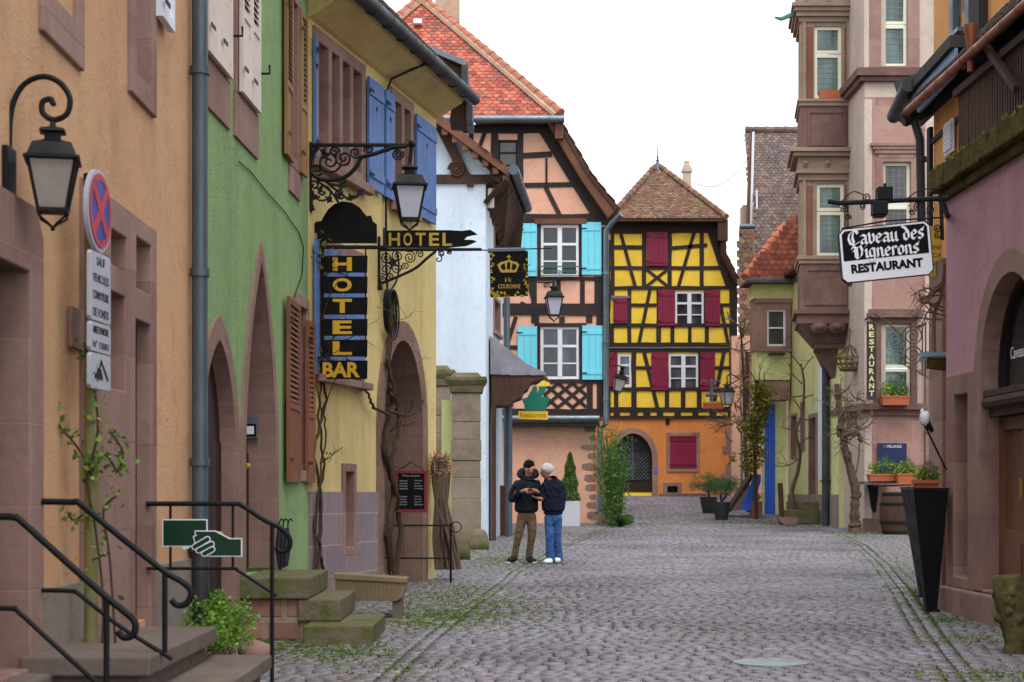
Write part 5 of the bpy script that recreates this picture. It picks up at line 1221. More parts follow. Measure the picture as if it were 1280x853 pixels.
# ================================================================ amber timbered house at upper right
P = Fr((4.73, 18.3), (4.92, 8.0)); A_ = Fr((5.25, 20.9), (5.44, 8.0))
def amber_house():
    h = thing('amber_timber_house', 'amber and dark timbered upper house behind the pink wall, with slate roof and copper gutter', 'house', (6, 16, 0))
    g = A_; E = g.L
    wn = (g.u(1196), g.u(1206), g.z(1200, 20), 7.6)
    wall(h, g, rectl(0, E, 0, 7.9), [rectl(*wn)], 'amber_wall', .3)
    bk = MB(); bk.box(Fr((5.25, 20.9), (9, 21.0)).shift(0), 0, 3.7, 0, 9, -.3-.0, 0) if False else bk.wbox(5.26, 9.0, 20.7, 20.95, 0, 7.9); bk.build('rear_wall', M['red_stone_plain'], h)
    window(h, g, *wn, d=-.05, fm='white', cols=1, rows=(.5,))
    lo = MB(); lo.box(g, -.01, g.u(1184), 0, g.z(1170, 330), .001, .06); lo.build('stone_pier', M['red_stone_plain'], h)
    t = MB(); lt = lambda a, b, w, d=.03: t.beam(g, g.uv(*a), g.uv(*b), w*.0095, -.02, d)
    lt((1163, 160), (1163, 320), 14); lt((1160, 140), (1280, 35), 10); lt((1166, 178), (1280, 77), 6); lt((1194, 60), (1194, 0), 8); lt((1217, 50), (1217, 0), 17, .04); lt((1165, 128), (1250, 50), 14, .025); lt((1150, 150), (1290, 20), 18, .02)
    t.build('timber_frame', M['black_timber'], h)
    for a, b_ in ((1197, 1207), (1207.5, 1217)): m = MB(); m.box(g, g.u(a), g.u(b_), g.z(a, 88), g.z(a, 58), .035, .05); m.build('infill_panel', paint('light amber infill', '#e0a877', .8, .08) if a == 1197 else bpy.data.materials['light amber infill'], h)
    sb_ = MB(); sb_.box(g, g.u(1192), g.u(1214), g.z(1200, 52), g.z(1200, 47), .03, .16); sb_.build('window_sill', M['zinc'], h)
    # roof with copper gutter, blue painted eave soffit, slates
    e0, e1 = 4.62, 4.80; gzv = CAMH+(615-137)*20.3/FPX
    gutA = Vector((4.80, 20.4, gzv)); gutB = Vector((4.98, 8, gzv))
    gt = MB(); gt.tube([gutA, gutB], .05, 12)
    for k in range(26): p = gutA+(gutB-gutA)*(k/26); gt.tube([p, p+Vector((0, -.03, 0))], .056, 12)
    gt.build('gutter', M['copper'], h, smooth=True)
    rs = MB(); so2 = MB()
    r0, r1 = (4.86, 20.9, gzv+.12), (5.04, 8, gzv+.12); sl = 1.15
    q = [r1, r0, (r0[0]+3.0, r0[1], r0[2]+3.0*sl), (r1[0]+3.0, r1[1], r1[2]+3.0*sl)]
    # (roof hangs above the wall; slope rises away from the street)
    tiled(h, 'roof', [(r0[0], r0[1], r0[2]), (r1[0], r1[1], r1[2]), (r1[0]+3, r1[1], r1[2]+3*sl), (r0[0]+3, r0[1], r0[2]+3*sl)] if False else q if (Vector(q[1])-Vector(q[0])).cross(Vector(q[2])-Vector(q[0])).z > 0 else [q[1], q[0], q[3], q[2]], 'tile_slate', .17, .14, th=.06, deck='black_timber')
    k = g.shift(.3); sb = MB(); sb.prism(k, [k.uv(*q_) for q_ in ((1139, 120), (1193, 60), (1193, 92), (1147, 141))], -.04, 0); sb.build('verge_soffit', paint('grey blue boards', '#6f86ad', .5), h)
    bb = MB(); bb.prism(k, [k.uv(*q_) for q_ in ((1122, 104), (1150, 92), (1193, 44), (1193, 59), (1138, 119), (1128, 124))], -.2, .05); bb.build('slate_verge', M['tile_slate'], h)
    k = g.shift(.05); m = MB(); m.box(k, k.u(1217), k.u(1230), k.z(1220, 78), 7.8, -.03, .06); m.build('corner_post', M['black_timber'], h)
    m = MB(); m.prism(k, [rectl(k.u(1192), k.u(1217), k.z(1200, 50), 7.7), rectl(k.u(1196), k.u(1211), k.z(1200, 40), 7.6)], -.03, .05); m.build('window_frame', M['zinc_blue'], h)
    hp = MB(); hp.box(Fr((4.45, 21.3), (5.2, 21.35)), 0, .7, gzv-.42, gzv+.1, -.3, .0); 
    ga, gb_ = at(1136, 106, 20.6), at(1117, 146, 22.0)
    rq = [gb_, ga, ga+Vector((1.2, 0, 1.25)), gb_+Vector((1.2, 0, 1.25))]
    rq = rq if (rq[1]-rq[0]).cross(rq[2]-rq[0]).z > 0 else [rq[1], rq[0], rq[3], rq[2]]
    rr_ = MB(); slab3(rr_, rq, .12); rr_.build('rear_roof', M['tile_slate'], h)
    gr = MB(); gr.tube([ga, gb_], .09, 12); gr.build('rear_gutter', M['gutter_dark'], h, smooth=True)
    rf = MB(); rf.tube([at(1128, 150, 21), at(1160, 135, 21)], .1, 6); rf.tube([at(1140, 128, 21), at(1165, 100, 21)], .14, 6); rf.build('eave_rafters', M['black_timber'], h)
    pa = at(1150, 150, 20.98); downpipe(h, [at(1140, 140, 21), (pa.x, 20.98, pa.z-.25), (pa.x+.03, 20.98, at(0, 330, 20.98).z)], .055, 'gutter_dark', [(pa.x+.02, 20.98, at(0, 200, 21).z)])
    # copper hopper and louvre
    cp = MB(); x, y, z = g.p(*g.uv(1193, 90, .15), .15); cp.lathe([(.035, -.45), (.035, -.2), (.07, -.02), (.07, .05)], (4.86, 17.8, gzv+.28), 10); cp.build('copper_hopper', M['copper'], h, smooth=True)
    lv = MB(); a, b = g.u(1185.5), g.u(1196.5); z0, z1 = g.z(1190, 193), g.z(1190, 152); lv.box(g, a, b, z0, z1, .03, .05)
    for k in range(8): lv.box(g, a+.03, b-.03, z0+.04+k*(z1-z0-.08)/8, z0+.07+k*(z1-z0-.08)/8, .051, .075)
    lv.build('white_louvre', M['white'], h)
amber_house()

# ================================================================ pink house, near right
def pink_house():
    h = thing('pink_house', 'mauve pink rendered house with big arched stone doorway and mossy ledge, nearest on the right', 'house', (5, 15, 0))
    g = P; E = g.L; zt = 4.60
    ar = dict(u0=g.u(1229), u1=g.u(1229)+1.8, z0=.32, zs=g.z(1240, 470)+.0, rise=0); ar['rise'] = 3.42-ar['zs']
    nw = (g.u(1195), g.u(1212), .42, g.z(1205, 493))
    wall(h, g, rectl(0, E, -.1, zt), [archl(**ar), rectl(*nw)], 'pink_wall', .45, g=.05)
    s = MB(); s.prism(g, archring(ar['u0'], ar['u1'], .32, ar['zs'], ar['rise'], .22), -.4, .03); s.build('arch_surround', M['red_stone_plain'], h)
    s = MB(); s.prism(g, [rectl(g.u(1186), ar['u0']-.225, .3, g.z(1190, 470)), rectl(*nw)], -.44, .028)
    s.build('side_light_surround', M['red_stone_plain'], h, bevel=.015)
    b = MB(); b.box(g, nw[0], nw[1], nw[2], nw[3], -.44, -.16); b.build('niche_back', M['red_stone_plain'], h)
    s = MB(); s.box(g, .0, ar['u1']+1.2, -.1, .3, -.3, .09); s.box(g, ar['u0'], ar['u1'], .301, .34, -.3, .02); s.build('plinth', M['red_stone_plain'], h, bevel=.02)
    # recessed door: heavy transom, glazed arch with lettering
    tz = g.z(1240, 487)
    t = MB(); t.box(g, ar['u0'], ar['u1'], tz-.26, tz-.06, -.26, -.06); t.box(g, ar['u0'], ar['u1'], tz-.06, tz, -.26, -.0); t.tube([g.p(ar['u0'], tz-.12, -.04), g.p(ar['u1'], tz-.12, -.04)], .065, 8); t.build('door_transom', M['old_wood'], h)
    d = MB(); c = (ar['u0']+ar['u1'])/2
    for a, b_ in ((ar['u0'], c-.01), (c+.01, ar['u1'])):
        d.prism(g, [rectl(a, b_, .36, tz-.27), rectl(a+.14, b_-.14, .95, tz-.4)], -.24, -.16); d.box(g, a+.14, b_-.14, .95, tz-.4, -.23, -.2); d.box(g, a+.16, b_-.16, .5, .82, -.16, -.14)
    dd = d.build('double_door', M['brown_wood'], h); k = MB(); k.tube([g.p(c-.08, 1.25, -.12), g.p(c-.08, 1.45, -.12)], .015, 6); k.build('handle', M['brass'], dd)
    gl = MB(); gl.prism(g, archl(ar['u0'], ar['u1'], tz, ar['zs'], ar['rise']), -.25, -.20); fan = gl.build('fanlight', M['glass'], h)
    fr2 = MB(); fr2.prism(g, archring(ar['u0']+.07, ar['u1']-.07, tz, ar['zs'], ar['rise']-.07, .068), -.20, -.15); fr2.build('fanlight_frame', M['door_dark'], fan)
    text('Caveau', 'door_lettering', g, ar['u0']+.25, tz+.30, .42, .12, M['white'], fan, -.199, .003)
    text('des VIGNERONS', 'door_lettering', g, ar['u0']+.72, tz+.26, .85, .2, M['white'], fan, -.199, .003)
    # mossy coping ledge
    m = MB(); zt0 = zt
    for k in range(34):
        u0 = -.15+k*.31; dz = random.uniform(-.01, .012); m.prism(Fr(g.p(u0, 0, .0)[:2], g.p(u0+.312, 0, 0)[:2]), [(0, zt0-.02+dz), (.312, zt0-.02+dz), (.312, zt0+.22+dz), (0, zt0+.22+dz)], -.55, .16+random.uniform(-.008, .01))
    m.box(g, -.1, E, zt0-.12, zt0-.021, -.3, .07); m.build('mossy_coping', M['mossy_ledge'], h, bevel=.02)
    ms = MB(); n = 1500; C = [g.p(rng.uniform(-.15, 6), zt0+.22+rng.normal(0, .01), rng.uniform(-.1, .17)) for _ in range(n)]; leaves(ms, C, .05, .3, .7); tag(ms.build('coping_moss', leafmat('ochre moss', ['#5b5a1e', '#83802c', '#3f451c']), h), kind='stuff')
    bk = MB(); bk.box(g, E-.4, E, 0, zt, -3.5, -.46); bk.box(g, 0.0, .45, 0, zt, -.52, -.451); bk.box(g, 0, E, zt-.1, zt-.03, -3.5, -.46); bk.build('terrace_slab', M['pink_wall'], h)
    # weathered picket balustrade set back on the coping
    bl = thing('wooden_balustrade', 'weathered dark wooden picket balustrade standing on the mossy ledge of the pink house', 'balustrade', g.p(1.5, zt0+.13, -.25))
    b = MB(); f2 = g.shift(-.28); ua, ub = f2.u(1199), f2.u(1290)
    z0, z1 = zt0+.24, zt0+1.2
    u = ua; k = 0
    while u < ub+1.5 and k < 60:
        pk = MB(); wv = random.uniform(.045, .06); pk.box(f2, u, u+wv, z0+.02, z1+random.uniform(-.03, .02), -.02, .01); pk.build('picket', M['old_wood'], bl); u += wv+random.uniform(.025, .04); k += 1
    r = MB(); r.box(f2, ua-.05, u, z1-.06, z1+.02, .011, .06); r.box(f2, ua-.05, u, z0+.06, z0+.13, .011, .05); r.beam(f2, f2.uv(1236, 48), f2.uv(1282, 112), .07, .062, .12); r.build('rail', M['old_wood'], bl)
pink_house()
M['bark_mid'] = wood('grey brown vine bark', '#5c4b3d', '#3a2e25', .95, 1, True, .9)
# ================================================================ street furniture, signs, plants
def pxy(f, l): return [f.uv(a, b) for a, b in l]
def ptube(mb, f, pts, r, d=0, n=6): mb.tube([f.p(*f.uv(a, b), d) for a, b in pts], r, n)
def pspiral(mb, f, c, r0, r1, a0, turns, r, d=0, n=24):
    k = abs((f.u(c[0]+1)-f.u(c[0]))); cc = f.uv(*c); mb.tube([f.p(a, b, d) for a, b in spiral(cc, r0*k, r1*k, a0, turns, n)], r, 5)
def smooth_path(pts, n=6):
    P = [Vector(p) for p in pts]; out = []
    for i in range(len(P)-1):
        p0, p1, p2, p3 = P[max(i-1, 0)], P[i], P[i+1], P[min(i+2, len(P)-1)]
        for k in range(n):
            t = k/n; out.append(.5*((2*p1)+(-p0+p2)*t+(2*p0-5*p1+4*p2-p3)*t*t+(-p0+3*p1-3*p2+p3)*t**3))
    out.append(P[-1]); return out
def spx(f, pts, d=0, n=6): return smooth_path([f.p(*f.uv(a, b), d) for a, b in pts], n)

# ---- scroll arm lamp on the ochre wall
def lamp_left():
    f = front(8.2); t = thing('wall_lamp', 'black lantern on a curled scroll arm at the far left of the ochre wall', 'street lamp', f.p(*f.uv(10, 262)), 'old lantern street lamps')
    m = MB(); m.tube(spx(f, [(9, 262), (11, 200), (14, 140), (28, 108), (52, 96), (74, 103), (87, 122), (84, 142), (68, 150), (54, 142), (53, 128), (63, 124), (66, 130)]), .0145, 8); m.tube([f.p(*f.uv(3, 262), -.02), f.p(*f.uv(14, 262))], .02, 6)
    m.tube([f.p(*f.uv(66, 148)), f.p(*f.uv(66, 158))], .014, 8); m.ball(f.p(*f.uv(67, 130)), .014, 8, 6); m.tube([f.p(*f.uv(9, 196)), f.p(*f.uv(13, 196))], .018, 8)
    m.build('scroll_arm', M['iron'], t, smooth=True)
    b = MB(); b.box(O, O.u(2), O.u(13), O.z(8, 268), O.z(8, 185), .0, .03); b.build('wall_plate', M['iron'], t, bevel=.004)
    make_lantern(t, f.p(*f.uv(66, 152)), .54, R(12)).children[0].data.materials[0] = M['smoky_glass']
lamp_left()

M['plate_grey'] = paint('weathered sign white', '#a9adb8', .45, .1)
# ---- no stopping sign on its pole
def road_sign():
    t = thing('road_sign', 'round red and blue no stopping sign above three white plates on a yellowish pole', 'road sign', (-2.25, 9.15, .0))
    p = MB(); px, py = -2.305, 9.2; p.tube([(px, py, 0), (px, py, 3.02)], .038, 12); p.build('pole', paint('yellowed pole paint', '#7a7648', .6, .25, wear='#6b6a3a'), t, smooth=True)
    c = MB(); c.tube([(px, py, 2.99), (px, py, 3.06)], .042, 12); c.build('pole_cap', M['iron'], t)
    F = Fr((px+.034, py-.19), (px+.052, py+.19)); w = F.L; cu = w/2
    zc = F.z(120, 262)
    def disc(r0, r1, d0, d1, mat, nm, par):
        m = MB(); o = [(cu+r1*math.cos(2*math.pi*k/40), zc+r1*math.sin(2*math.pi*k/40)) for k in range(40)]
        L = [o]+([[(cu+r0*math.cos(2*math.pi*k/40), zc+r0*math.sin(2*math.pi*k/40)) for k in range(40)]] if r0 else []); m.prism(F, L, d0, d1); return m.build(nm, mat, par)
    R0 = .225; red, blue = paint('traffic red', '#b02a3c', .45, .1), paint('traffic blue', '#27418f', .45, .1)
    dk = disc(0, R0, -.02, .006, M['plate_grey'], 'sign_disc', t); disc(0, R0*.9, .0062, .009, blue, 'blue_field', dk); disc(R0*.74, R0*.9, .0092, .012, red, 'red_ring', dk)
    x = MB(); q = R0*.56; x.beam(F, (cu-q, zc-q), (cu+q, zc+q), .06, .0094, .0118); x.beam(F, (cu-q, zc+q), (cu+q, zc-q), .06, .0096, .0126); x.build('red_cross', red, dk)
    def plate(ya, yb, lines):
        z1, z0 = F.z(112, ya), F.z(112, yb); m = MB(); e = .02
        m.prism(F, [(.0, z0+e), (e, z0), (w-e, z0), (w, z0+e), (w, z1-e), (w-e, z1), (e, z1), (0, z1-e)], -.012, .01); o = m.build('plate', M['plate_grey'], t, bevel=.003)
        n = len(lines); H = (z1-z0)
        for i, s in enumerate(lines):
            hh = H/n*.5; text(s, 'plate_lettering', F, .045 if len(s) > 6 else w*.3, z1-H*(i+.5)/n-hh/2-(.0), w-.09 if len(s) > 6 else w*.4, hh, M['iron'], o, .0102, .002, .0)
        return o, z0, z1
    plate(312, 399, ['SAUF', 'VEHICULES', 'CONVOYEURS', 'DE FONDS']); plate(401, 438, ['ARRETE MUNICIPAL', 'N° 150/81'])
    o, z0, z1 = plate(440, 485, [])
    m = MB(); zz = lambda v: z0+(z1-z0)*v; uu = lambda v: w*v
    m.prism(F, [(uu(.2), zz(.28)), (uu(.2), zz(.42)), (uu(.3), zz(.45)), (uu(.34), zz(.6)), (uu(.5), zz(.58)), (uu(.56), zz(.44)), (uu(.6), zz(.28))], .0102, .013)
    m.beam(F, (uu(.5), zz(.82)), (uu(.85), zz(.3)), .022, .0102, .0125); m.beam(F, (uu(.5), zz(.82)), (uu(.4), zz(.55)), .014, .0128, .015); m.build('tow_away_pictogram', M['iron'], o)
    # climbing rose
    r = thing('climbing_rose', 'young climbing rose with green leaves winding round the sign pole', 'plant', (-2.3, 9.1, 0)); s = MB(); ends = []
    f = front(9.15)
    for pts in ([(125, 853), (132, 760), (122, 660), (112, 600), (125, 540), (118, 470), (108, 430)], [(120, 600), (100, 560), (75, 530), (62, 495), (58, 465)], [(118, 590), (135, 570), (150, 590), (156, 565), (140, 540)], [(150, 853), (140, 700), (132, 640), (148, 620)], [(112, 640), (95, 650), (88, 640)], [(118, 700), (140, 690)]):
        q = spx(f, pts, .05); s.tube(q, .007, 5); ends += [tuple(v) for v in q]
    s.build('stems', M['bark_dark'], r)
    C = []
    for e in ends:
        pxx = e[2]
        if pxx > 1.0 or random.random() < .2:
            for _ in range(4 if pxx > 1.35 else 2): C.append((e[0]+random.gauss(0, .03), e[1]+random.gauss(0, .04), e[2]+random.gauss(0, .03)))
    l = MB(); leaves(l, C, .042, .2, .7); l.build('leaves', leafmat('rose leaf', ['#3e5a26', '#5d7f2e', '#8a9a34']), r)
road_sign()

# ---- railings
def railings():
    def rail(nm, lab, Y, polys, posts, thin=(), knob=None):
        f = front(Y); t = thing(nm, lab, 'railing', f.p(*f.uv(posts[0][0], 800)), 'iron stair railings')
        for i, (pts, r, sm) in enumerate(polys):
            m = MB(); m.tube(spx(f, pts, 0, 5) if sm else [f.p(*f.uv(a, b)) for a, b in pts], r, 10); m.build('rail', M['iron'], t, smooth=True)
        for x, y, yb in posts:
            m = MB(); a = f.p(*f.uv(x, y)); m.tube([a, (a[0], a[1], yb)], .014, 8); m.build('post', M['iron'], t, smooth=True)
        for x, y0, y1 in thin:
            m = MB(); m.tube([f.p(*f.uv(x, y0)), f.p(*f.uv(x, y1))], .009, 6); m.build('baluster', M['iron'], t)
        return t, f
    rail('stair_railing', 'nearest black iron handrail with curled end at the bottom left corner', 7.65, [([(-60, 646), (0, 646), (18, 647), (28, 653), (80, 700), (130, 744), (152, 762), (168, 777), (167, 793), (155, 797), (147, 789)], .0165, True), ([(-60, 760), (14, 761), (24, 766), (70, 808), (120, 853), (140, 871)], .012, True)], [(133, 745, .31)])
    rail('stair_railing', 'black iron handrail standing on the near stone steps in front of the sign pole', 8.6, [([(38, 627), (90, 628), (100, 630), (150, 671), (205, 714), (228, 728), (239, 740), (234, 754), (222, 757), (214, 750)], .0165, True), ([(38, 738), (88, 739), (100, 744), (150, 783), (215, 824)], .012, True)], [(206, 713, .5)])
    t, f = rail('stair_railing', 'black iron handrail beside the green house steps carrying the green hand sign', 11.3, [([(183, 630), (290, 630), (302, 632), (330, 650), (350, 660), (362, 673), (361, 686), (350, 690), (345, 684)], .0165, True), ([(183, 711), (288, 711), (298, 714), (346, 745)], .011, True)], [(340, 655, .0)], [(213, 630, 711), (291, 630, 711)])
    # hand sign
    g = thing('hand_sign', 'dark green sign of a hand grasping a card, white outline, fixed to the railing', 'sign', f.p(*f.uv(255, 695)))
    gr = paint('bottle green', '#06331f', .35, .1)
    card = [(205.5, 650.5), (259, 650.5), (259, 682), (205.5, 682)]
    hand = [(246, 664.5), (270, 664.5), (288, 674), (302.5, 674), (302.5, 694.5), (262, 694.5), (256, 692), (246, 680), (244, 671), (248, 669.5), (246, 667)]
    def grow(l, k): 
        out = []; n = len(l)
        a = ccw(l) 
        for i in range(n):
            p, q, r = Vector((*a[i-1], 0)), Vector((*a[i], 0)), Vector((*a[(i+1) % n], 0)); e1 = (q-p).normalized(); e2 = (r-q).normalized()
            nn = Vector((e1.y+e2.y, -(e1.x+e2.x), 0)); 
            if nn.length < 1e-6: nn = Vector((e1.y, -e1.x, 0))
            nn.normalize(); c = max(.45, nn.dot(Vector((e1.y, -e1.x, 0)))); out.append((q.x+nn.x*k/c, q.y+nn.y*k/c))
        return out
    wb = MB(); wb.prism(f, pxy(f, grow(card, 1.4)), .022, .032); wb.prism(f, pxy(f, grow(hand, 1.3)), .0235, .0405); 
    fingers = [((245, 683.5), (261, 674)), ((250, 688), (266, 680)), ((257, 692), (267, 686.5))]
    def pill(a, b, r):
        A = math.atan2(b[1]-a[1], b[0]-a[0]); return [(b[0]+r*math.cos(A+t_), b[1]+r*math.sin(A+t_)) for t_ in [-math.pi/2+math.pi*k/6 for k in range(7)]]+[(a[0]+r*math.cos(A+t_), a[1]+r*math.sin(A+t_)) for t_ in [math.pi/2+math.pi*k/6 for k in range(7)]]
    for i, (a, b) in enumerate(fingers): wb.prism(f, pxy(f, pill(a, b, 4.0)), .0425+.003*i, .0465+.003*i)
    wb.prism(f, pxy(f, pill((231, 684.5), (237, 683), 2.2)), .02, .0305)
    w_ = wb.build('white_outline', M['white'], g)
    gb = MB(); gb.prism(f, pxy(f, card), .0321, .0345); gb.prism(f, pxy(f, hand), .0406, .0425)
    for i, (a, b) in enumerate(fingers): gb.prism(f, pxy(f, pill(a, b, 2.7)), .0466+.003*i, .0482+.003*i)
    gb.build('green_face', gr, g)
railings()

# ---- steps
def steps():
    t = thing('front_steps', 'grey brown stone steps in the foreground before the ochre house door', 'steps', (-2.0, 9.3, 0))
    for (x0, x1, y0, y1, z0, z1) in ((-2.45, -1.80, 8.35, 10.25, .40, .50), (-2.43, -1.86, 8.42, 10.2, .0, .398), (-1.858, -1.49, 8.35, 10.42, .22, .31), (-1.86, -1.55, 8.4, 10.36, .0, .218), (-1.548, -1.2, 8.3, 10.5, .03, .13)):
        m = MB(); m.wbox(x0, x1, y0, y1, z0, z1); m.build('step', M['step_stone'], t, bevel=.012)
    t = thing('door_sill_step', 'low stone door step under the first doorway at bottom left', 'step', (-2.35, 7.5, 0)); m = MB(); m.wbox(-2.47, -2.29, 5.5, 8.72, 0, .42); m.build('step', M['step_stone'], t, bevel=.02)
    t = thing('mossy_steps', 'three mossy stone block steps with rubble side wall at the green house arch', 'steps', (-1.9, 15, 0))
    for (x0, x1, y0, y1, z0, z1) in ((-2.42, -1.80, 14.88, 16.45, .37, .56), (-1.9, -1.52, 14.9, 16.3, .17, .368), (-1.80, -1.20, 14.45, 15.9, -.02, .168)):
        m = MB(); m.wbox(x0, x1, y0, y1, z0, z1); m.build('step', M['moss_stone'], t, bevel=.014)
    m = MB(); m.wbox(-2.42, -1.82, 14.94, 16.3, -.05, .368); m.build('rubble_base', M['rubble'], t, bevel=.01)
steps()

def intercom():
    Y = G.y(G.u(342))-.035; f = front(Y); t = thing('intercom', 'steel intercom panel on the stone jamb of the green house archway', 'intercom', f.p(*f.uv(313, 547)))
    m = MB(); m.prism(f, pxy(f, [(304, 518), (323, 518), (323, 548), (304, 548)]), -.01, .02); m.build('panel', M['zinc'], t, bevel=.003)
    m = MB(); m.prism(f, pxy(f, [(306.5, 530), (320.5, 530), (320.5, 546), (306.5, 546)]), .0201, .024); m.build('screen', M['black'], t)
    m = MB(); m.prism(f, pxy(f, [(309, 533), (318, 533), (318, 543), (309, 543)]), .0241, .028); m.build('buttons', M['white'], t)
intercom()
def umbrella():
    f = front(16.3); t = thing('folded_umbrellas', 'bundle of folded dark umbrellas leaning on the green wall above the mossy steps', 'umbrella', f.p(*f.uv(355, 713)))
    m = MB()
    for k, x in enumerate((350, 354, 358)):
        a = f.p(*f.uv(x, 712-k*2), .02*k); b = f.p(*f.uv(x-1+k, 660), .0); m.tube([a, tuple((Vector(a)+Vector(b))/2), b], [.02, .045, .018], 7)
    m.build('canopy', paint('dark cloth', '#24252b', .8, .2), t, smooth=True); m = MB()
    for k, x in enumerate((349, 354, 360)): m.tube(spx(f, [(x, 662), (x, 654), (x+3, 649), (x+6, 652)]), .007, 6)
    m.build('handle', M['iron'], t)
umbrella()

# ---- plants helper
LEAF = {'fern': leafmat('fern leaf', ['#3f681c', '#6a962c', '#8fb63e']), 'dark': leafmat('dark conifer leaf', ['#22401c', '#35592a', '#4a6c30']), 'bamboo': leafmat('bamboo leaf', ['#2f5222', '#4f7430', '#7c9a42']), 'ivy': leafmat('ivy leaf', ['#2c4420', '#4c6428', '#8b8a2c', '#a8842c']), 'pine': leafmat('pine needle', ['#2b4a2c', '#416a3c', '#5f8248']), 'herb': leafmat('herb leaf', ['#476b22', '#7c9c2c', '#b0b83a']), 'straw': leafmat('dry straw', ['#8a6a48', '#b08c60', '#6b5038'])}
def fern():
    t = thing('garden_fern', 'bright green leafy perennial at the wall foot between front steps and mossy steps', 'plant', (-2.25, 12.9, 0)); s = MB(); C = []
    for k in range(75):
        a = random.uniform(0, 2*math.pi); r = random.uniform(.05, .34); h = random.uniform(.08, .46)*(1.1-r); b = Vector((-2.31+random.uniform(-.1, .14), 12.9+random.uniform(-.45, .45), 0)); e = b+Vector((math.cos(a)*r*.7, math.sin(a)*r, h+.08)); m = (b+e)/2+Vector((0, 0, .08))
        s.tube([b, m, e], .004, 3)
        for q in (m, e, (m+e)/2, e): C += [tuple(q+Vector((random.gauss(0, .03), random.gauss(0, .03), random.gauss(0, .025)))) for _ in range(14)]
    s.build('stems', M['bark'], t); l = MB(); leaves(l, C, .032, .35, .7); l.build('leaves', LEAF['fern'], t)
    r = MB(); r.ball((-2.05, 13.4, .04), .12, 10, 7, (1.2, 1, .8), .08); tag(r.build('boulder', M['red_stone_plain'], loc=(-2.05, 13.4, 0), smooth='all'), 'small rounded reddish stone lying beside the bright green plant', 'stone')
fern()
def trough():
    t = thing('trough_planter', 'buff ribbed stone trough planter on short feet before the yellow hotel plinth', 'planter', (-1.5, 17.4, .02))
    Y0, Y1 = 17.25, 17.6; f = front(Y0); P = pxy(f, [(419, 718), (506, 724), (507, 735), (502, 748), (494, 752), (419, 750)]); 
    m = MB(); m.prism(f, P, -(Y1-Y0), 0); m.prism(f, pxy(f, [(417, 717), (508, 723), (508, 729), (417, 724)]), -.37, .02)
    for k in range(24): x = 422+k*3.4; m.prism(f, pxy(f, [(x, 727+.05*k), (x+1.3, 727+.05*k), (x+1.3, 748), (x, 748)]), .0, .012)
    m.build('trough', paint('buff cast stone', '#7f6f52', .9, .2, wear='#5c5638'), t, bevel=.012)
    for x in (425, 490): q = MB(); a = f.uv(x, 750); q.box(f, a[0], a[0]+.1, 0, a[1]+.02, -.3, -.03); q.build('foot', M['step_stone'], t)
    s = MB(); s.box(f, f.u(421), f.u(503), f.z(0, 726), f.z(0, 723.5), -.32, -.02); s.build('soil', M['joint'], t)
    l = MB(); C = [f.p(rng.uniform(f.u(421), f.u(503)), f.z(0, 722)+abs(rng.normal(0, .02)), -rng.uniform(.03, .3)) for _ in range(120)]; leaves(l, C, .035, .3, .3); l.build('dry_plants', LEAF['straw'], t)
trough()
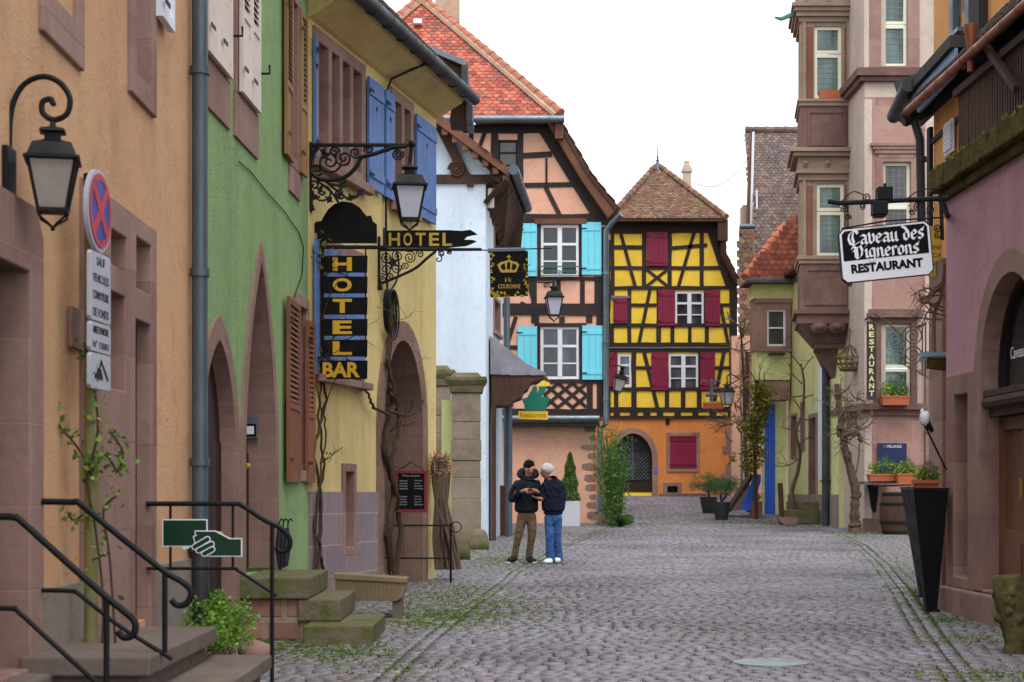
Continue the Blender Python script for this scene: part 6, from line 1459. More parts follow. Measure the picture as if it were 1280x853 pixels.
def vines():
    def vine(nm, lab, stems, twigs, leafpts, bark='bark_dark', leafm='ivy', spread=.1):
        f0 = stems[0][0]; b = f0.p(*f0.uv(*stems[0][1][0]), .05); t = thing(nm, lab, 'vine', b)
        s = MB()
        for f, pts, r0, r1, d in stems:
            q = spx(f, pts, d, 7); n = len(q); q = [v+Vector((random.gauss(0, .012), random.gauss(0, .012), 0)) for v in q]; s.tube(q, [r0+(r1-r0)*i/n for i in range(n)], 7)
        s.build('trunk', M[bark], t, smooth=True)
        if twigs:
            w_ = MB(); E_ = []
            for f, a, dr, L, r, dep in twigs: branch(w_, f.p(*f.uv(*a), .08), dr, L, r, dep, .4, 4, ends=E_, up=.02)
            w_.build('branches', M[bark], t)
        if leafpts:
            l = MB(); C = []
            for f, a, rad, n in leafpts:
                c = f.p(*f.uv(*a), .08); C += [tuple(v) for v in cloud(c, rad, n, (1, 1, 1.2), .0)]
            leaves(l, C, .045, .1, .7); l.build('leaves', LEAF[leafm], t)
    g = YW
    vine('climbing_vine', 'thin brown climbing stems up the joint between green house and yellow hotel', [(g, [(390, 712), (396, 640), (388, 560), (402, 500), (394, 430), (404, 360), (394, 300)], .022, .01, .05), (g, [(398, 712), (388, 650), (398, 590), (392, 520), (398, 470), (410, 420), (415, 380)], .018, .008, .06), (g, [(386, 712), (392, 600), (400, 540), (388, 480), (400, 400)], .014, .007, .07)],
         [(g, (396, 520), (.5, 0, .8), .5, .009, 2), (g, (398, 470), (.3, 0, 1), .5, .009, 2), (g, (394, 400), (.3, -.1, 1), .5, .008, 2), (g, (392, 580), (.4, -.2, .6), .35, .008, 1), (g, (396, 350), (.2, -.2, 1), .4, .007, 2), (g, (400, 440), (.6, -.2, .6), .5, .008, 2)], [(g, (392, 318), .16, 90), (g, (398, 345), .12, 40), (g, (402, 572), .06, 12), (g, (396, 300), .12, 50)])
    vine('climbing_vine', 'twisted vine trunk climbing beside the hotel archway', [(g, [(483, 722), (478, 660), (486, 610), (474, 560), (484, 500), (478, 450), (482, 405)], .06, .022, .08), (g, [(486, 720), (490, 650), (480, 590), (488, 530), (478, 480)], .04, .02, .1), (g, [(478, 520), (458, 508), (448, 490), (430, 482)], .022, .01, .1), (g, [(480, 515), (500, 520), (512, 512), (520, 500)], .02, .008, .12)],
         [(g, (480, 420), (.4, -.3, 1), .5, .012, 2), (g, (482, 500), (.6, -.4, .6), .5, .012, 2), (g, (478, 460), (.2, -.4, .9), .45, .01, 2), (g, (450, 492), (-.3, -.4, .5), .35, .008, 2), (g, (500, 520), (.5, -.4, .5), .35, .009, 2), (g, (480, 540), (.5, -.3, .3), .4, .01, 2)], None)
    f = front(23.5)
    t = thing('dried_vine_bundle', 'pale dry bundle of cut vine stems with bushy top at the hotel corner', 'plant', f.p(*f.uv(555, 712)))
    s = MB()
    for k in range(34):
        a, b = random.uniform(545, 575), random.uniform(543, 560); q = spx(f, [(a, 712), ((a*2+b)/3+random.uniform(-4, 4), 672), (b, 620+random.uniform(-10, 10)), (b+random.uniform(-6, 7), 572+random.uniform(0, 10))], random.uniform(-.1, .12), 4); s.tube(q, random.uniform(.012, .03), 5)
    s.build('stems', M['bark'], t)
    s = MB()
    for k in range(240):
        a = Vector(f.p(*f.uv(random.uniform(541, 562), random.uniform(570, 592)), random.uniform(-.14, .14))); s.tube([a, a+Vector((random.gauss(0, .06), random.gauss(0, .06), random.gauss(.0, .07)))], .006, 3)
    s.build('twigs', wood('pale twig', '#a8835a', '#7d6040', .9), t)
vines()
def cable_coil():
    g = YW; f = g; t = thing('cable_coil', 'coil of black hose hanging on the hotel wall under the banner bracket', 'cable', g.p(*g.uv(478, 410), .05)); m = MB()
    c = g.uv(479, 388)
    for k in range(6):
        rx, rz = .13+.02*k+random.uniform(-.01, .01), .27+.01*k; m.tube([g.p(c[0]+rx*math.cos(a)+.02*k, c[1]+rz*math.sin(a)-.01*k, .05+.012*k) for a in [2*math.pi*i/20 for i in range(21)]], .011, 5)
    m.tube(spx(g, [(479, 365), (486, 356), (490, 345), (491, 330), (488, 312)], .08), .014, 6); m.build('hose', M['iron'], t, smooth=True)
cable_coil()

# ---- hotel signs
def hotel_signs():
    # scroll bracket with lantern
    f = front(18.80); t = thing('bracket_lamp', 'large ornate wrought iron scroll bracket carrying a copper lantern on the hotel wall', 'street lamp', f.p(*f.uv(388, 182)), 'old lantern street lamps')
    m = MB(); ptube(m, f, [(386, 181.5), (515, 181.5)], .022); ptube(m, f, [(388, 178), (388, 262)], .02)
    m.tube(spx(f, [(515, 178), (514, 190), (512, 206)]), .022, 8); m.ball(f.p(*f.uv(515, 180)), .045, 8, 6)
    m.tube(spx(f, [(398, 184), (388, 197), (389, 215), (404, 225), (430, 222), (446, 208), (452, 197), (470, 192), (490, 185), (508, 183)]), .024, 8)
    for c, r0, r1, a0, tn in (((412, 202), 1, 16, 0, 2.1), ((430, 198), 1, 11, 1.0, -1.8), ((444, 191), 1, 7, 2, 1.6), ((418, 190), 1, 7, 3, -1.5), ((461, 187), 1, 6, 0, 1.6), ((497, 193), 1, 7.5, .5, 2.0), ((484, 187), .5, 4, 1, 1.5), ((396, 212), 1, 8, 2.5, 1.5), ((404, 240), 1, 13, .5, -1.6), ((393, 232), 1, 7, 1.5, 1.4), ((425, 242), 1, 7, 3.5, 1.3)):
        pspiral(m, f, c, r0, r1, a0, tn, .0125)
    for a, b, c in (((404, 224), (418, 236), (436, 250)), ((396, 226), (414, 240), (424, 255)), ((436, 250), (446, 246), (450, 240)), ((412, 230), (424, 232), (432, 226)), ((392, 262), (390, 250), (400, 246))): m.tube(spx(f, [a, b, c]), .014, 6)
    m.build('scroll_bracket', M['iron'], t, smooth=True)
    lf = MB()
    for x, y, a in ((450, 241, .6), (426, 233, 0), (400, 238, 1), (392, 246, 2), (438, 247, .3), (412, 250, 2.5), (389, 262, 1.6), (422, 246, 1.2), (404, 190, 1), (407, 196, 2)):
        c = f.uv(x, y); s = .055; L = [(c[0]+s*math.cos(a+t_)*k_, c[1]+s*math.sin(a+t_)*k_) for t_, k_ in ((0, 1.3), (.8, .5), (1.6, .9), (2.6, .45), (3.14, .9), (3.7, .45), (4.7, .9), (5.5, .5))]; lf.prism(f, L, -.01, .012)
    lf.build('iron_leaves', M['iron'], t)
    l = make_lantern(t, f.p(*f.uv(512, 202)), .80, R(6)); l.data.materials[0] = M['copper'] if False else l.data.materials[0]
    # black arched board
    f = front(18.98); t = thing('arched_board', 'blank black board with scalloped arched top above the vertical hotel sign', 'sign', f.p(*f.uv(430, 306)))
    P = [(390, 304), (390, 285), (395, 278), (402, 277), (405, 271), (410, 263), (418, 256), (428, 252.5), (440, 254), (450, 260), (456, 268), (459, 271), (464, 270), (466, 277), (471, 281), (471, 304)]
    m = MB(); m.prism(f, pxy(f, P), -.03, .03); m.build('board', M['black'], t)
    # horizontal arm with hanging letters plates
    t = thing('hotel_bar_sign', 'vertical sign of six black plates reading HOTEL BAR in gold letters', 'sign', f.p(*f.uv(430, 310)))
    m = MB(); ptube(m, f, [(386, 309), (484, 309.5)], .022); ptube(m, f, [(386, 303), (386, 318)], .03); 
    for x in (403.5, 457): ptube(m, f, [(x, 309), (x, 448)], .009, -.012)
    m.build('hanging_arm', M['iron'], t)
    ys = [(320, 341), (346, 367), (372, 393.5), (399, 420), (425, 446), (451, 474)]
    let = ['H', 'O', 'T', 'E', 'L', 'BAR']
    for (a, b), s in zip(ys, let):
        m = MB(); m.prism(f, pxy(f, [(401.5, a), (459.5, a), (459, b), (402, b)]), -.008, .012); p = m.build('plate', M['black'], t)
        x0, x1 = (416, 440) if s != 'BAR' else (403.5, 450); h_ = (b-a-4)/FPX*18.98
        text(s, 'gold_letters', f, f.u(x0), f.z(0, b-2), (x1-x0)/FPX*18.98, h_, M['gold'], p, .0122, .004, .035)
    # banner sign on a scrolled bracket
    f = front(21.25); t = thing('hotel_banner_sign', 'horizontal black pennant reading HOTEL in gold above a lacy iron bracket', 'sign', f.p(*f.uv(475, 312)))
    m = MB(); ptube(m, f, [(472, 312.5), (602, 312)], .02); ptube(m, f, [(473.5, 296), (473.5, 362)], .022); ptube(m, f, [(470, 360), (478, 360)], .03)
    m.tube(spx(f, [(473, 356), (500, 345), (520, 335), (535, 322), (545, 314)]), .018, 8); ptube(m, f, [(480, 285), (480, 312)], .012)
    for c, r0, r1, a0, tn in (((483, 322), 1, 7, 0, 1.8), ((497, 320), 1, 7, 1, -1.8), ((512, 322), 1, 8, 2, 2), ((525, 318), 1, 5, 0, 1.5), ((482, 337), 1, 7, 2, -1.7), ((495, 335), 1, 7, 3, 1.6), ((507, 333), 1, 5, 1, 1.5), ((478, 350), 1, 5, 0, 1.5), ((552, 317), 1, 4, 0, -1.7), ((562, 316), .5, 3, 0, 1.6), ((548, 324), 1, 5, 1.5, 1), ((488, 346), .5, 4, 1, 1.3)): pspiral(m, f, c, r0, r1, a0, tn, .0085)
    m.build('lace_bracket', M['iron'], t, smooth=True)
    m = MB(); m.prism(f, pxy(f, [(483, 288.5), (562, 288), (578, 289), (588, 287.5), (592, 290), (597, 293.5), (591, 294.5), (584, 296), (580, 300), (590, 300), (596, 302), (590, 305), (582, 308), (560, 310), (483, 310)]), -.012, .012); p = m.build('pennant', M['black'], t)
    x = 486
    for s, w_ in (('H', 14), ('O', 11), ('T', 12.5), ('E', 12.5), ('L', 12)): text(s, 'gilt_letters', f, f.u(x), f.z(0, 307.8), w_/FPX*21.25, 16.3/FPX*21.25, M['brass'], p, .0122, .004, .02); x += w_+4.3
    lf = MB(); c = f.uv(491, 329); lf.prism(f, [(c[0]+.09*math.cos(a)*k, c[1]+.09*math.sin(a)*k) for a, k in [(math.pi*i/5, 1 if i % 2 else .45) for i in range(10)]], .0, .02); lf.build('iron_leaf', M['iron'], t)
    # crown cloth sign
    f = front(24.1); t = thing('crown_sign', 'black hanging sign with golden crown and foliage border on a bar over the street', 'sign', f.p(*f.uv(636, 312)))
    m = MB(); ptube(m, f, [(543, 312), (610, 313), (690, 310.5)], .009); m.build('carrying_bar', M['iron'], t); m = MB(); ptube(m, f, [(610, 313.5), (657, 312.5)], .035); m.build('roller', M['zinc_blue'], t)
    m = MB(); m.prism(f, pxy(f, [(612, 316), (660, 314), (660, 370), (613, 372)]), -.012, .012); p = m.build('panel', M['black'], t)
    gd = MB(); C = f.uv; c = pxy
    gd.prism(f, c(f, [(626, 341), (645, 341), (649, 331.5), (646, 328), (641, 327), (636, 325), (631, 327), (626, 328), (621.5, 331.5)]), .0122, .018)
    dk = MB()
    for q in ([(628.5, 338), (632, 337.5), (631, 329.5), (627, 331), (625.5, 334)], [(643, 338), (639.5, 337.5), (640.5, 329.5), (644.5, 331), (646, 334)], [(633.5, 337), (638, 337), (637.8, 329), (635.8, 327.5), (633.8, 329)]): dk.prism(f, c(f, q), .0182, .020)
    ptube(gd, f, [(636, 326), (636, 319)], .012, .014); ptube(gd, f, [(633.3, 321.5), (638.7, 321.5)], .011, .014)
    for k in range(54):
        s = random.random(); x, y = ((613+random.random()*4, 317+s*53) if k % 3 == 0 else (655+random.random()*6, 317+s*52) if k % 3 == 1 else (613+s*46, 366+random.random()*6))
        a = C(x, y); an = random.uniform(0, 6); r = .022; gd.prism(f, [(a[0]+r*math.cos(an+t_)*q_, a[1]+r*math.sin(an+t_)*q_) for t_, q_ in ((0, 1.5), (1.2, .6), (2.4, 1), (3.6, .5), (4.8, 1.1))], .0125, .02)
    gd.build('gilt_ornament', M['brass'], p); dk.build('crown_openings', M['black'], p)
    text('à la', 'gilt_lettering', f, *C(631, 352.5), 8/FPX*24.1, 5.5/FPX*24.1, M['brass'], p, .0125, .003, .01); text('COURONNE', 'gilt_lettering', f, *C(622.5, 361), 28/FPX*24.1, 5.5/FPX*24.1, M['brass'], p, .0125, .003, .015)
    # menu board on the far jamb of the archway
    Yj = YW.y(YW.u(526))-.06; f = front(21.75); t = thing('menu_board', 'red framed chalk menu board hanging in the hotel archway', 'menu board', f.p(*f.uv(514, 640)))
    m = MB(); m.prism(f, [pxy(f, [(493.5, 588.5), (534, 588.5), (534, 641), (494, 640.5)]), pxy(f, [(497.5, 592), (530.5, 592), (530.5, 637), (498, 637)])], -.03, .01); m.build('frame', paint('red frame', '#7c1322', .5, .1), t)
    m = MB(); m.prism(f, pxy(f, [(496.5, 591), (531.5, 591), (531.5, 638), (496.5, 638)]), -.025, -.005); b = m.build('slate', M['black'], t)
    ch = paint('chalk', '#a9acb0', .9, .1); s_ = FPX/21.75
    text('Menu du Jour', 'chalk_lettering', f, *f.uv(503, 596.5), 22/s_, 3/s_, ch, b, -.0048, .001, .0)
    for i in range(10):
        if i in (4, 5): continue
        y = 602+i*3.3
        text(random.choice(['Tarte flambée', 'Choucroute', 'Baeckeoffe', 'Munster', 'Salade verte']), 'chalk_lettering', f, *f.uv(499.5, y), random.uniform(9, 13)/s_, 1.8/s_, ch, b, -.0048, .001)
        text(random.choice(['Riesling', 'Pinot gris', 'Coq au vin', 'Kougelhopf', 'Glaces']), 'chalk_lettering', f, *f.uv(518, y), random.uniform(7, 11)/s_, 1.8/s_, ch, b, -.0048, .001)
    for k in (-1, 1): pass
    hk = MB(); ptube(hk, f, [(498, 588), (514, 578), (530, 588)], .006, -.01); hk.tube([f.p(*f.uv(514, 578), -.01), YW.p(*YW.uv(514, 578), -.03)], .008, 5); hk.build('hanging_wire', M['iron'], t)
    # low rail in front of the arch
    f = front(22.9); t = thing('low_railing', 'low black iron barrier with small ring across the hotel archway corner', 'railing', f.p(*f.uv(563, 720)), 'iron stair railings')
    for y in (657, 698): m = MB(); ptube(m, f, [(472, y), (563, y)], .011); m.build('rail', M['iron'], t)
    m = MB(); m.tube([f.p(*f.uv(563.5, 654)), (f.p(*f.uv(563.5, 700))[0], 22.9, .03)], .016, 8); m.build('post', M['iron'], t)
    m = MB(); pspiral(m, f, (570, 659), 6.5, 6.5, 0, 1, .008); m.build('ring', M['iron'], t)
hotel_signs()

def bollards():
    def b(px, yb, Y, w, h, lab):
        c = gp(px, Y, -.03); m = MB(); s = FPX/Y; m.lathe([(w*.55, 0), (w*.52, h*.35), (w*.46, h*.7), (w*.36, h*.9), (w*.2, h*.98), (.01, h)], c, 14); o = m.build('stone_bollard', M['moss_stone'], loc=c, smooth='all'); tag(o, lab, 'bollard', 'rounded guard stones')
    b(598.5, 689, 32.2, .38, .42, 'short rounded mossy guard stone standing right of the stone pillar')
    b(575, 700, 29.0, .34, .55, 'rounded guard stone beside the dry vine bundle and low railing')
bollards()

def mid_left():
    f = front(38.2); t = thing('rust_box_planter', 'tall rust brown box standing behind the young man by the blue house', 'box', gp(626, 38.2))
    m = MB(); m.box(f, f.u(612.5), f.u(640), float(gz(38)), f.z(0, 608), -.5, 0); m.build('box', paint('rusted steel', '#59301f', .8, .2), t, bevel=.01); m = MB(); m.box(f, f.u(611.5), f.u(641), f.z(0, 610)+.0, f.z(0, 607), -.52, .02); m.build('rim', paint('rust rim', '#6b3c28', .7, .2), t)
    f = front(43); t = thing('topiary_planter', 'white box planter with clipped conical evergreen against the salmon wall', 'planter', gp(712, 43))
    m = MB(); z = float(gz(43)); m.box(f, f.u(699), f.u(725), z, f.z(0, 626.5), -.5, 0); m.build('box', paint('pale grey planter', '#b9bcc0', .6, .06), t, bevel=.02)
    c = Vector(f.p(f.u(713), f.z(0, 627), -.25)); s = MB(); s.tube([c-Vector((0, 0, .2)), c+Vector((0, 0, 1.0))], .03, 6); s.build('trunk', M['bark_dark'], t)
    C = []
    for k in range(7000):
        h = random.random()**1.2; R_ = .24*(1-h)**.55*(1+.12*math.sin(h*20)); a = random.uniform(0, 6.283); r = R_*random.uniform(.6, 1.08); C.append((c.x+r*math.cos(a), c.y+r*math.sin(a), c.z+h*1.26))
    l = MB(); leaves(l, C, .05, .0, .5); l.build('foliage', leafmat('topiary leaf', ['#2c4a1e', '#48702c', '#6a9038']), t)
    # green pot sign
    f = front(40.5); t = thing('restaurant_pot_sign', 'green pot shaped sign with yellow topping over a yellow board reading Restaurant', 'sign', f.p(*f.uv(668, 520)))
    m = MB(); m.prism(f, pxy(f, [(656, 513.5), (682, 513.5), (685, 503), (688, 499), (682, 496), (677, 497), (681, 490), (684, 483), (674, 483), (672, 492), (671, 483), (666, 483), (665, 487), (663, 490), (659, 497), (652, 499), (655, 506)]), -.03, .03); m.build('green_pot', paint('enamel green', '#0d6b54', .4, .1), t)
    m = MB(); m.prism(f, pxy(f, [(669, 483.5), (687, 483), (687.5, 477), (682, 475), (676, 477), (672, 481)]), -.03, .034); m.build('yellow_top', M['yel_fill'], t)
    m = MB(); m.prism(f, pxy(f, [(648, 514.3), (685, 514.3), (685, 525), (648, 524)]), -.02, .02); b = m.build('name_board', paint('signal yellow', '#d9b21e', .5, .08), t)
    text('Restaurant', 'red_lettering', f, *f.uv(650.5, 522), 32/FPX*40.5, 6/FPX*40.5, paint('brown red lettering', '#8a4a18', .6), b, .0202, .004, .0)
    m = MB(); m.tube([f.p(*f.uv(670, 484)), f.p(*f.uv(668, 470))], .012, 5); m.tube([f.p(*f.uv(668, 471)), at(655, 468, 38)], .02, 5); m.build('hanging_bar', M['iron'], t)
    # lantern on salmon house
    f = front(44.0); t = thing('hanging_lantern', 'old copper lantern hanging on a bracket between the turquoise shuttered windows', 'street lamp', f.p(*f.uv(693, 352)), 'old lantern street lamps')
    m = MB(); q = f.p(*f.uv(692.5, 351)); m.tube([(q[0], 45, q[2]), q, (q[0], q[1], q[2]-.1)], .03, 6); pspiral(m, f, (684, 354), 1, 4, 0, 1.7, .014, -.4); m.tube([f.p(*f.uv(672, 351), -.4), f.p(*f.uv(693, 351), -.4)], .02, 5); m.build('bracket', M['iron'], t)
    make_lantern(t, (q[0], q[1], q[2]-.08), 1.02, R(5))
    # guard rail of the upper window
    t = f; 
    f = front(44.85); t = thing('window_guard', 'small iron window guard with green leaf scrolls on the upper turquoise shuttered window', 'window guard', f.p(*f.uv(700, 346)))
    m = MB(); m.box(f, f.u(671), f.u(728), f.z(0, 334), f.z(0, 332.8), 0, .03)
    for k in range(9): pspiral(m, f, (679+k*5, 340), .6, 2.6, k, 1.5, .011, .02, 12)
    m.box(f, f.u(676), f.u(723), f.z(0, 345.5), f.z(0, 344.5), 0, .03); m.build('guard', paint('dark green iron', '#23564a', .5), t)
    # bamboo
    c = gp(768, 43.5); t = thing('bamboo_clump', 'tall airy bright green bamboo clump at the salmon house corner', 'bamboo', c); s = MB(); C = []
    for k in range(60):
        b = c+Vector((random.uniform(-.18, .18), random.uniform(-.2, .4), 0)); ln = Vector((random.gauss(0, .17), random.gauss(0, .2), 0)); H = random.uniform(1.3, 2.5); pts = [b+ln*(i/5)**1.6+Vector((0, 0, H*i/5)) for i in range(6)]; s.tube(pts, .010, 4)
        for q in pts[1:]:
            n = 16; v = rng.normal(size=(n, 3))*np.array([.11, .13, .12])+np.array(q); C += v.tolist()
    s.build('canes', LEAF['bamboo'], t); l = MB(); leaves(l, C, .13, .0, .16); l.build('leaves', LEAF['bamboo'], t)
    c = gp(775, 42.6); t = thing('spiky_grass', 'low dark spiky grass tuft at the foot of the bamboo', 'grass tuft', c); l = MB()
    for k in range(80):
        a = random.uniform(0, 6.28); r = random.uniform(.15, .4); h = random.uniform(.12, .4); p = Vector((math.cos(a), math.sin(a), 0)); w_ = p.cross(Vector((0, 0, 1)))*.012
        l.add([tuple(c-w_), tuple(c+w_), tuple(c+p*r*.6+Vector((0, 0, h))+w_), tuple(c+p*r+Vector((0, 0, h*.75)))], [(0, 1, 2, 3)])
    l.build('blades', LEAF['dark'], t)
mid_left()

def mid_right():
    # bonsai-like pines in dark pots
    def pine(px, Y, lab, pw, ph, fw, fh, fy):
        c = gp(px, Y); t = thing('potted_pine', lab, 'potted plant', c, 'potted pines in dark pots'); s = FPX/Y
        m = MB(); m.lathe([(pw*.36, 0), (pw*.5, ph*.6), (pw*.54, ph), (pw*.48, ph), (pw*.46, ph*.92)], c, 4 if False else 16); m.build('pot', paint('anthracite pot', '#2b2f36', .5, .1), t, smooth=True)
        st = MB(); E_ = []; top = c+Vector((0, 0, ph))
        for k in range(3): branch(st, top-Vector((0, 0, .08)), (random.gauss(0, .25), random.gauss(0, .2), 1), .42, .035, 2, .35, 5, ends=E_)
        st.build('trunk', M['bark_dark'], t); C = []
        cc = Vector((c.x+.02, c.y, CAMH-(fy-HY)/s))
        for k in range(17):
            a = random.uniform(0, 6.28); r = random.random()**.5; b = cc+Vector((math.cos(a)*r*fw/2, math.sin(a)*r*fw*.3, random.uniform(-.5, .4)*fh*(1.1-r*.6))); C += cloud(b, .2, 190, (1.2, 1, .6), .2).tolist()
        l = MB(); leaves(l, C, .085, .0, .14); l.build('foliage', LEAF['pine'], t)
    pine(886, 50.6, 'farther dark pot with a spreading pine bush before the orange wall', .50, .5, 1.3, .7, 603); pine(902, 47.0, 'nearer dark pot with a spreading pine bush on the street edge', .46, .5, .95, .62, 606)
    # ivy clad post
    c = gp(946, 47.3); t = thing('ivy_column', 'dark post thickly grown with ivy and yellowing leaves left of the blue door', 'climbing plant', c); s = MB(); s.tube(smooth_path([c, c+Vector((-.05, 0, 1.5)), c+Vector((.02, 0, 3.9))]), .055, 7); 
    for k in range(4): branch(s, c+Vector((0, 0, 3.2+.2*k)), (random.uniform(-1, .3), random.uniform(-.4, 0), .4), .8, .02, 2, .4, 4)
    s.build('trunk', M['bark_dark'], t); C = []
    for k in range(95):
        h = random.uniform(1.35, 3.8); b = c+Vector((random.gauss(-.2*math.sin(h*1.3)*.8-.08, .15), random.gauss(0, .12), h)); C += cloud(b, .2, 55, (1, 1, 1.1), .1).tolist()
    l = MB(); leaves(l, C, .075, .1, .75); l.build('leaves', LEAF['ivy'], t)
    # leaning boards and little planter
    f = front(48.3); t = thing('leaning_board', 'brown wooden board leaning diagonally with a blue panel behind, left of the ivy column', 'board', f.p(*f.uv(925, 640)))
    m = MB(); m.prism(f, pxy(f, [(910, 639), (914, 640), (943, 596), (940, 592)]), -.9, -.02); m.build('slanted_board', M['old_wood'], t); m = MB(); m.prism(f, pxy(f, [(915, 639), (929, 638), (936, 607)]), -.05, -.0); m.build('cheek', M['red_stone_plain'], t); m = MB(); m.prism(f, pxy(f, [(923, 638), (938, 638), (949, 602), (949, 594), (942, 592)]), .25, .32); m.build('blue_panel', M['blue_door'], t)
    t = thing('square_planter', 'small brown square planter with green plant before the blue panel', 'planter', gp(943, 47.9)); f = front(47.9); m = MB(); m.box(f, f.u(939), f.u(953), float(gz(47.9)), f.z(0, 627), -.35, 0); m.build('box', M['dark_stone'], t); l = MB(); leaves(l, cloud(f.p(f.u(946), f.z(0, 621), -.15), .22, 260, (1, .8, .7), 0).tolist(), .06, .1, .7); l.build('leaves', LEAF['fern'], t)
    # bare espalier vine on the lime wall
    f = front(45.6); c = gp(994, 45.6); t = thing('bare_espalier_vine', 'bare pale vine with a crooked trunk and spreading twigs on the lime yellow wall', 'vine', c); s = MB()
    s.tube(spx(f, [(994, 646), (990, 615), (997, 590), (1000, 565), (995, 540), (1003, 515), (1005, 480), (1001, 455)]), [.065-.0009*i for i in range(43)], 7); s.build('trunk', M['bark'], t, smooth=True); w_ = MB()
    for a, d in (((997, 575), (-1, -.1, -.3)), ((1001, 540), (-1, -.2, .3)), ((1003, 515), (-1, -.2, .8)), ((1004, 500), (1, -.2, .9)), ((1003, 480), (-1, -.1, .5)), ((1002, 465), (.9, -.1, .6)), ((1001, 458), (-.6, 0, 1)), ((1003, 525), (.8, -.1, .1)), ((1000, 555), (.8, -.1, .4)), ((1003, 495), (-1, 0, -.2))): branch(w_, f.p(*f.uv(*a)), d, .75, .02, 3, .38, 5)
    w_.build('branches', M['bark'], t)
    # steps and stone bench by the lime house
    t = thing('lime_house_steps', 'mossy grey stone door steps at the foot of the lime yellow house', 'steps', gp(1015, 45)); f = front(44.6)
    for x0, x1, y0, y1, d in ((988, 1050, 655, 638, -.0), (1004, 1046, 638, 628, -.25)): m = MB(); m.box(f, f.u(x0), 8.2, f.z(0, y1)-(y0-y1)/47, f.z(0, y1), -1.6, d); m.build('step', M['moss_stone'], t, bevel=.02)
    t = thing('stone_trough', 'dark low boat shaped stone trough on the cobbles before the lime house', 'trough', gp(985, 43.6)); f = front(43.6); m = MB(); m.prism(f, pxy(f, [(972, 646), (998, 648), (996, 655), (982, 657), (976, 653)]), -.3, .0); m.build('trough', M['dark_stone'], t, bevel=.01)
    f = front(44.3); t = thing('rustic_stick', 'crooked dark wooden post leaning beside the blue door', 'post', gp(976, 44.3)); m = MB(); m.tube(smooth_path([gp(977, 44.3), Vector(f.p(*f.uv(976, 620))), Vector(f.p(*f.uv(975, 604)))]), [.07]*13, 6); m.build('stick', M['bark_dark'], t)
    # knobbly vine trunk in front of the sandstone house
    f = front(39.2); c = gp(1068, 39.2); t = thing('gnarled_vine', 'thick gnarled old vine trunk with twisted pruned head against the sandstone house corner', 'vine', c); s = MB()
    q = spx(f, [(1069, 664), (1068, 640), (1069, 615), (1064, 590), (1056, 560), (1052, 530), (1048, 500), (1046, 480)], 0, 8); s.tube(q, [(.16 if i < 4 else .115-.001*i)*random.uniform(.88, 1.18) for i in range(len(q))], 9)
    for k in range(16): b = random.choice(q[4:]); s.ball(b+Vector((random.gauss(0, .06), -.06, random.gauss(0, .05))), random.uniform(.03, .06), 7, 5, (1, 1, 1.5), .2)
    for k in range(10): b = Vector(f.p(*f.uv(random.uniform(1050, 1078), random.uniform(525, 552)))); s.ball(b, random.uniform(.035, .07), 7, 5, (1, 1, 1), .25)
    s.build('trunk', M['bark_mid'], t, smooth=True); w_ = MB()
    for a, d, L in [((1050+random.uniform(-4, 26), random.uniform(490, 556)), (random.uniform(-1, 1), random.uniform(-.5, 0), random.uniform(-.4, 1)), random.uniform(.25, .5)) for _ in range(46)]: branch(w_, f.p(*f.uv(*a)), d, L, .022, 2, .55, 5)
    w_.tube(spx(f, [(1074, 555), (1073, 575), (1066, 610)]), .02, 5); w_.build('branches', M['bark'], t)
    # small wicker basket lamp under the oriel
    f = front(41.0); t = thing('hanging_basket', 'brassy wire hanging basket under the oriel of the sandstone house', 'hanging basket', f.p(*f.uv(1062, 465))); m = MB()
    cc = f.uv(1062, 462); ctr = Vector(f.p(cc[0], cc[1]))
    for k in range(12): a = 2*math.pi*k/12; m.tube([ctr+Vector((math.cos(a)*.24, math.sin(a)*.24, 0)), ctr+Vector((math.cos(a)*.34, math.sin(a)*.34, .28)), ctr+Vector((0, 0, .62))], .012, 4)
    for r, z in ((.24, 0), (.3, .14), (.34, .28)): m.tube([ctr+Vector((math.cos(2*math.pi*k/16)*r, math.sin(2*math.pi*k/16)*r, z)) for k in range(17)], .018, 5)
    m.lathe([(.23, -.04), (.25, 0), (.2, .06)], ctr, 12); m.tube([ctr+Vector((0, 0, .6)), ctr+Vector((0, 0, 1.0)), ctr+Vector((.2, .95, 1.0))], .015, 4); m.build('basket', paint('old brown brass wire', '#5d4d28', .6, .2), t)
    l = MB(); leaves(l, cloud(ctr+Vector((0, 0, .15)), .3, 200, (1, 1, .7), 0).tolist(), .07, .1, .3); l.build('dry_plants', LEAF['straw'], t)
    # shelf, barrel, pots
    f = front(39.0); zg = float(gz(39.2)); t = thing('wall_shelf', 'narrow blue grey shelf on a carved black bracket at the sandstone wall', 'shelf', f.p(*f.uv(1100, 607)))
    m = MB(); m.prism(f, pxy(f, [(1081, 602), (1122, 601), (1122, 604.5), (1081, 605.5)]), -.9, .0); m.build('shelf_board', M['zinc_blue'], t); m = MB(); m.prism(f, pxy(f, [(1090, 606), (1104, 606), (1103, 622), (1101, 640), (1098, 642), (1095, 634), (1093, 618)]), -.6, -.5); m.build('carved_bracket', M['iron'], t)
    m = MB(); m.prism(f, pxy(f, [(1092, 607), (1146, 605), (1146, 608), (1096, 608.5)]), -.7, -.15); m.build('wooden_top', M['brown_wood'], t)
    c = gp(1119, 38.7); t = thing('wine_barrel', 'weathered oak wine barrel with dark hoops beneath the flower pots', 'barrel', c); m = MB(); H = .98; pr = [(.27, 0), (.31, .12), (.345, .3), (.36, .49), (.345, .68), (.31, .86), (.28, .98)]; m.lathe(pr, c, 20); m.build('staves', M['old_wood'], t, smooth=True); m = MB()
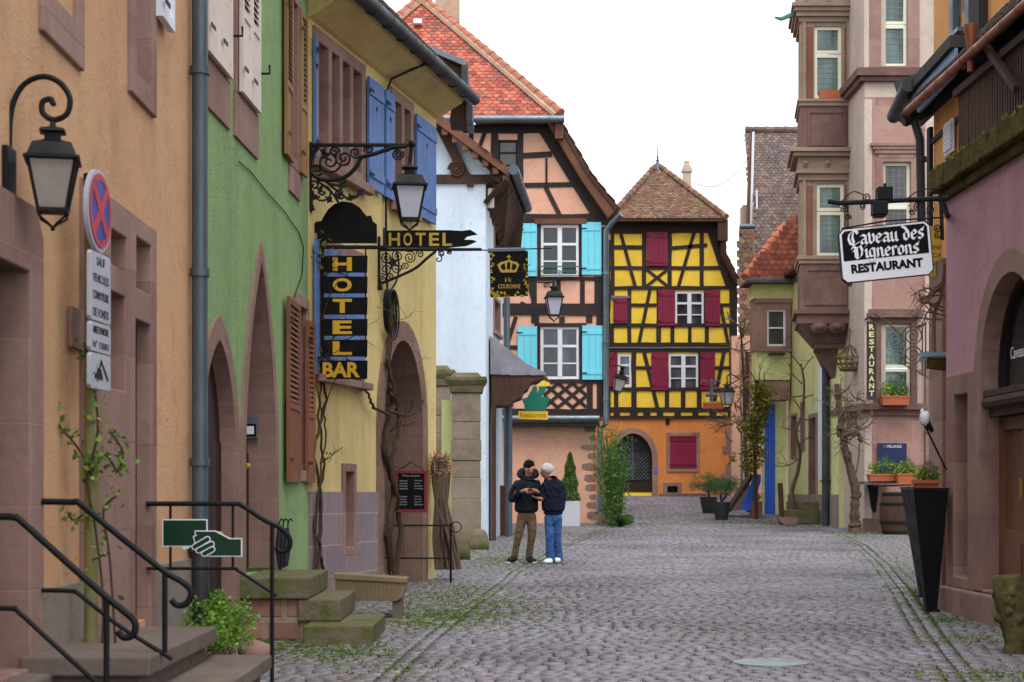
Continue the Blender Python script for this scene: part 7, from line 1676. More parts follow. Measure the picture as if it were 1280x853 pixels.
    for z, r in ((.06, .295), (.28, .348), (.7, .347), (.92, .30)): m = MB(); m.lathe([(r, z-.03), (r+.012, z-.03), (r+.012, z+.03), (r, z+.03)], c, 20); m.build('hoop', M['iron'], t, smooth=True)
    def pot(lab, Y, x0, x1, y0, y1, hgt, kind, n, dz=.0, grp='terracotta herb boxes'):
        f = front(Y); t = thing('flower_pot', lab, 'flower pot', f.p(f.u((x0+x1)/2), f.z(0, y1)), grp); a, b, c_, d = f.u(x0), f.u(x1), f.z(0, y1), f.z(0, y0); dp = (b-a)*.5
        m = MB(); m.add([f.p(a+.02, c_, 0), f.p(b-.02, c_, 0), f.p(b-.02, c_, -dp), f.p(a+.02, c_, -dp), f.p(a, d, .02), f.p(b, d, .02), f.p(b, d, -dp-.02), f.p(a, d, -dp-.02)], [(3, 2, 1, 0), (4, 5, 6, 7), (0, 1, 5, 4), (1, 2, 6, 5), (2, 3, 7, 6), (3, 0, 4, 7)]); m.box(f, a-.01, b+.01, d-.03, d+.005, -dp-.03, .03); m.build('box', M['terracotta'], t)
        l1, l2 = MB(), MB(); w_ = b-a
        C1 = np.concatenate([cloud(f.p(a+w_*.25, d+hgt*.3, -dp/2), hgt*.42, n, (1, .8, 1), 0), cloud(f.p(a+w_*.8, d+hgt*.25, -dp/2), hgt*.35, n//2, (1, .8, 1), 0)]); leaves(l1, C1.tolist(), hgt*.13, .1, .7); l1.build('bright_leaves', LEAF['herb'], t)
        C2 = np.stack([rng.uniform(a+w_*.3, b, n*2), np.zeros(n*2), np.zeros(n*2)], 1); hh = rng.random(n*2)**1.3; P_ = [f.p(u_, d+hgt*h_*(1.0-abs((u_-a)/w_-.62)*1.2), -dp*rng.random()) for u_, h_ in zip(C2[:, 0], hh)]; leaves(l2, P_, hgt*.16, -.0, .25); l2.build('dark_leaves', LEAF['pine'], t)
    pot('terracotta trough with yellow green and dark herbs at left end of the wall shelf', 38.9, 1087, 1121, 593, 601.5, .48, 0, 260); pot('terracotta trough of bushy herbs standing on the barrel', 38.6, 1122, 1144, 592.5, 604.5, .42, 0, 240)
    pot('terracotta pot of green herb on top of the tall black planter', 18.12, 1144.5, 1174, 601, 613, .24, 0, 260)
    f = front(39.6); pot('terracotta window box with yellow flowers on the ledge under the restaurant window', 39.55, 1103, 1137, 495.5, 506.5, .5, 0, 300)
    # tall black tapered planters
    def cone(px, Y, lab, x0t, x1t, yt):
        s = FPX/Y; c = gp(px, Y); zt = CAMH-(yt-HY)/s; X0, X1 = (x0t-CX)/s, (x1t-CX)/s; t = thing('tapered_planter', lab, 'planter', c, 'tall tapered black planters'); w_ = (X1-X0); cx = (X0+X1)/2
        m = MB(); m.add([(c.x-.055, Y-.055, c.z), (c.x+.055, Y-.055, c.z), (c.x+.055, Y+.055, c.z), (c.x-.055, Y+.055, c.z), (X0, Y-w_/2, zt), (X1, Y-w_/2, zt), (X1, Y+w_/2, zt), (X0, Y+w_/2, zt)], [(3, 2, 1, 0), (4, 5, 6, 7), (0, 1, 5, 4), (1, 2, 6, 5), (2, 3, 7, 6), (3, 0, 4, 7)]); m.build('body', paint('black planter', '#0d0d10', .6, .2, spec=.2), t, bevel=.006)
        r = MB(); r.wbox(X0-.008, X1+.008, Y-w_/2-.008, Y+w_/2+.008, zt+.001, zt+.03); r.build('rim', M['iron'], t); r = MB(); r.wbox(c.x-.08, c.x+.08, Y-.08, Y+.08, c.z-.0, c.z+.025); r.build('foot', M['iron'], t)
    cone(1163.5, 18.1, 'tall tapered black planter standing closest beside the pink house corner', 1137, 1180, 613.5); cone(1156, 20.2, 'second tapered black planter half hidden behind the closest one', 1130, 1166, 612)
    # gnarled stump at right edge
    c = gp(1262, 13.7); t = thing('tree_stump', 'short gnarled mossy wooden stump standing upright at the lower right edge', 'stump', c); s = MB(); q = smooth_path([c+Vector((.03, 0, -.03)), c+Vector((.04, 0, .15)), c+Vector((0, 0, .4)), c+Vector((-.02, 0, .64))], 5); s.tube(q, [.085, .09, .09, .08, .085, .095, .1, .105, .11, .115, .12, .125, .125, .12, .12, .11], 12)
    for k in range(22): a = random.uniform(0, 6.28); h_ = random.uniform(.25, .62); s.ball(c+Vector((math.cos(a)*.1, math.sin(a)*.1, h_)), random.uniform(.025, .05), 7, 5, (1, 1, 1.3), .2)
    s.build('trunk', NT_stump(), t, smooth='all')
def NT_stump():
    t = NT('mossy stump bark'); t.bump(t.noise(18, 7, .7), 1.0, .03); return t.out(t.mix(t.ramp(t.noise(9, 7, .7), .4, .62), srgb('#6b5f42'), srgb('#4a4a2a')), .95, spec=.15)
mid_right()

# ---- blackletter strokes drawn with a slanted nib
BL = {'C': (1.0, [[(.85, .95), (.55, 1.05), (.2, .85), (.08, .5), (.2, .12), (.5, -.02), (.92, .18)], [(.48, .9), (.4, .5), (.5, .12)], [(.7, 1.0), (.86, .8)]]),
      'a': (.62, [[(.08, .6), (.25, .68), (.46, .56), (.46, .08), (.58, .0)], [(.44, .4), (.16, .32), (.08, .14), (.2, .02), (.42, .14)]]),
      'v': (.62, [[(.02, .66), (.12, .78), (.16, .5), (.14, .14), (.3, .0), (.48, .14), (.52, .48), (.42, .68)]]),
      'e': (.56, [[(.46, .16), (.28, .0), (.1, .14), (.1, .54), (.28, .68), (.46, .54), (.44, .42), (.14, .34)]]),
      'u': (.68, [[(.02, .6), (.14, .66), (.14, .12), (.28, .0), (.46, .14)], [(.48, .66), (.48, .08), (.6, .0)]]),
      'd': (.64, [[(.0, 1.02), (.2, .92), (.46, .6), (.5, .16), (.3, .0), (.12, .14), (.12, .5), (.3, .64), (.46, .54)]]),
      's': (.54, [[(.46, .58), (.3, .7), (.12, .56), (.16, .42), (.4, .28), (.42, .12), (.24, .0), (.06, .1)], [(.4, .62), (.52, .82)]]),
      'V': (1.0, [[(.0, .75), (.12, .95), (.28, .85), (.26, .2), (.44, .0), (.74, .18), (.84, .6), (.7, .95), (.5, .8)], [(.4, .85), (.42, .14)], [(.1, .6), (.4, .55)]]),
      'i': (.34, [[(.04, .58), (.16, .66), (.16, .1), (.28, .0)], [(.14, .86), (.22, .94)]]),
      'g': (.62, [[(.48, .62), (.26, .68), (.1, .52), (.1, .16), (.26, .04), (.46, .16)], [(.46, .66), (.48, .0), (.4, -.24), (.14, -.26), (.08, -.14)]]),
      'n': (.68, [[(.02, .58), (.14, .66), (.14, .0)], [(.16, .52), (.36, .68), (.48, .54), (.48, .1), (.6, .0)]]),
      'r': (.5, [[(.02, .58), (.14, .66), (.14, .0)], [(.16, .52), (.32, .68), (.46, .56)]]),
      'o': (.58, [[(.3, .68), (.1, .52), (.1, .14), (.28, .0), (.48, .16), (.48, .52), (.3, .68)]]), ' ': (.34, [])}
def blackletter(s, fr, u0, z0, width, h, mat, parent, d, rot=0):
    tot = sum(BL[c][0] for c in s); k = width/tot/h*1.0; x = 0; V = MB(); cr, sr = math.cos(rot), math.sin(rot); nw, nh = .075, .06; lay = 0
    for c in s:
        for st in BL[c][1]:
            for (a, b) in zip(st[:-1], st[1:]):
                pts = []
                for (qx, qy) in (a, b):
                    for sg in (-1, 1): pts.append(((x+qx+sg*nw)*k*h, (qy+sg*nh*1.0)*h))
                # hull of the swept nib plus a little body
                P = [(p[0]+e, p[1]) for p in pts for e in (-.012*h, .012*h)]; P = sorted(set(P))
                def cross(o, a_, b_): return (a_[0]-o[0])*(b_[1]-o[1])-(a_[1]-o[1])*(b_[0]-o[0])
                lo = []; up = []
                for p in P:
                    while len(lo) >= 2 and cross(lo[-2], lo[-1], p) <= 0: lo.pop()
                    lo.append(p)
                for p in reversed(P):
                    while len(up) >= 2 and cross(up[-2], up[-1], p) <= 0: up.pop()
                    up.append(p)
                hull = lo[:-1]+up[:-1]; lay = (lay+1) % 23
                V.prism(fr, [(u0+p[0]*cr-p[1]*sr, z0+p[0]*sr+p[1]*cr) for p in hull], d, d+.002+.0001*lay)
        x += BL[c][0]
    return V.build('gothic_lettering', mat, parent)
def caveau():
    f = front(17.2); s = FPX/17.2; t = thing('caveau_sign', 'black and white hanging sign reading Caveau des Vignerons RESTAURANT', 'sign', f.p(*f.uv(1107, 352)))
    TL, TR, BR, BL_ = (1048, 288.5), (1160, 277), (1166, 343), (1053.5, 354)
    def T(a, b): # sign coordinates 0..1
        return (TL[0]+(TR[0]-TL[0])*a+(BL_[0]-TL[0])*b, TL[1]+(TR[1]-TL[1])*a+(BL_[1]-TL[1])*b)
    oct_ = [(.05, 0), (.95, 0), (1, .09), (1, .92), (.95, 1), (.05, 1), (0, .92), (0, .09)]
    m = MB(); m.prism(f, [f.uv(*T(*q)) for q in oct_], -.03, .03); b = m.build('panel', M['white'], t)
    m = MB(); m.prism(f, [f.uv(*T(*q)) for q in ((.06, .035), (.94, .035), (.975, .1), (.975, .60), (.025, .60), (.025, .1))], .0302, .033); m.build('black_field', M['black'], b)
    m = MB(); m.prism(f, [[f.uv(*T(a*1.02-.01, c*1.03-.015)) for a, c in oct_], [f.uv(*T(*q)) for q in oct_]], -.035, .032); m.build('iron_edge', M['iron'], t)
    rot = math.atan2(11.2, 112); u, z = f.uv(*T(.085, .31)); blackletter('Caveau des', f, u, z, 96/s, 17/s, M['white'], b, .0335, rot); u, z = f.uv(*T(.125, .575)); blackletter('Vignerons', f, u, z, 84/s, 16.5/s, M['white'], b, .0335, rot)
    u, z = f.uv(*T(.1, .85)); text('RESTAURANT', 'black_lettering', f, u, z, 90/s, 11.5/s, M['black'], b, .0302, .003, .05, rot=rot)
    # bracket bar, lights and scrolls
    t = thing('sign_bracket', 'dark iron bar with two spotlights and scrollwork projecting from the pink house above the sign', 'bracket', f.p(*f.uv(1178, 252)))
    m = MB(); ptube(m, f, [(1185, 248), (1052, 254), (1035, 252)], .026); ptube(m, f, [(1180, 272), (1110, 276), (1052, 286)], .009); ptube(m, f, [(1176, 244), (1178, 300)], .02); m.tube([f.p(*f.uv(1178, 250)), P.p(.05, f.z(0, 250), .0)], .03, 6)
    for c, a, e, a0, tn in (((1084, 247), 1, 5, 0, 1.6), ((1078, 258), 1, 4, 1, -1.5), ((1148, 258), 1, 6, 0, 1.7), ((1162, 262), 1, 6, 2, -1.7), ((1172, 285), 1, 5, 2, 1.6), ((1056, 262), 1, 5, 0, 1.6), ((1060, 272), 1, 4, 2, -1.4), ((1140, 266), 1, 4, 0, 1.5), ((1062, 356), .5, 3, 0, 1.4)): pspiral(m, f, c, a, e, a0, tn, .007)
    for x in (1060, 1148): ptube(m, f, [(x, 253), (x, 285)], .006)
    m.tube(spx(f, [(1130, 252), (1150, 238), (1176, 236)]), .007, 5); m.tube(spx(f, [(1052, 252), (1066, 240), (1080, 244)]), .006, 5); m.build('bar', M['iron'], t, smooth=True)
    for x, y in ((1104, 244), (1098, 262)):
        q = MB(); c = f.uv(x, y); q.box(f, c[0]-.075, c[0]+.075, c[1]-.07, c[1]+.07, -.03, .12); q.box(f, c[0]-.06, c[0]+.06, c[1]-.09, c[1]-.071, -.02, .11); q.tube([f.p(c[0], c[1], .02), f.p(c[0]+.02, c[1]+.12, 0)], .02, 6); q.build('spotlight', M['iron'], t, bevel=.015)
    f = front(20.6); t = thing('yellow_bar_sign', 'narrow yellow sign beginning with the letters BA behind the restaurant sign', 'sign', f.p(*f.uv(1172, 345))); m = MB(); m.prism(f, pxy(f, [(1160, 283), (1192, 283), (1192, 346), (1160, 346)]), -.02, .01); b = m.build('panel', paint('pale yellow board', '#c9b24a', .6, .1), t)
    text('BAR', 'dark_lettering', f, *f.uv(1168, 298), 20/FPX*20.6, 7/FPX*20.6, M['iron'], b, .0102, .002, .01)
    for k, s_ in enumerate(('SNACK', 'CAFE', 'GLACES')): text(s_, 'dark_lettering', f, *f.uv(1164, 312+k*10), 24/FPX*20.6, 5/FPX*20.6, M['iron'], b, .0102, .002)
    q = MB(); q.tube([f.p(*f.uv(1176, 284)), f.p(*f.uv(1182, 276), -.2)], .01, 4); q.build('fixing', M['iron'], t)
    f = front(18.0); t = thing('wrapped_lamp', 'spotlight wrapped in white cloth on a black arm from the pink house wall', 'lamp', f.p(*f.uv(1182, 588)))
    m = MB(); m.tube(spx(f, [(1183, 588), (1172, 565), (1160, 540), (1156, 532)]), .011, 6); m.tube([f.p(*f.uv(1166, 540)), f.p(*f.uv(1155, 524))], [.02, .05], 8); m.build('arm', M['iron'], t)
    m = MB(); m.ball(f.p(*f.uv(1156, 523)), .065, 10, 8, (.9, 1, 1.25), .12); m.ball(f.p(*f.uv(1153, 515)), .025, 8, 6, (1, 1, 1.4), .1); m.build('cloth', M['white'], t, smooth='all')
    t = thing('blue_bracket_planter', 'dark green hanging planter below a pale blue bracket on the side of the pink house', 'planter', f.p(*f.uv(1170, 462))); f = front(19.5)
    m = MB(); m.prism(f, pxy(f, [(1150, 441), (1182, 440), (1182, 445), (1152, 447)]), -.1, .02); m.prism(f, pxy(f, [(1150, 448), (1160, 447), (1154, 453)]), -.1, .0); m.build('bracket', paint('pale blue metal', '#8fb0cf', .5, .1), t); m = MB(); m.prism(f, pxy(f, [(1162, 447), (1184, 447), (1184, 463), (1162, 460)]), -.15, .0); m.build('box', M['mossy_ledge'], t)
    # twigs over the pink corner
    f = front(19.0); t = thing('wall_twigs', 'tangle of bare brown vine twigs beside the pink house corner under the signs', 'vine', f.p(*f.uv(1180, 380))); m = MB()
    for k in range(11): branch(m, f.p(*f.uv(1178+random.uniform(-3, 5), 350+k*5)), (-1, random.uniform(-.3, .3), random.uniform(-.5, .4)), random.uniform(.22, .42), .012, 2, .45, 5)
    m.tube(spx(f, [(1181, 330), (1176, 370), (1168, 395), (1168, 440)]), .02, 6); m.build('branches', M['bark'], t)
    # vertical RESTAURANT sign with scroll bracket on the sandstone house
    f = front(39.3); s = FPX/39.3; t = thing('vertical_restaurant_sign', 'tall narrow dark sign reading RESTAURANT downward on the sandstone house', 'sign', f.p(*f.uv(1089, 500)))
    m = MB(); m.prism(f, pxy(f, [(1083.5, 402), (1095, 402), (1095, 500), (1083.5, 500)]), -.03, .03); b = m.build('panel', paint('dark brown panel', '#2b1a16', .5), t)
    for k, ch in enumerate('RESTAURANT'): text(ch, 'pale_letters', f, *f.uv(1086, 412.5+k*9.2), 6.4/s, 6.8/s, paint('pale yellow letter', '#cfc48e', .5) if k == 0 else bpy.data.materials['pale yellow letter'], b, .0302, .004, .03)
    m = MB(); m.tube([f.p(*f.uv(1089, 401)), f.p(*f.uv(1089, 396)), f.p(*f.uv(1089, 396), -.7)], .02, 5); m.build('hanger', M['iron'], t)
    t = thing('scroll_bracket', 'large rusty wrought iron double spiral bracket before the sandstone house window', 'bracket', f.p(*f.uv(1155, 440))); m = MB()
    pspiral(m, f, (1141, 420), 1, 14, 0, 2.6, .016, 0, 40); pspiral(m, f, (1141, 443), 1, 14, 0, -2.6, .016, 0, 40); ptube(m, f, [(1157, 402), (1157, 470)], .018); ptube(m, f, [(1153, 402), (1153, 470)], .018); m.tube(spx(f, [(1127, 420), (1110, 404), (1092, 392)]), .018, 6); m.tube(spx(f, [(1127, 455), (1145, 463), (1165, 476)]), .014, 6); pspiral(m, f, (1150, 466), .5, 4, 0, 1.5, .012)
    m.tube([f.p(*f.uv(1157, 405)), f.p(*f.uv(1157, 405), -.7)], .03, 5); m.build('spirals', paint('rusty iron', '#4a322a', .7, .2), t, smooth=True)
    f = front(39.9); t = thing('blue_menu_panel', 'dark blue notice panel on the sandstone wall above the herb pots', 'notice', f.p(*f.uv(1116, 590)))
    m = MB(); m.prism(f, pxy(f, [(1097, 554), (1133, 554.5), (1133, 590), (1097, 589)]), -.01, .03); b = m.build('panel', paint('navy enamel', '#151c4a', .4, .1), t)
    s = FPX/39.9; text("S'", 'red_lettering', f, *f.uv(1104, 560), 3/s, 3.4/s, M['terracotta'], b, .0302, .003, .01); text('MELANGE', 'white_lettering', f, *f.uv(1108.5, 560), 18/s, 3.4/s, M['white'], b, .0302, .003, .0)
caveau()
def far_bits():
    f = front(50); t = thing('tilted_lantern', 'small tilted lantern hanging askew in front of the yellow timbered house left side', 'street lamp', f.p(*f.uv(777, 460)), 'old lantern street lamps')
    make_lantern(t, f.p(*f.uv(778, 462)), .82, R(10), R(14)); m = MB(); m.tube([f.p(*f.uv(758, 458)), f.p(*f.uv(770, 457)), f.p(*f.uv(782, 459))], .02, 5); m.tube([f.p(*f.uv(758, 458)), f.p(f.u(757), f.z(0, 458), 4.95)], .02, 5); m.ball(f.p(*f.uv(778, 461)), .07, 8, 6); m.build('arm', M['iron'], t)
    f = front(53.5); t = thing('hanging_tavern_sign', 'faded red and yellow hanging tavern sign on a scrolled pole before the yellow timbered house', 'sign', f.p(*f.uv(890, 508)))
    m = MB(); m.prism(f, pxy(f, [(879, 503), (904, 501.5), (904, 511), (879, 511)]), -.03, .03); b = m.build('panel', paint('faded red sign', '#a5482a', .6, .25), t); q = MB(); q.prism(f, pxy(f, [(880, 502.8), (903.5, 501.8), (903.5, 504.5), (880, 505)]), .0302, .036); q.build('yellow_band', M['brass'], b)
    m = MB(); ptube(m, f, [(889, 474), (889, 502)], .05); pspiral(m, f, (881, 480), 3.5, 4.5, 0, .5, .02); pspiral(m, f, (897, 480), 3.5, 4.5, 0, .5, .02); ptube(m, f, [(882, 494), (897, 494)], .06); ptube(m, f, [(880, 494), (880, 503)], .01); ptube(m, f, [(901, 494), (901, 502)], .01); ptube(m, f, [(889, 486), (921, 484)], .02); m.tube([f.p(*f.uv(921, 484)), f.p(*f.uv(925, 484), -1.4)], .02, 4); m.build('bracket', M['zinc_blue'], t)
    f = front(52.5); t = thing('side_lantern', 'small lantern hanging right of the tavern sign beside the bare branches', 'street lamp', f.p(*f.uv(909, 472)), 'old lantern street lamps'); make_lantern(t, f.p(*f.uv(908.5, 478)), .85, R(20)); m = MB(); m.tube(spx(f, [(909, 479), (909, 471), (914, 468), (924, 474)]), .02, 5); m.tube([f.p(*f.uv(924, 474)), f.p(*f.uv(926, 474), -2.4)], .02, 4); m.build('arm', M['iron'], t)
    # bare branches mass at the right of the yellow house
    f = front(51.5); c = gp(936, 51.5); t = thing('bare_climber', 'dense tangle of bare grey brown climber branches right of the yellow timbered house', 'climbing plant', c); s = MB(); s.tube(smooth_path([c, c+Vector((-.1, 0, 2)), Vector(f.p(*f.uv(930, 480))), Vector(f.p(*f.uv(926, 410)))], 6), [.08-.003*i for i in range(19)], 6); s.build('trunk', M['bark_dark'], t); m = MB()
    for k in range(40): branch(m, f.p(*f.uv(random.gauss(927, 4), random.uniform(400, 560))), (random.uniform(-1, .8), random.uniform(-.6, .2), random.uniform(-.3, .8)), random.uniform(.35, .7), .022, 2, .4, 4)
    for k in range(8): branch(m, f.p(*f.uv(random.uniform(905, 925), random.uniform(520, 532))), (-1, -.2, random.uniform(-.4, .3)), .6, .02, 2, .35, 4)
    m.build('branches', M['bark'], t)
    w_ = MB(); a, b = at(866, 228, 66), at(938, 196, 57); w_.tube([a+(b-a)*(i/10)-Vector((0, 0, 1.2*math.sin(math.pi*i/10)*.45)) for i in range(11)], .014, 4); tag(w_.build('overhead_wire', M['iron'], loc=a), 'thin black overhead wire from the far chimney to the tall brown roof', 'wire')
    # manhole cover and gutter grate
    y = CAMH*FPX/(829.5-HY); x = (964-CX)*y/FPX; m = MB(); m.lathe([(.29, -.03), (.29, .012), (.27, .014), (.02, .013)], (x, y, 0), 28); t = m.build('manhole_cover', paint('worn grey iron', '#8b979c', .35, .12, .5), loc=(x, y, 0)); tag(t, 'round worn grey manhole cover in the cobbles at bottom right', 'manhole cover')
    m = MB(); y = 27.6; m.wbox(gp(652, y).x, gp(705, y).x, y, y+.35, gz(y)-.02, gz(y)+.012); 
    tag(m.build('drain_cover', M['gutter_dark'], loc=gp(680, y)), 'flat dark drain cover at the feet of the two men', 'drain cover')
far_bits()
# ================================================================ the two men
def skin(name, chains, mat, parent, loc=None, sub=2, root=0):
    """chains: lists of (key, (x,y,z), (rx,ry)); shared keys join chains into one continuous surface"""
    keys = {}; V = []; Rr = []; E_ = []
    for ch in chains:
        prev = None
        for key, co, r in ch:
            if key not in keys:
                keys[key] = len(V); V.append(Vector(co)); Rr.append(r if isinstance(r, tuple) else (r, r))
            i = keys[key]
            if prev is not None and (prev, i) not in E_: E_.append((prev, i))
            prev = i
    off = rootloc(parent) if parent is not None else Vector(loc)
    me = bpy.data.meshes.new('s'); me.from_pydata([tuple(v-off) for v in V], E_, []); o = bpy.data.objects.new('s', me); COL.objects.link(o)
    m = o.modifiers.new('skin', 'SKIN'); m.use_smooth_shade = True
    if not me.skin_vertices: 
        bpy.context.view_layer.objects.active = o
        o.select_set(True)
    sv = me.skin_vertices[0].data if me.skin_vertices else None
    if sv is None: raise RuntimeError('no skin layer')
    for i, r in enumerate(Rr): sv[i].radius = r; sv[i].use_root = (i == root)
    s = o.modifiers.new('sub', 'SUBSURF'); s.levels = sub; s.render_levels = sub
    dg = bpy.context.evaluated_depsgraph_get(); dg.update()
    m2 = bpy.data.meshes.new_from_object(o.evaluated_get(dg)); bpy.data.objects.remove(o)
    m2.name = name; m2.materials.clear(); m2.materials.append(mat); m2.polygons.foreach_set('use_smooth', [True]*len(m2.polygons))
    ob = bpy.data.objects.new(name, m2); COL.objects.link(ob)
    if parent is not None: ob.parent = parent
    else: ob.location = off
    return ob
SKIN_M = paint('skin', '#a9755a', .6, .1)
def cloth(name, c, d, scale=9):
    t = NT(name); n = t.noise(scale, 5, .6, None, 1.0); t.bump(n, 1.0, .09); return t.out(t.mix(t.ramp(n, .35, .7), srgb(c), srgb(d)), .85, spec=.2)
def fingers(ch, pre, palm, wrist, dirv, side, n=4, curl=(0, 0, -1), L=.075):
    d = Vector(dirv).normalized(); s = Vector(side).normalized(); c = Vector(curl)
    for k in range(n):
        b = Vector(palm)+s*(k-1.5)*.021; l = L*(.85, 1, .97, .8)[k]
        ch.append([(pre+'palm', palm, .028), (pre+'k%d' % k, tuple(b+d*.03), .0105), (pre+'m%d' % k, tuple(b+d*(.03+l*.5)+c*.008), .0095), (pre+'t%d' % k, tuple(b+d*(.03+l*.85)+c*.028), .008)])
    b = Vector(wrist)+(Vector(palm)-Vector(wrist))*.5
    ch.append([(pre+'palm', palm, .028), (pre+'th1', tuple(Vector(palm)-s*.042+d*.005), .012), (pre+'th2', tuple(Vector(palm)-s*.05+d*.045+c*.01), .010)])
def head(ch, neck, c, face, up=(0, 0, 1)):
    """neck point to crown; face = direction of the face"""
    f = Vector(face).normalized(); c = Vector(c); u = Vector(up).normalized()
    ch.append([('neck', neck, (.06, .06)), ('jaw', tuple(c-u*.065+f*.022), (.062, .062)), ('mid', tuple(c+f*.008), (.082, .088)), ('crown', tuple(c+u*.062-f*.012), (.070, .075))])
    ch.append([('mid', tuple(c+f*.008), (.082, .088)), ('nose', tuple(c+f*.098-u*.012), (.013, .016))])
    s = f.cross(u)
    for k in (-1, 1): ch.append([('mid', tuple(c+f*.008), (.082, .088)), ('ear%d' % k, tuple(c+s*k*.084-f*.005-u*.005), (.012, .022))])
def face_bits(par, c, face, up, brow):
    f = Vector(face).normalized(); u = Vector(up).normalized(); s = f.cross(u); c = Vector(c)
    e = MB()
    for k in (-1, 1): e.ball(c+f*.082+s*k*.03+u*.012, .010, 8, 6)
    e.build('eye', M['black'], par, smooth='all'); b = MB()
    for k in (-1, 1): b.tube([c+f*.088+s*k*.014+u*.03, c+f*.083+s*k*.042+u*.032], .005, 5)
    b.build('eyebrow', brow, par); m = MB(); m.tube([c+f*.086-s*.022-u*.048, c+f*.092-u*.046, c+f*.086+s*.022-u*.048], .005, 5); m.build('mouth', paint('lip', '#8f4f44', .6), par)
def man1():
    Y = 28.0; A = lambda x, y, dy=0: tuple(at(x, y, Y+dy)*1.0)
    def Q(x, y, dy=0): s = FPX/Y; return ((x-CX)/s, Y+dy, CAMH-(y-HY)/s)
    g = gz(Y); base = (Q(655, 700)[0], Y, float(g)); t = thing('person', 'young man in dark hooded jacket and tan trousers looking down at his phone', 'person', base, 'two men talking in the street')
    hd = Q(661.5, 585.5, -.07); fc = (.26, -.74, -.62); up = Vector((.15, -.6, 1)).normalized()
    ch = [[('pel', Q(658, 640), (.12, .09)), ('sp1', Q(658, 626), (.12, .085)), ('sp2', Q(658, 612), (.14, .09)), ('nb', Q(659, 601), (.08, .06)), ('neck', Q(660, 596, -.03), (.055, .055))],
          [('sp2', Q(658, 612), (.14, .09)), ('shL', Q(647, 605, .02), .055), ('elL', Q(641, 625, -.02), .042), ('wrL', Q(653, 614, -.26), .03), ('Lpalm', Q(658, 612.5, -.33), .028)],
          [('sp2', Q(658, 612), (.14, .09)), ('shR', Q(671, 604.5, .05), .055), ('elR', Q(677, 624, .0), .042), ('wrR', Q(671, 614, -.24), .03), ('Rpalm', Q(667, 613, -.31), .028)],
          [('pel', Q(658, 640), (.12, .09)), ('hL', Q(653, 645), .075), ('knL', Q(648, 668, -.04), .055), ('anL', Q(643.5, 694, .03), .03), ('toL', Q(641, 699.5, -.05), .02)],
          [('pel', Q(658, 640), (.12, .09)), ('hR', Q(664, 645), .075), ('knR', Q(665.5, 668, -.03), .055), ('anR', Q(661, 694, .06), .03), ('toR', Q(662, 700.5, -.04), .02)]]
    head(ch, Q(660, 596, -.03), hd, fc, up)
    fingers(ch, 'L', Q(658, 612.5, -.33), Q(653, 614, -.26), (.9, -.3, -.1), (.2, .5, .8)); fingers(ch, 'R', Q(667, 613, -.31), Q(671, 614, -.24), (-.9, -.3, -.05), (.2, -.5, .8))
    b = skin('body', ch, SKIN_M, t); hr = paint('near black hair', '#0e0b0a', .75, .2, spec=.15); face_bits(b, hd, fc, up, hr)
    f = Vector(fc).normalized(); h = MB(); c = Vector(hd)-f*.036+up*.028; h.ball(c, .1, 14, 10, (.95, 1.0, 1.0), .03)
    for k in range(40): a = random.uniform(0, 6.28); h.ball(c+up*.03+Vector((math.cos(a)*.055, math.sin(a)*.055, random.uniform(0, .03))), .028, 6, 4, (1, 1, .8), .2)
    h.build('hair', hr, t, smooth='all')
    navy = cloth('dark navy jacket cloth', '#10141c', '#1b212c'); tan = cloth('tan trouser cloth', '#5f4e3b', '#755f47')
    j = [[('a', Q(658, 643), (.225, .17)), ('b', Q(658, 634), (.215, .165)), ('c', Q(658, 620), (.21, .155)), ('d', Q(658.5, 608), (.225, .15)), ('e', Q(659, 601), (.16, .125)), ('f', Q(660, 596, .0), (.10, .10))],
         [('d', Q(658.5, 608), (.185, .13)), ('g', Q(646.5, 605.5, .02), .082), ('g2', Q(641, 615, .03), .075), ('h', Q(639.5, 626, -.01), .072), ('i', Q(646, 619.5, -.15), .062), ('k', Q(652.5, 614.5, -.25), .05)],
         [('d', Q(658.5, 608), (.185, .13)), ('l', Q(671.5, 605, .05), .082), ('m', Q(677, 625, .02), .07), ('n', Q(671, 615, -.22), .05)]]
    jk = skin('jacket', j, navy, t)
    hd_ = MB(); C = Vector(Q(660, 595.5, .03)); n = 16
    hd_.tube([C+Vector((.135*math.cos(a), .02+.115*math.sin(a), .055*math.sin(a)+.03)) for a in [2*math.pi*k/n for k in range(n+1)]], [.056+.022*math.sin(2*math.pi*k/n) for k in range(n+1)], 8); hd_.build('hood', navy, jk, smooth='all')
    bd = MB(); bd.tube([Q(647, 613, -.14), Q(658, 613.5, -.165), Q(670, 612.5, -.12)], .006, 4); bd.tube([Q(659, 602, -.11), Q(659, 640, -.145)], .006, 4); bd.build('zip_and_seams', M['iron'], jk)
    skin('trousers', [[('a', Q(658, 637), (.15, .12)), ('b', Q(658, 643), (.15, .12)), ('c', Q(652.5, 650), .098), ('d', Q(648, 668, -.045), .076), ('d2', Q(645.5, 682, -.01), .062), ('e', Q(643, 697.5, .02), .064), ('e2', Q(642.8, 700.5, .01), .066)],
                      [('b', Q(658, 643), (.15, .12)), ('f', Q(664.5, 650), .098), ('g', Q(665, 668, -.035), .076), ('g2', Q(663, 682, .0), .062), ('h', Q(661, 697.5, .045), .064), ('h2', Q(661.2, 700.5, .03), .066)]], tan, t, root=1)
    sh = M['iron']
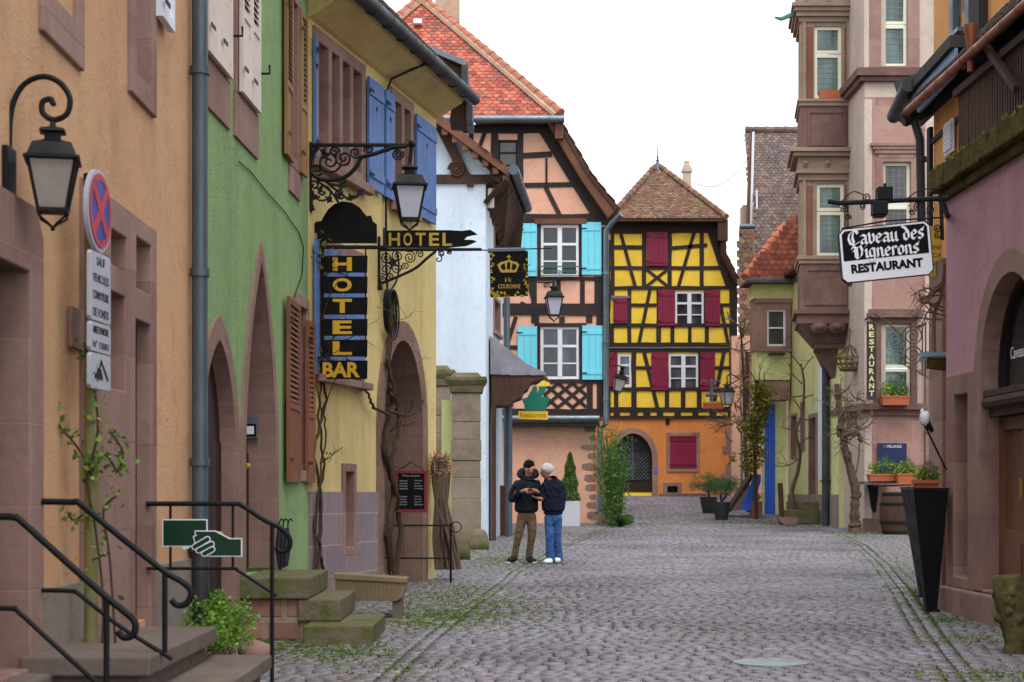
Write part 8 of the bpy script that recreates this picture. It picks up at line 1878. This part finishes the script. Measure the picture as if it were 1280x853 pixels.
    for nm, q in (('L', [Q(644.5, 698, .05), Q(640.5, 699, -.05), Q(634.5, 701, -.12)]), ('R', [Q(661, 697.5, .07), Q(662.8, 700, -.03), Q(668, 702, -.14)])):
        s = skin('shoe', [[('a', q[0], (.07, .06)), ('b', q[1], (.072, .06)), ('c', q[2], (.066, .046))]], sh, t)
        so_ = MB(); a, c_ = Vector(q[0]), Vector(q[2]); d = (c_-a); d.z = 0; d.normalize(); a = a-d*.025; c_ = c_+d*.022; sd = d.cross(Vector((0, 0, 1)))*.036; z = float(g)+.001
        so_.add([(a.x-sd.x, a.y-sd.y, z), (a.x+sd.x, a.y+sd.y, z), (c_.x+sd.x, c_.y+sd.y, z), (c_.x-sd.x, c_.y-sd.y, z)]+[(p.x+k*sd.x, p.y+k*sd.y, z+.018) for p, k in ((a, -1), (a, 1), (c_, 1), (c_, -1))], [(3, 2, 1, 0), (4, 5, 6, 7), (0, 1, 5, 4), (1, 2, 6, 5), (2, 3, 7, 6), (3, 0, 4, 7)]); so_.build('sole', M['white'], s)
    ph = MB(); c = Vector(Q(662.5, 611.5, -.36)); ph.wbox(c.x-.036, c.x+.036, c.y-.06, c.y+.06, c.z-.003, c.z+.005); tag(ph.build('mobile_phone', M['black'], loc=c), 'small dark mobile phone held in the hands of the young man', 'phone')
def man2():
    Y = 28.05
    def Q(x, y, dy=0): s = FPX/Y; return ((x-CX)/s, Y+dy, CAMH-(y-HY)/s)
    g = gz(Y); t = thing('person', 'white haired man in navy bomber jacket and blue jeans seen from behind', 'person', (Q(690, 700)[0], Y, float(g)), 'two men talking in the street')
    hd = Q(682, 589, -.03); fc = (-.85, .25, -.45); up = Vector((-.3, .05, 1)).normalized()
    ch = [[('pel', Q(691, 642), (.12, .09)), ('sp1', Q(691.5, 627), (.12, .085)), ('sp2', Q(691, 613), (.13, .09)), ('nb', Q(688.5, 602), (.08, .06)), ('neck', Q(686, 598, 0), (.055, .055))],
          [('sp2', Q(691, 613), (.13, .09)), ('shL', Q(680, 607, -.02), .055), ('elL', Q(679, 626, -.06), .042), ('wrL', Q(675.5, 623, -.2), .03), ('Lpalm', Q(671.5, 622.5, -.22), .026)],
          [('sp2', Q(691, 613), (.13, .09)), ('shR', Q(702, 607, -.02), .055), ('elR', Q(704, 625, .02), .042), ('wrR', Q(699, 633, -.05), .03), ('Rpalm', Q(695, 634, -.04), .025)],
          [('pel', Q(691, 642), (.12, .09)), ('hL', Q(687, 646), .07), ('knL', Q(687.5, 669, -.02), .052), ('anL', Q(688.5, 696, .0), .03), ('toL', Q(685, 702, -.03), .02)],
          [('pel', Q(691, 642), (.12, .09)), ('hR', Q(696, 646), .07), ('knR', Q(695.5, 669, .04), .052), ('anR', Q(698.5, 695, .08), .03), ('toR', Q(696, 700, .04), .02)]]
    head(ch, Q(686, 598, 0), hd, fc, up)
    fingers(ch, 'L', Q(671.5, 622.5, -.22), Q(675.5, 623, -.2), (-1, -.1, .1), (.1, -1, .1), curl=(0, 0, 1)); fingers(ch, 'R', Q(695, 634, -.04), Q(699, 633, -.05), (-1, .1, -.1), (0, 0, 1), L=.05)
    b = skin('body', ch, SKIN_M, t); wh = paint('white grey hair', '#b9b7b4', .8, .1); face_bits(b, hd, fc, up, wh)
    f = Vector(fc).normalized(); h = MB(); c = Vector(hd)-f*.036+up*.018; h.ball(c, .101, 14, 10, (1.0, .98, .96), .02)
    for k in range(50): a = random.uniform(0, 6.28); e = random.uniform(-.3, 1.3); h.ball(c+Vector((math.cos(a)*math.cos(e)*.08, math.sin(a)*math.cos(e)*.08, math.sin(e)*.08)), .028, 6, 4, (1, 1, 1), .2)
    h.build('hair', wh, t, smooth='all')
    navy = cloth('navy bomber cloth', '#11162a', '#1b2238'); jean = cloth('blue denim', '#2f5288', '#4a72aa', 7)
    j = [[('a', Q(691.5, 642), (.185, .15)), ('a2', Q(691.5, 636), (.215, .165)), ('b', Q(692, 628), (.22, .17)), ('c', Q(692, 617), (.215, .165)), ('d', Q(691, 607.5), (.205, .15)), ('e', Q(688.5, 601), (.14, .12)), ('f', Q(686, 596, .0), (.088, .088))],
         [('d', Q(691, 608), (.17, .125)), ('g', Q(681, 607.5, -.03), .08), ('h', Q(679.5, 624, -.07), .072), ('i', Q(677, 624, -.17), .05)],
         [('d', Q(691, 608), (.17, .125)), ('l', Q(701.5, 607.5, -.02), .08), ('m', Q(704, 624, .01), .068), ('n', Q(700, 635, -.09), .06)]]
    jk = skin('bomber_jacket', j, navy, t)
    hb = MB(); C = Vector(Q(691.5, 641.5)); hb.tube([C+Vector((.142*math.cos(a), .112*math.sin(a), 0)) for a in [2*math.pi*k/20 for k in range(21)]], .022, 6); hb.build('knit_hem', cloth('black knit', '#0d0f16', '#151824'), jk, smooth='all')
    skin('jeans', [[('a', Q(691.5, 638), (.145, .12)), ('b', Q(691.5, 644), (.15, .125)), ('c', Q(686.5, 652), .095), ('d', Q(687.5, 670, -.03), .082), ('d2', Q(687, 684, 0), .074), ('e', Q(688.5, 702, .02), .088), ('e2', Q(688.5, 704.3, .0), .08)],
                   [('b', Q(691.5, 644), (.15, .125)), ('f', Q(696.5, 652), .095), ('g', Q(696, 670, .035), .08), ('g2', Q(697.5, 684, .07), .07), ('h', Q(698.5, 699.5, .1), .085), ('h2', Q(698.5, 702.5, .1), .08)]], jean, t, root=1)
    for q in ([Q(690, 700, .0), Q(685, 702.3, -.05), Q(679.5, 703.3, -.1)], [Q(700, 698.5, .1), Q(696, 701, .05), Q(692, 702, .02)]):
        skin('trainer', [[('a', q[0], (.07, .06)), ('b', q[1], (.072, .06)), ('c', q[2], (.064, .045))]], M['white'], t)
man1(); man2()
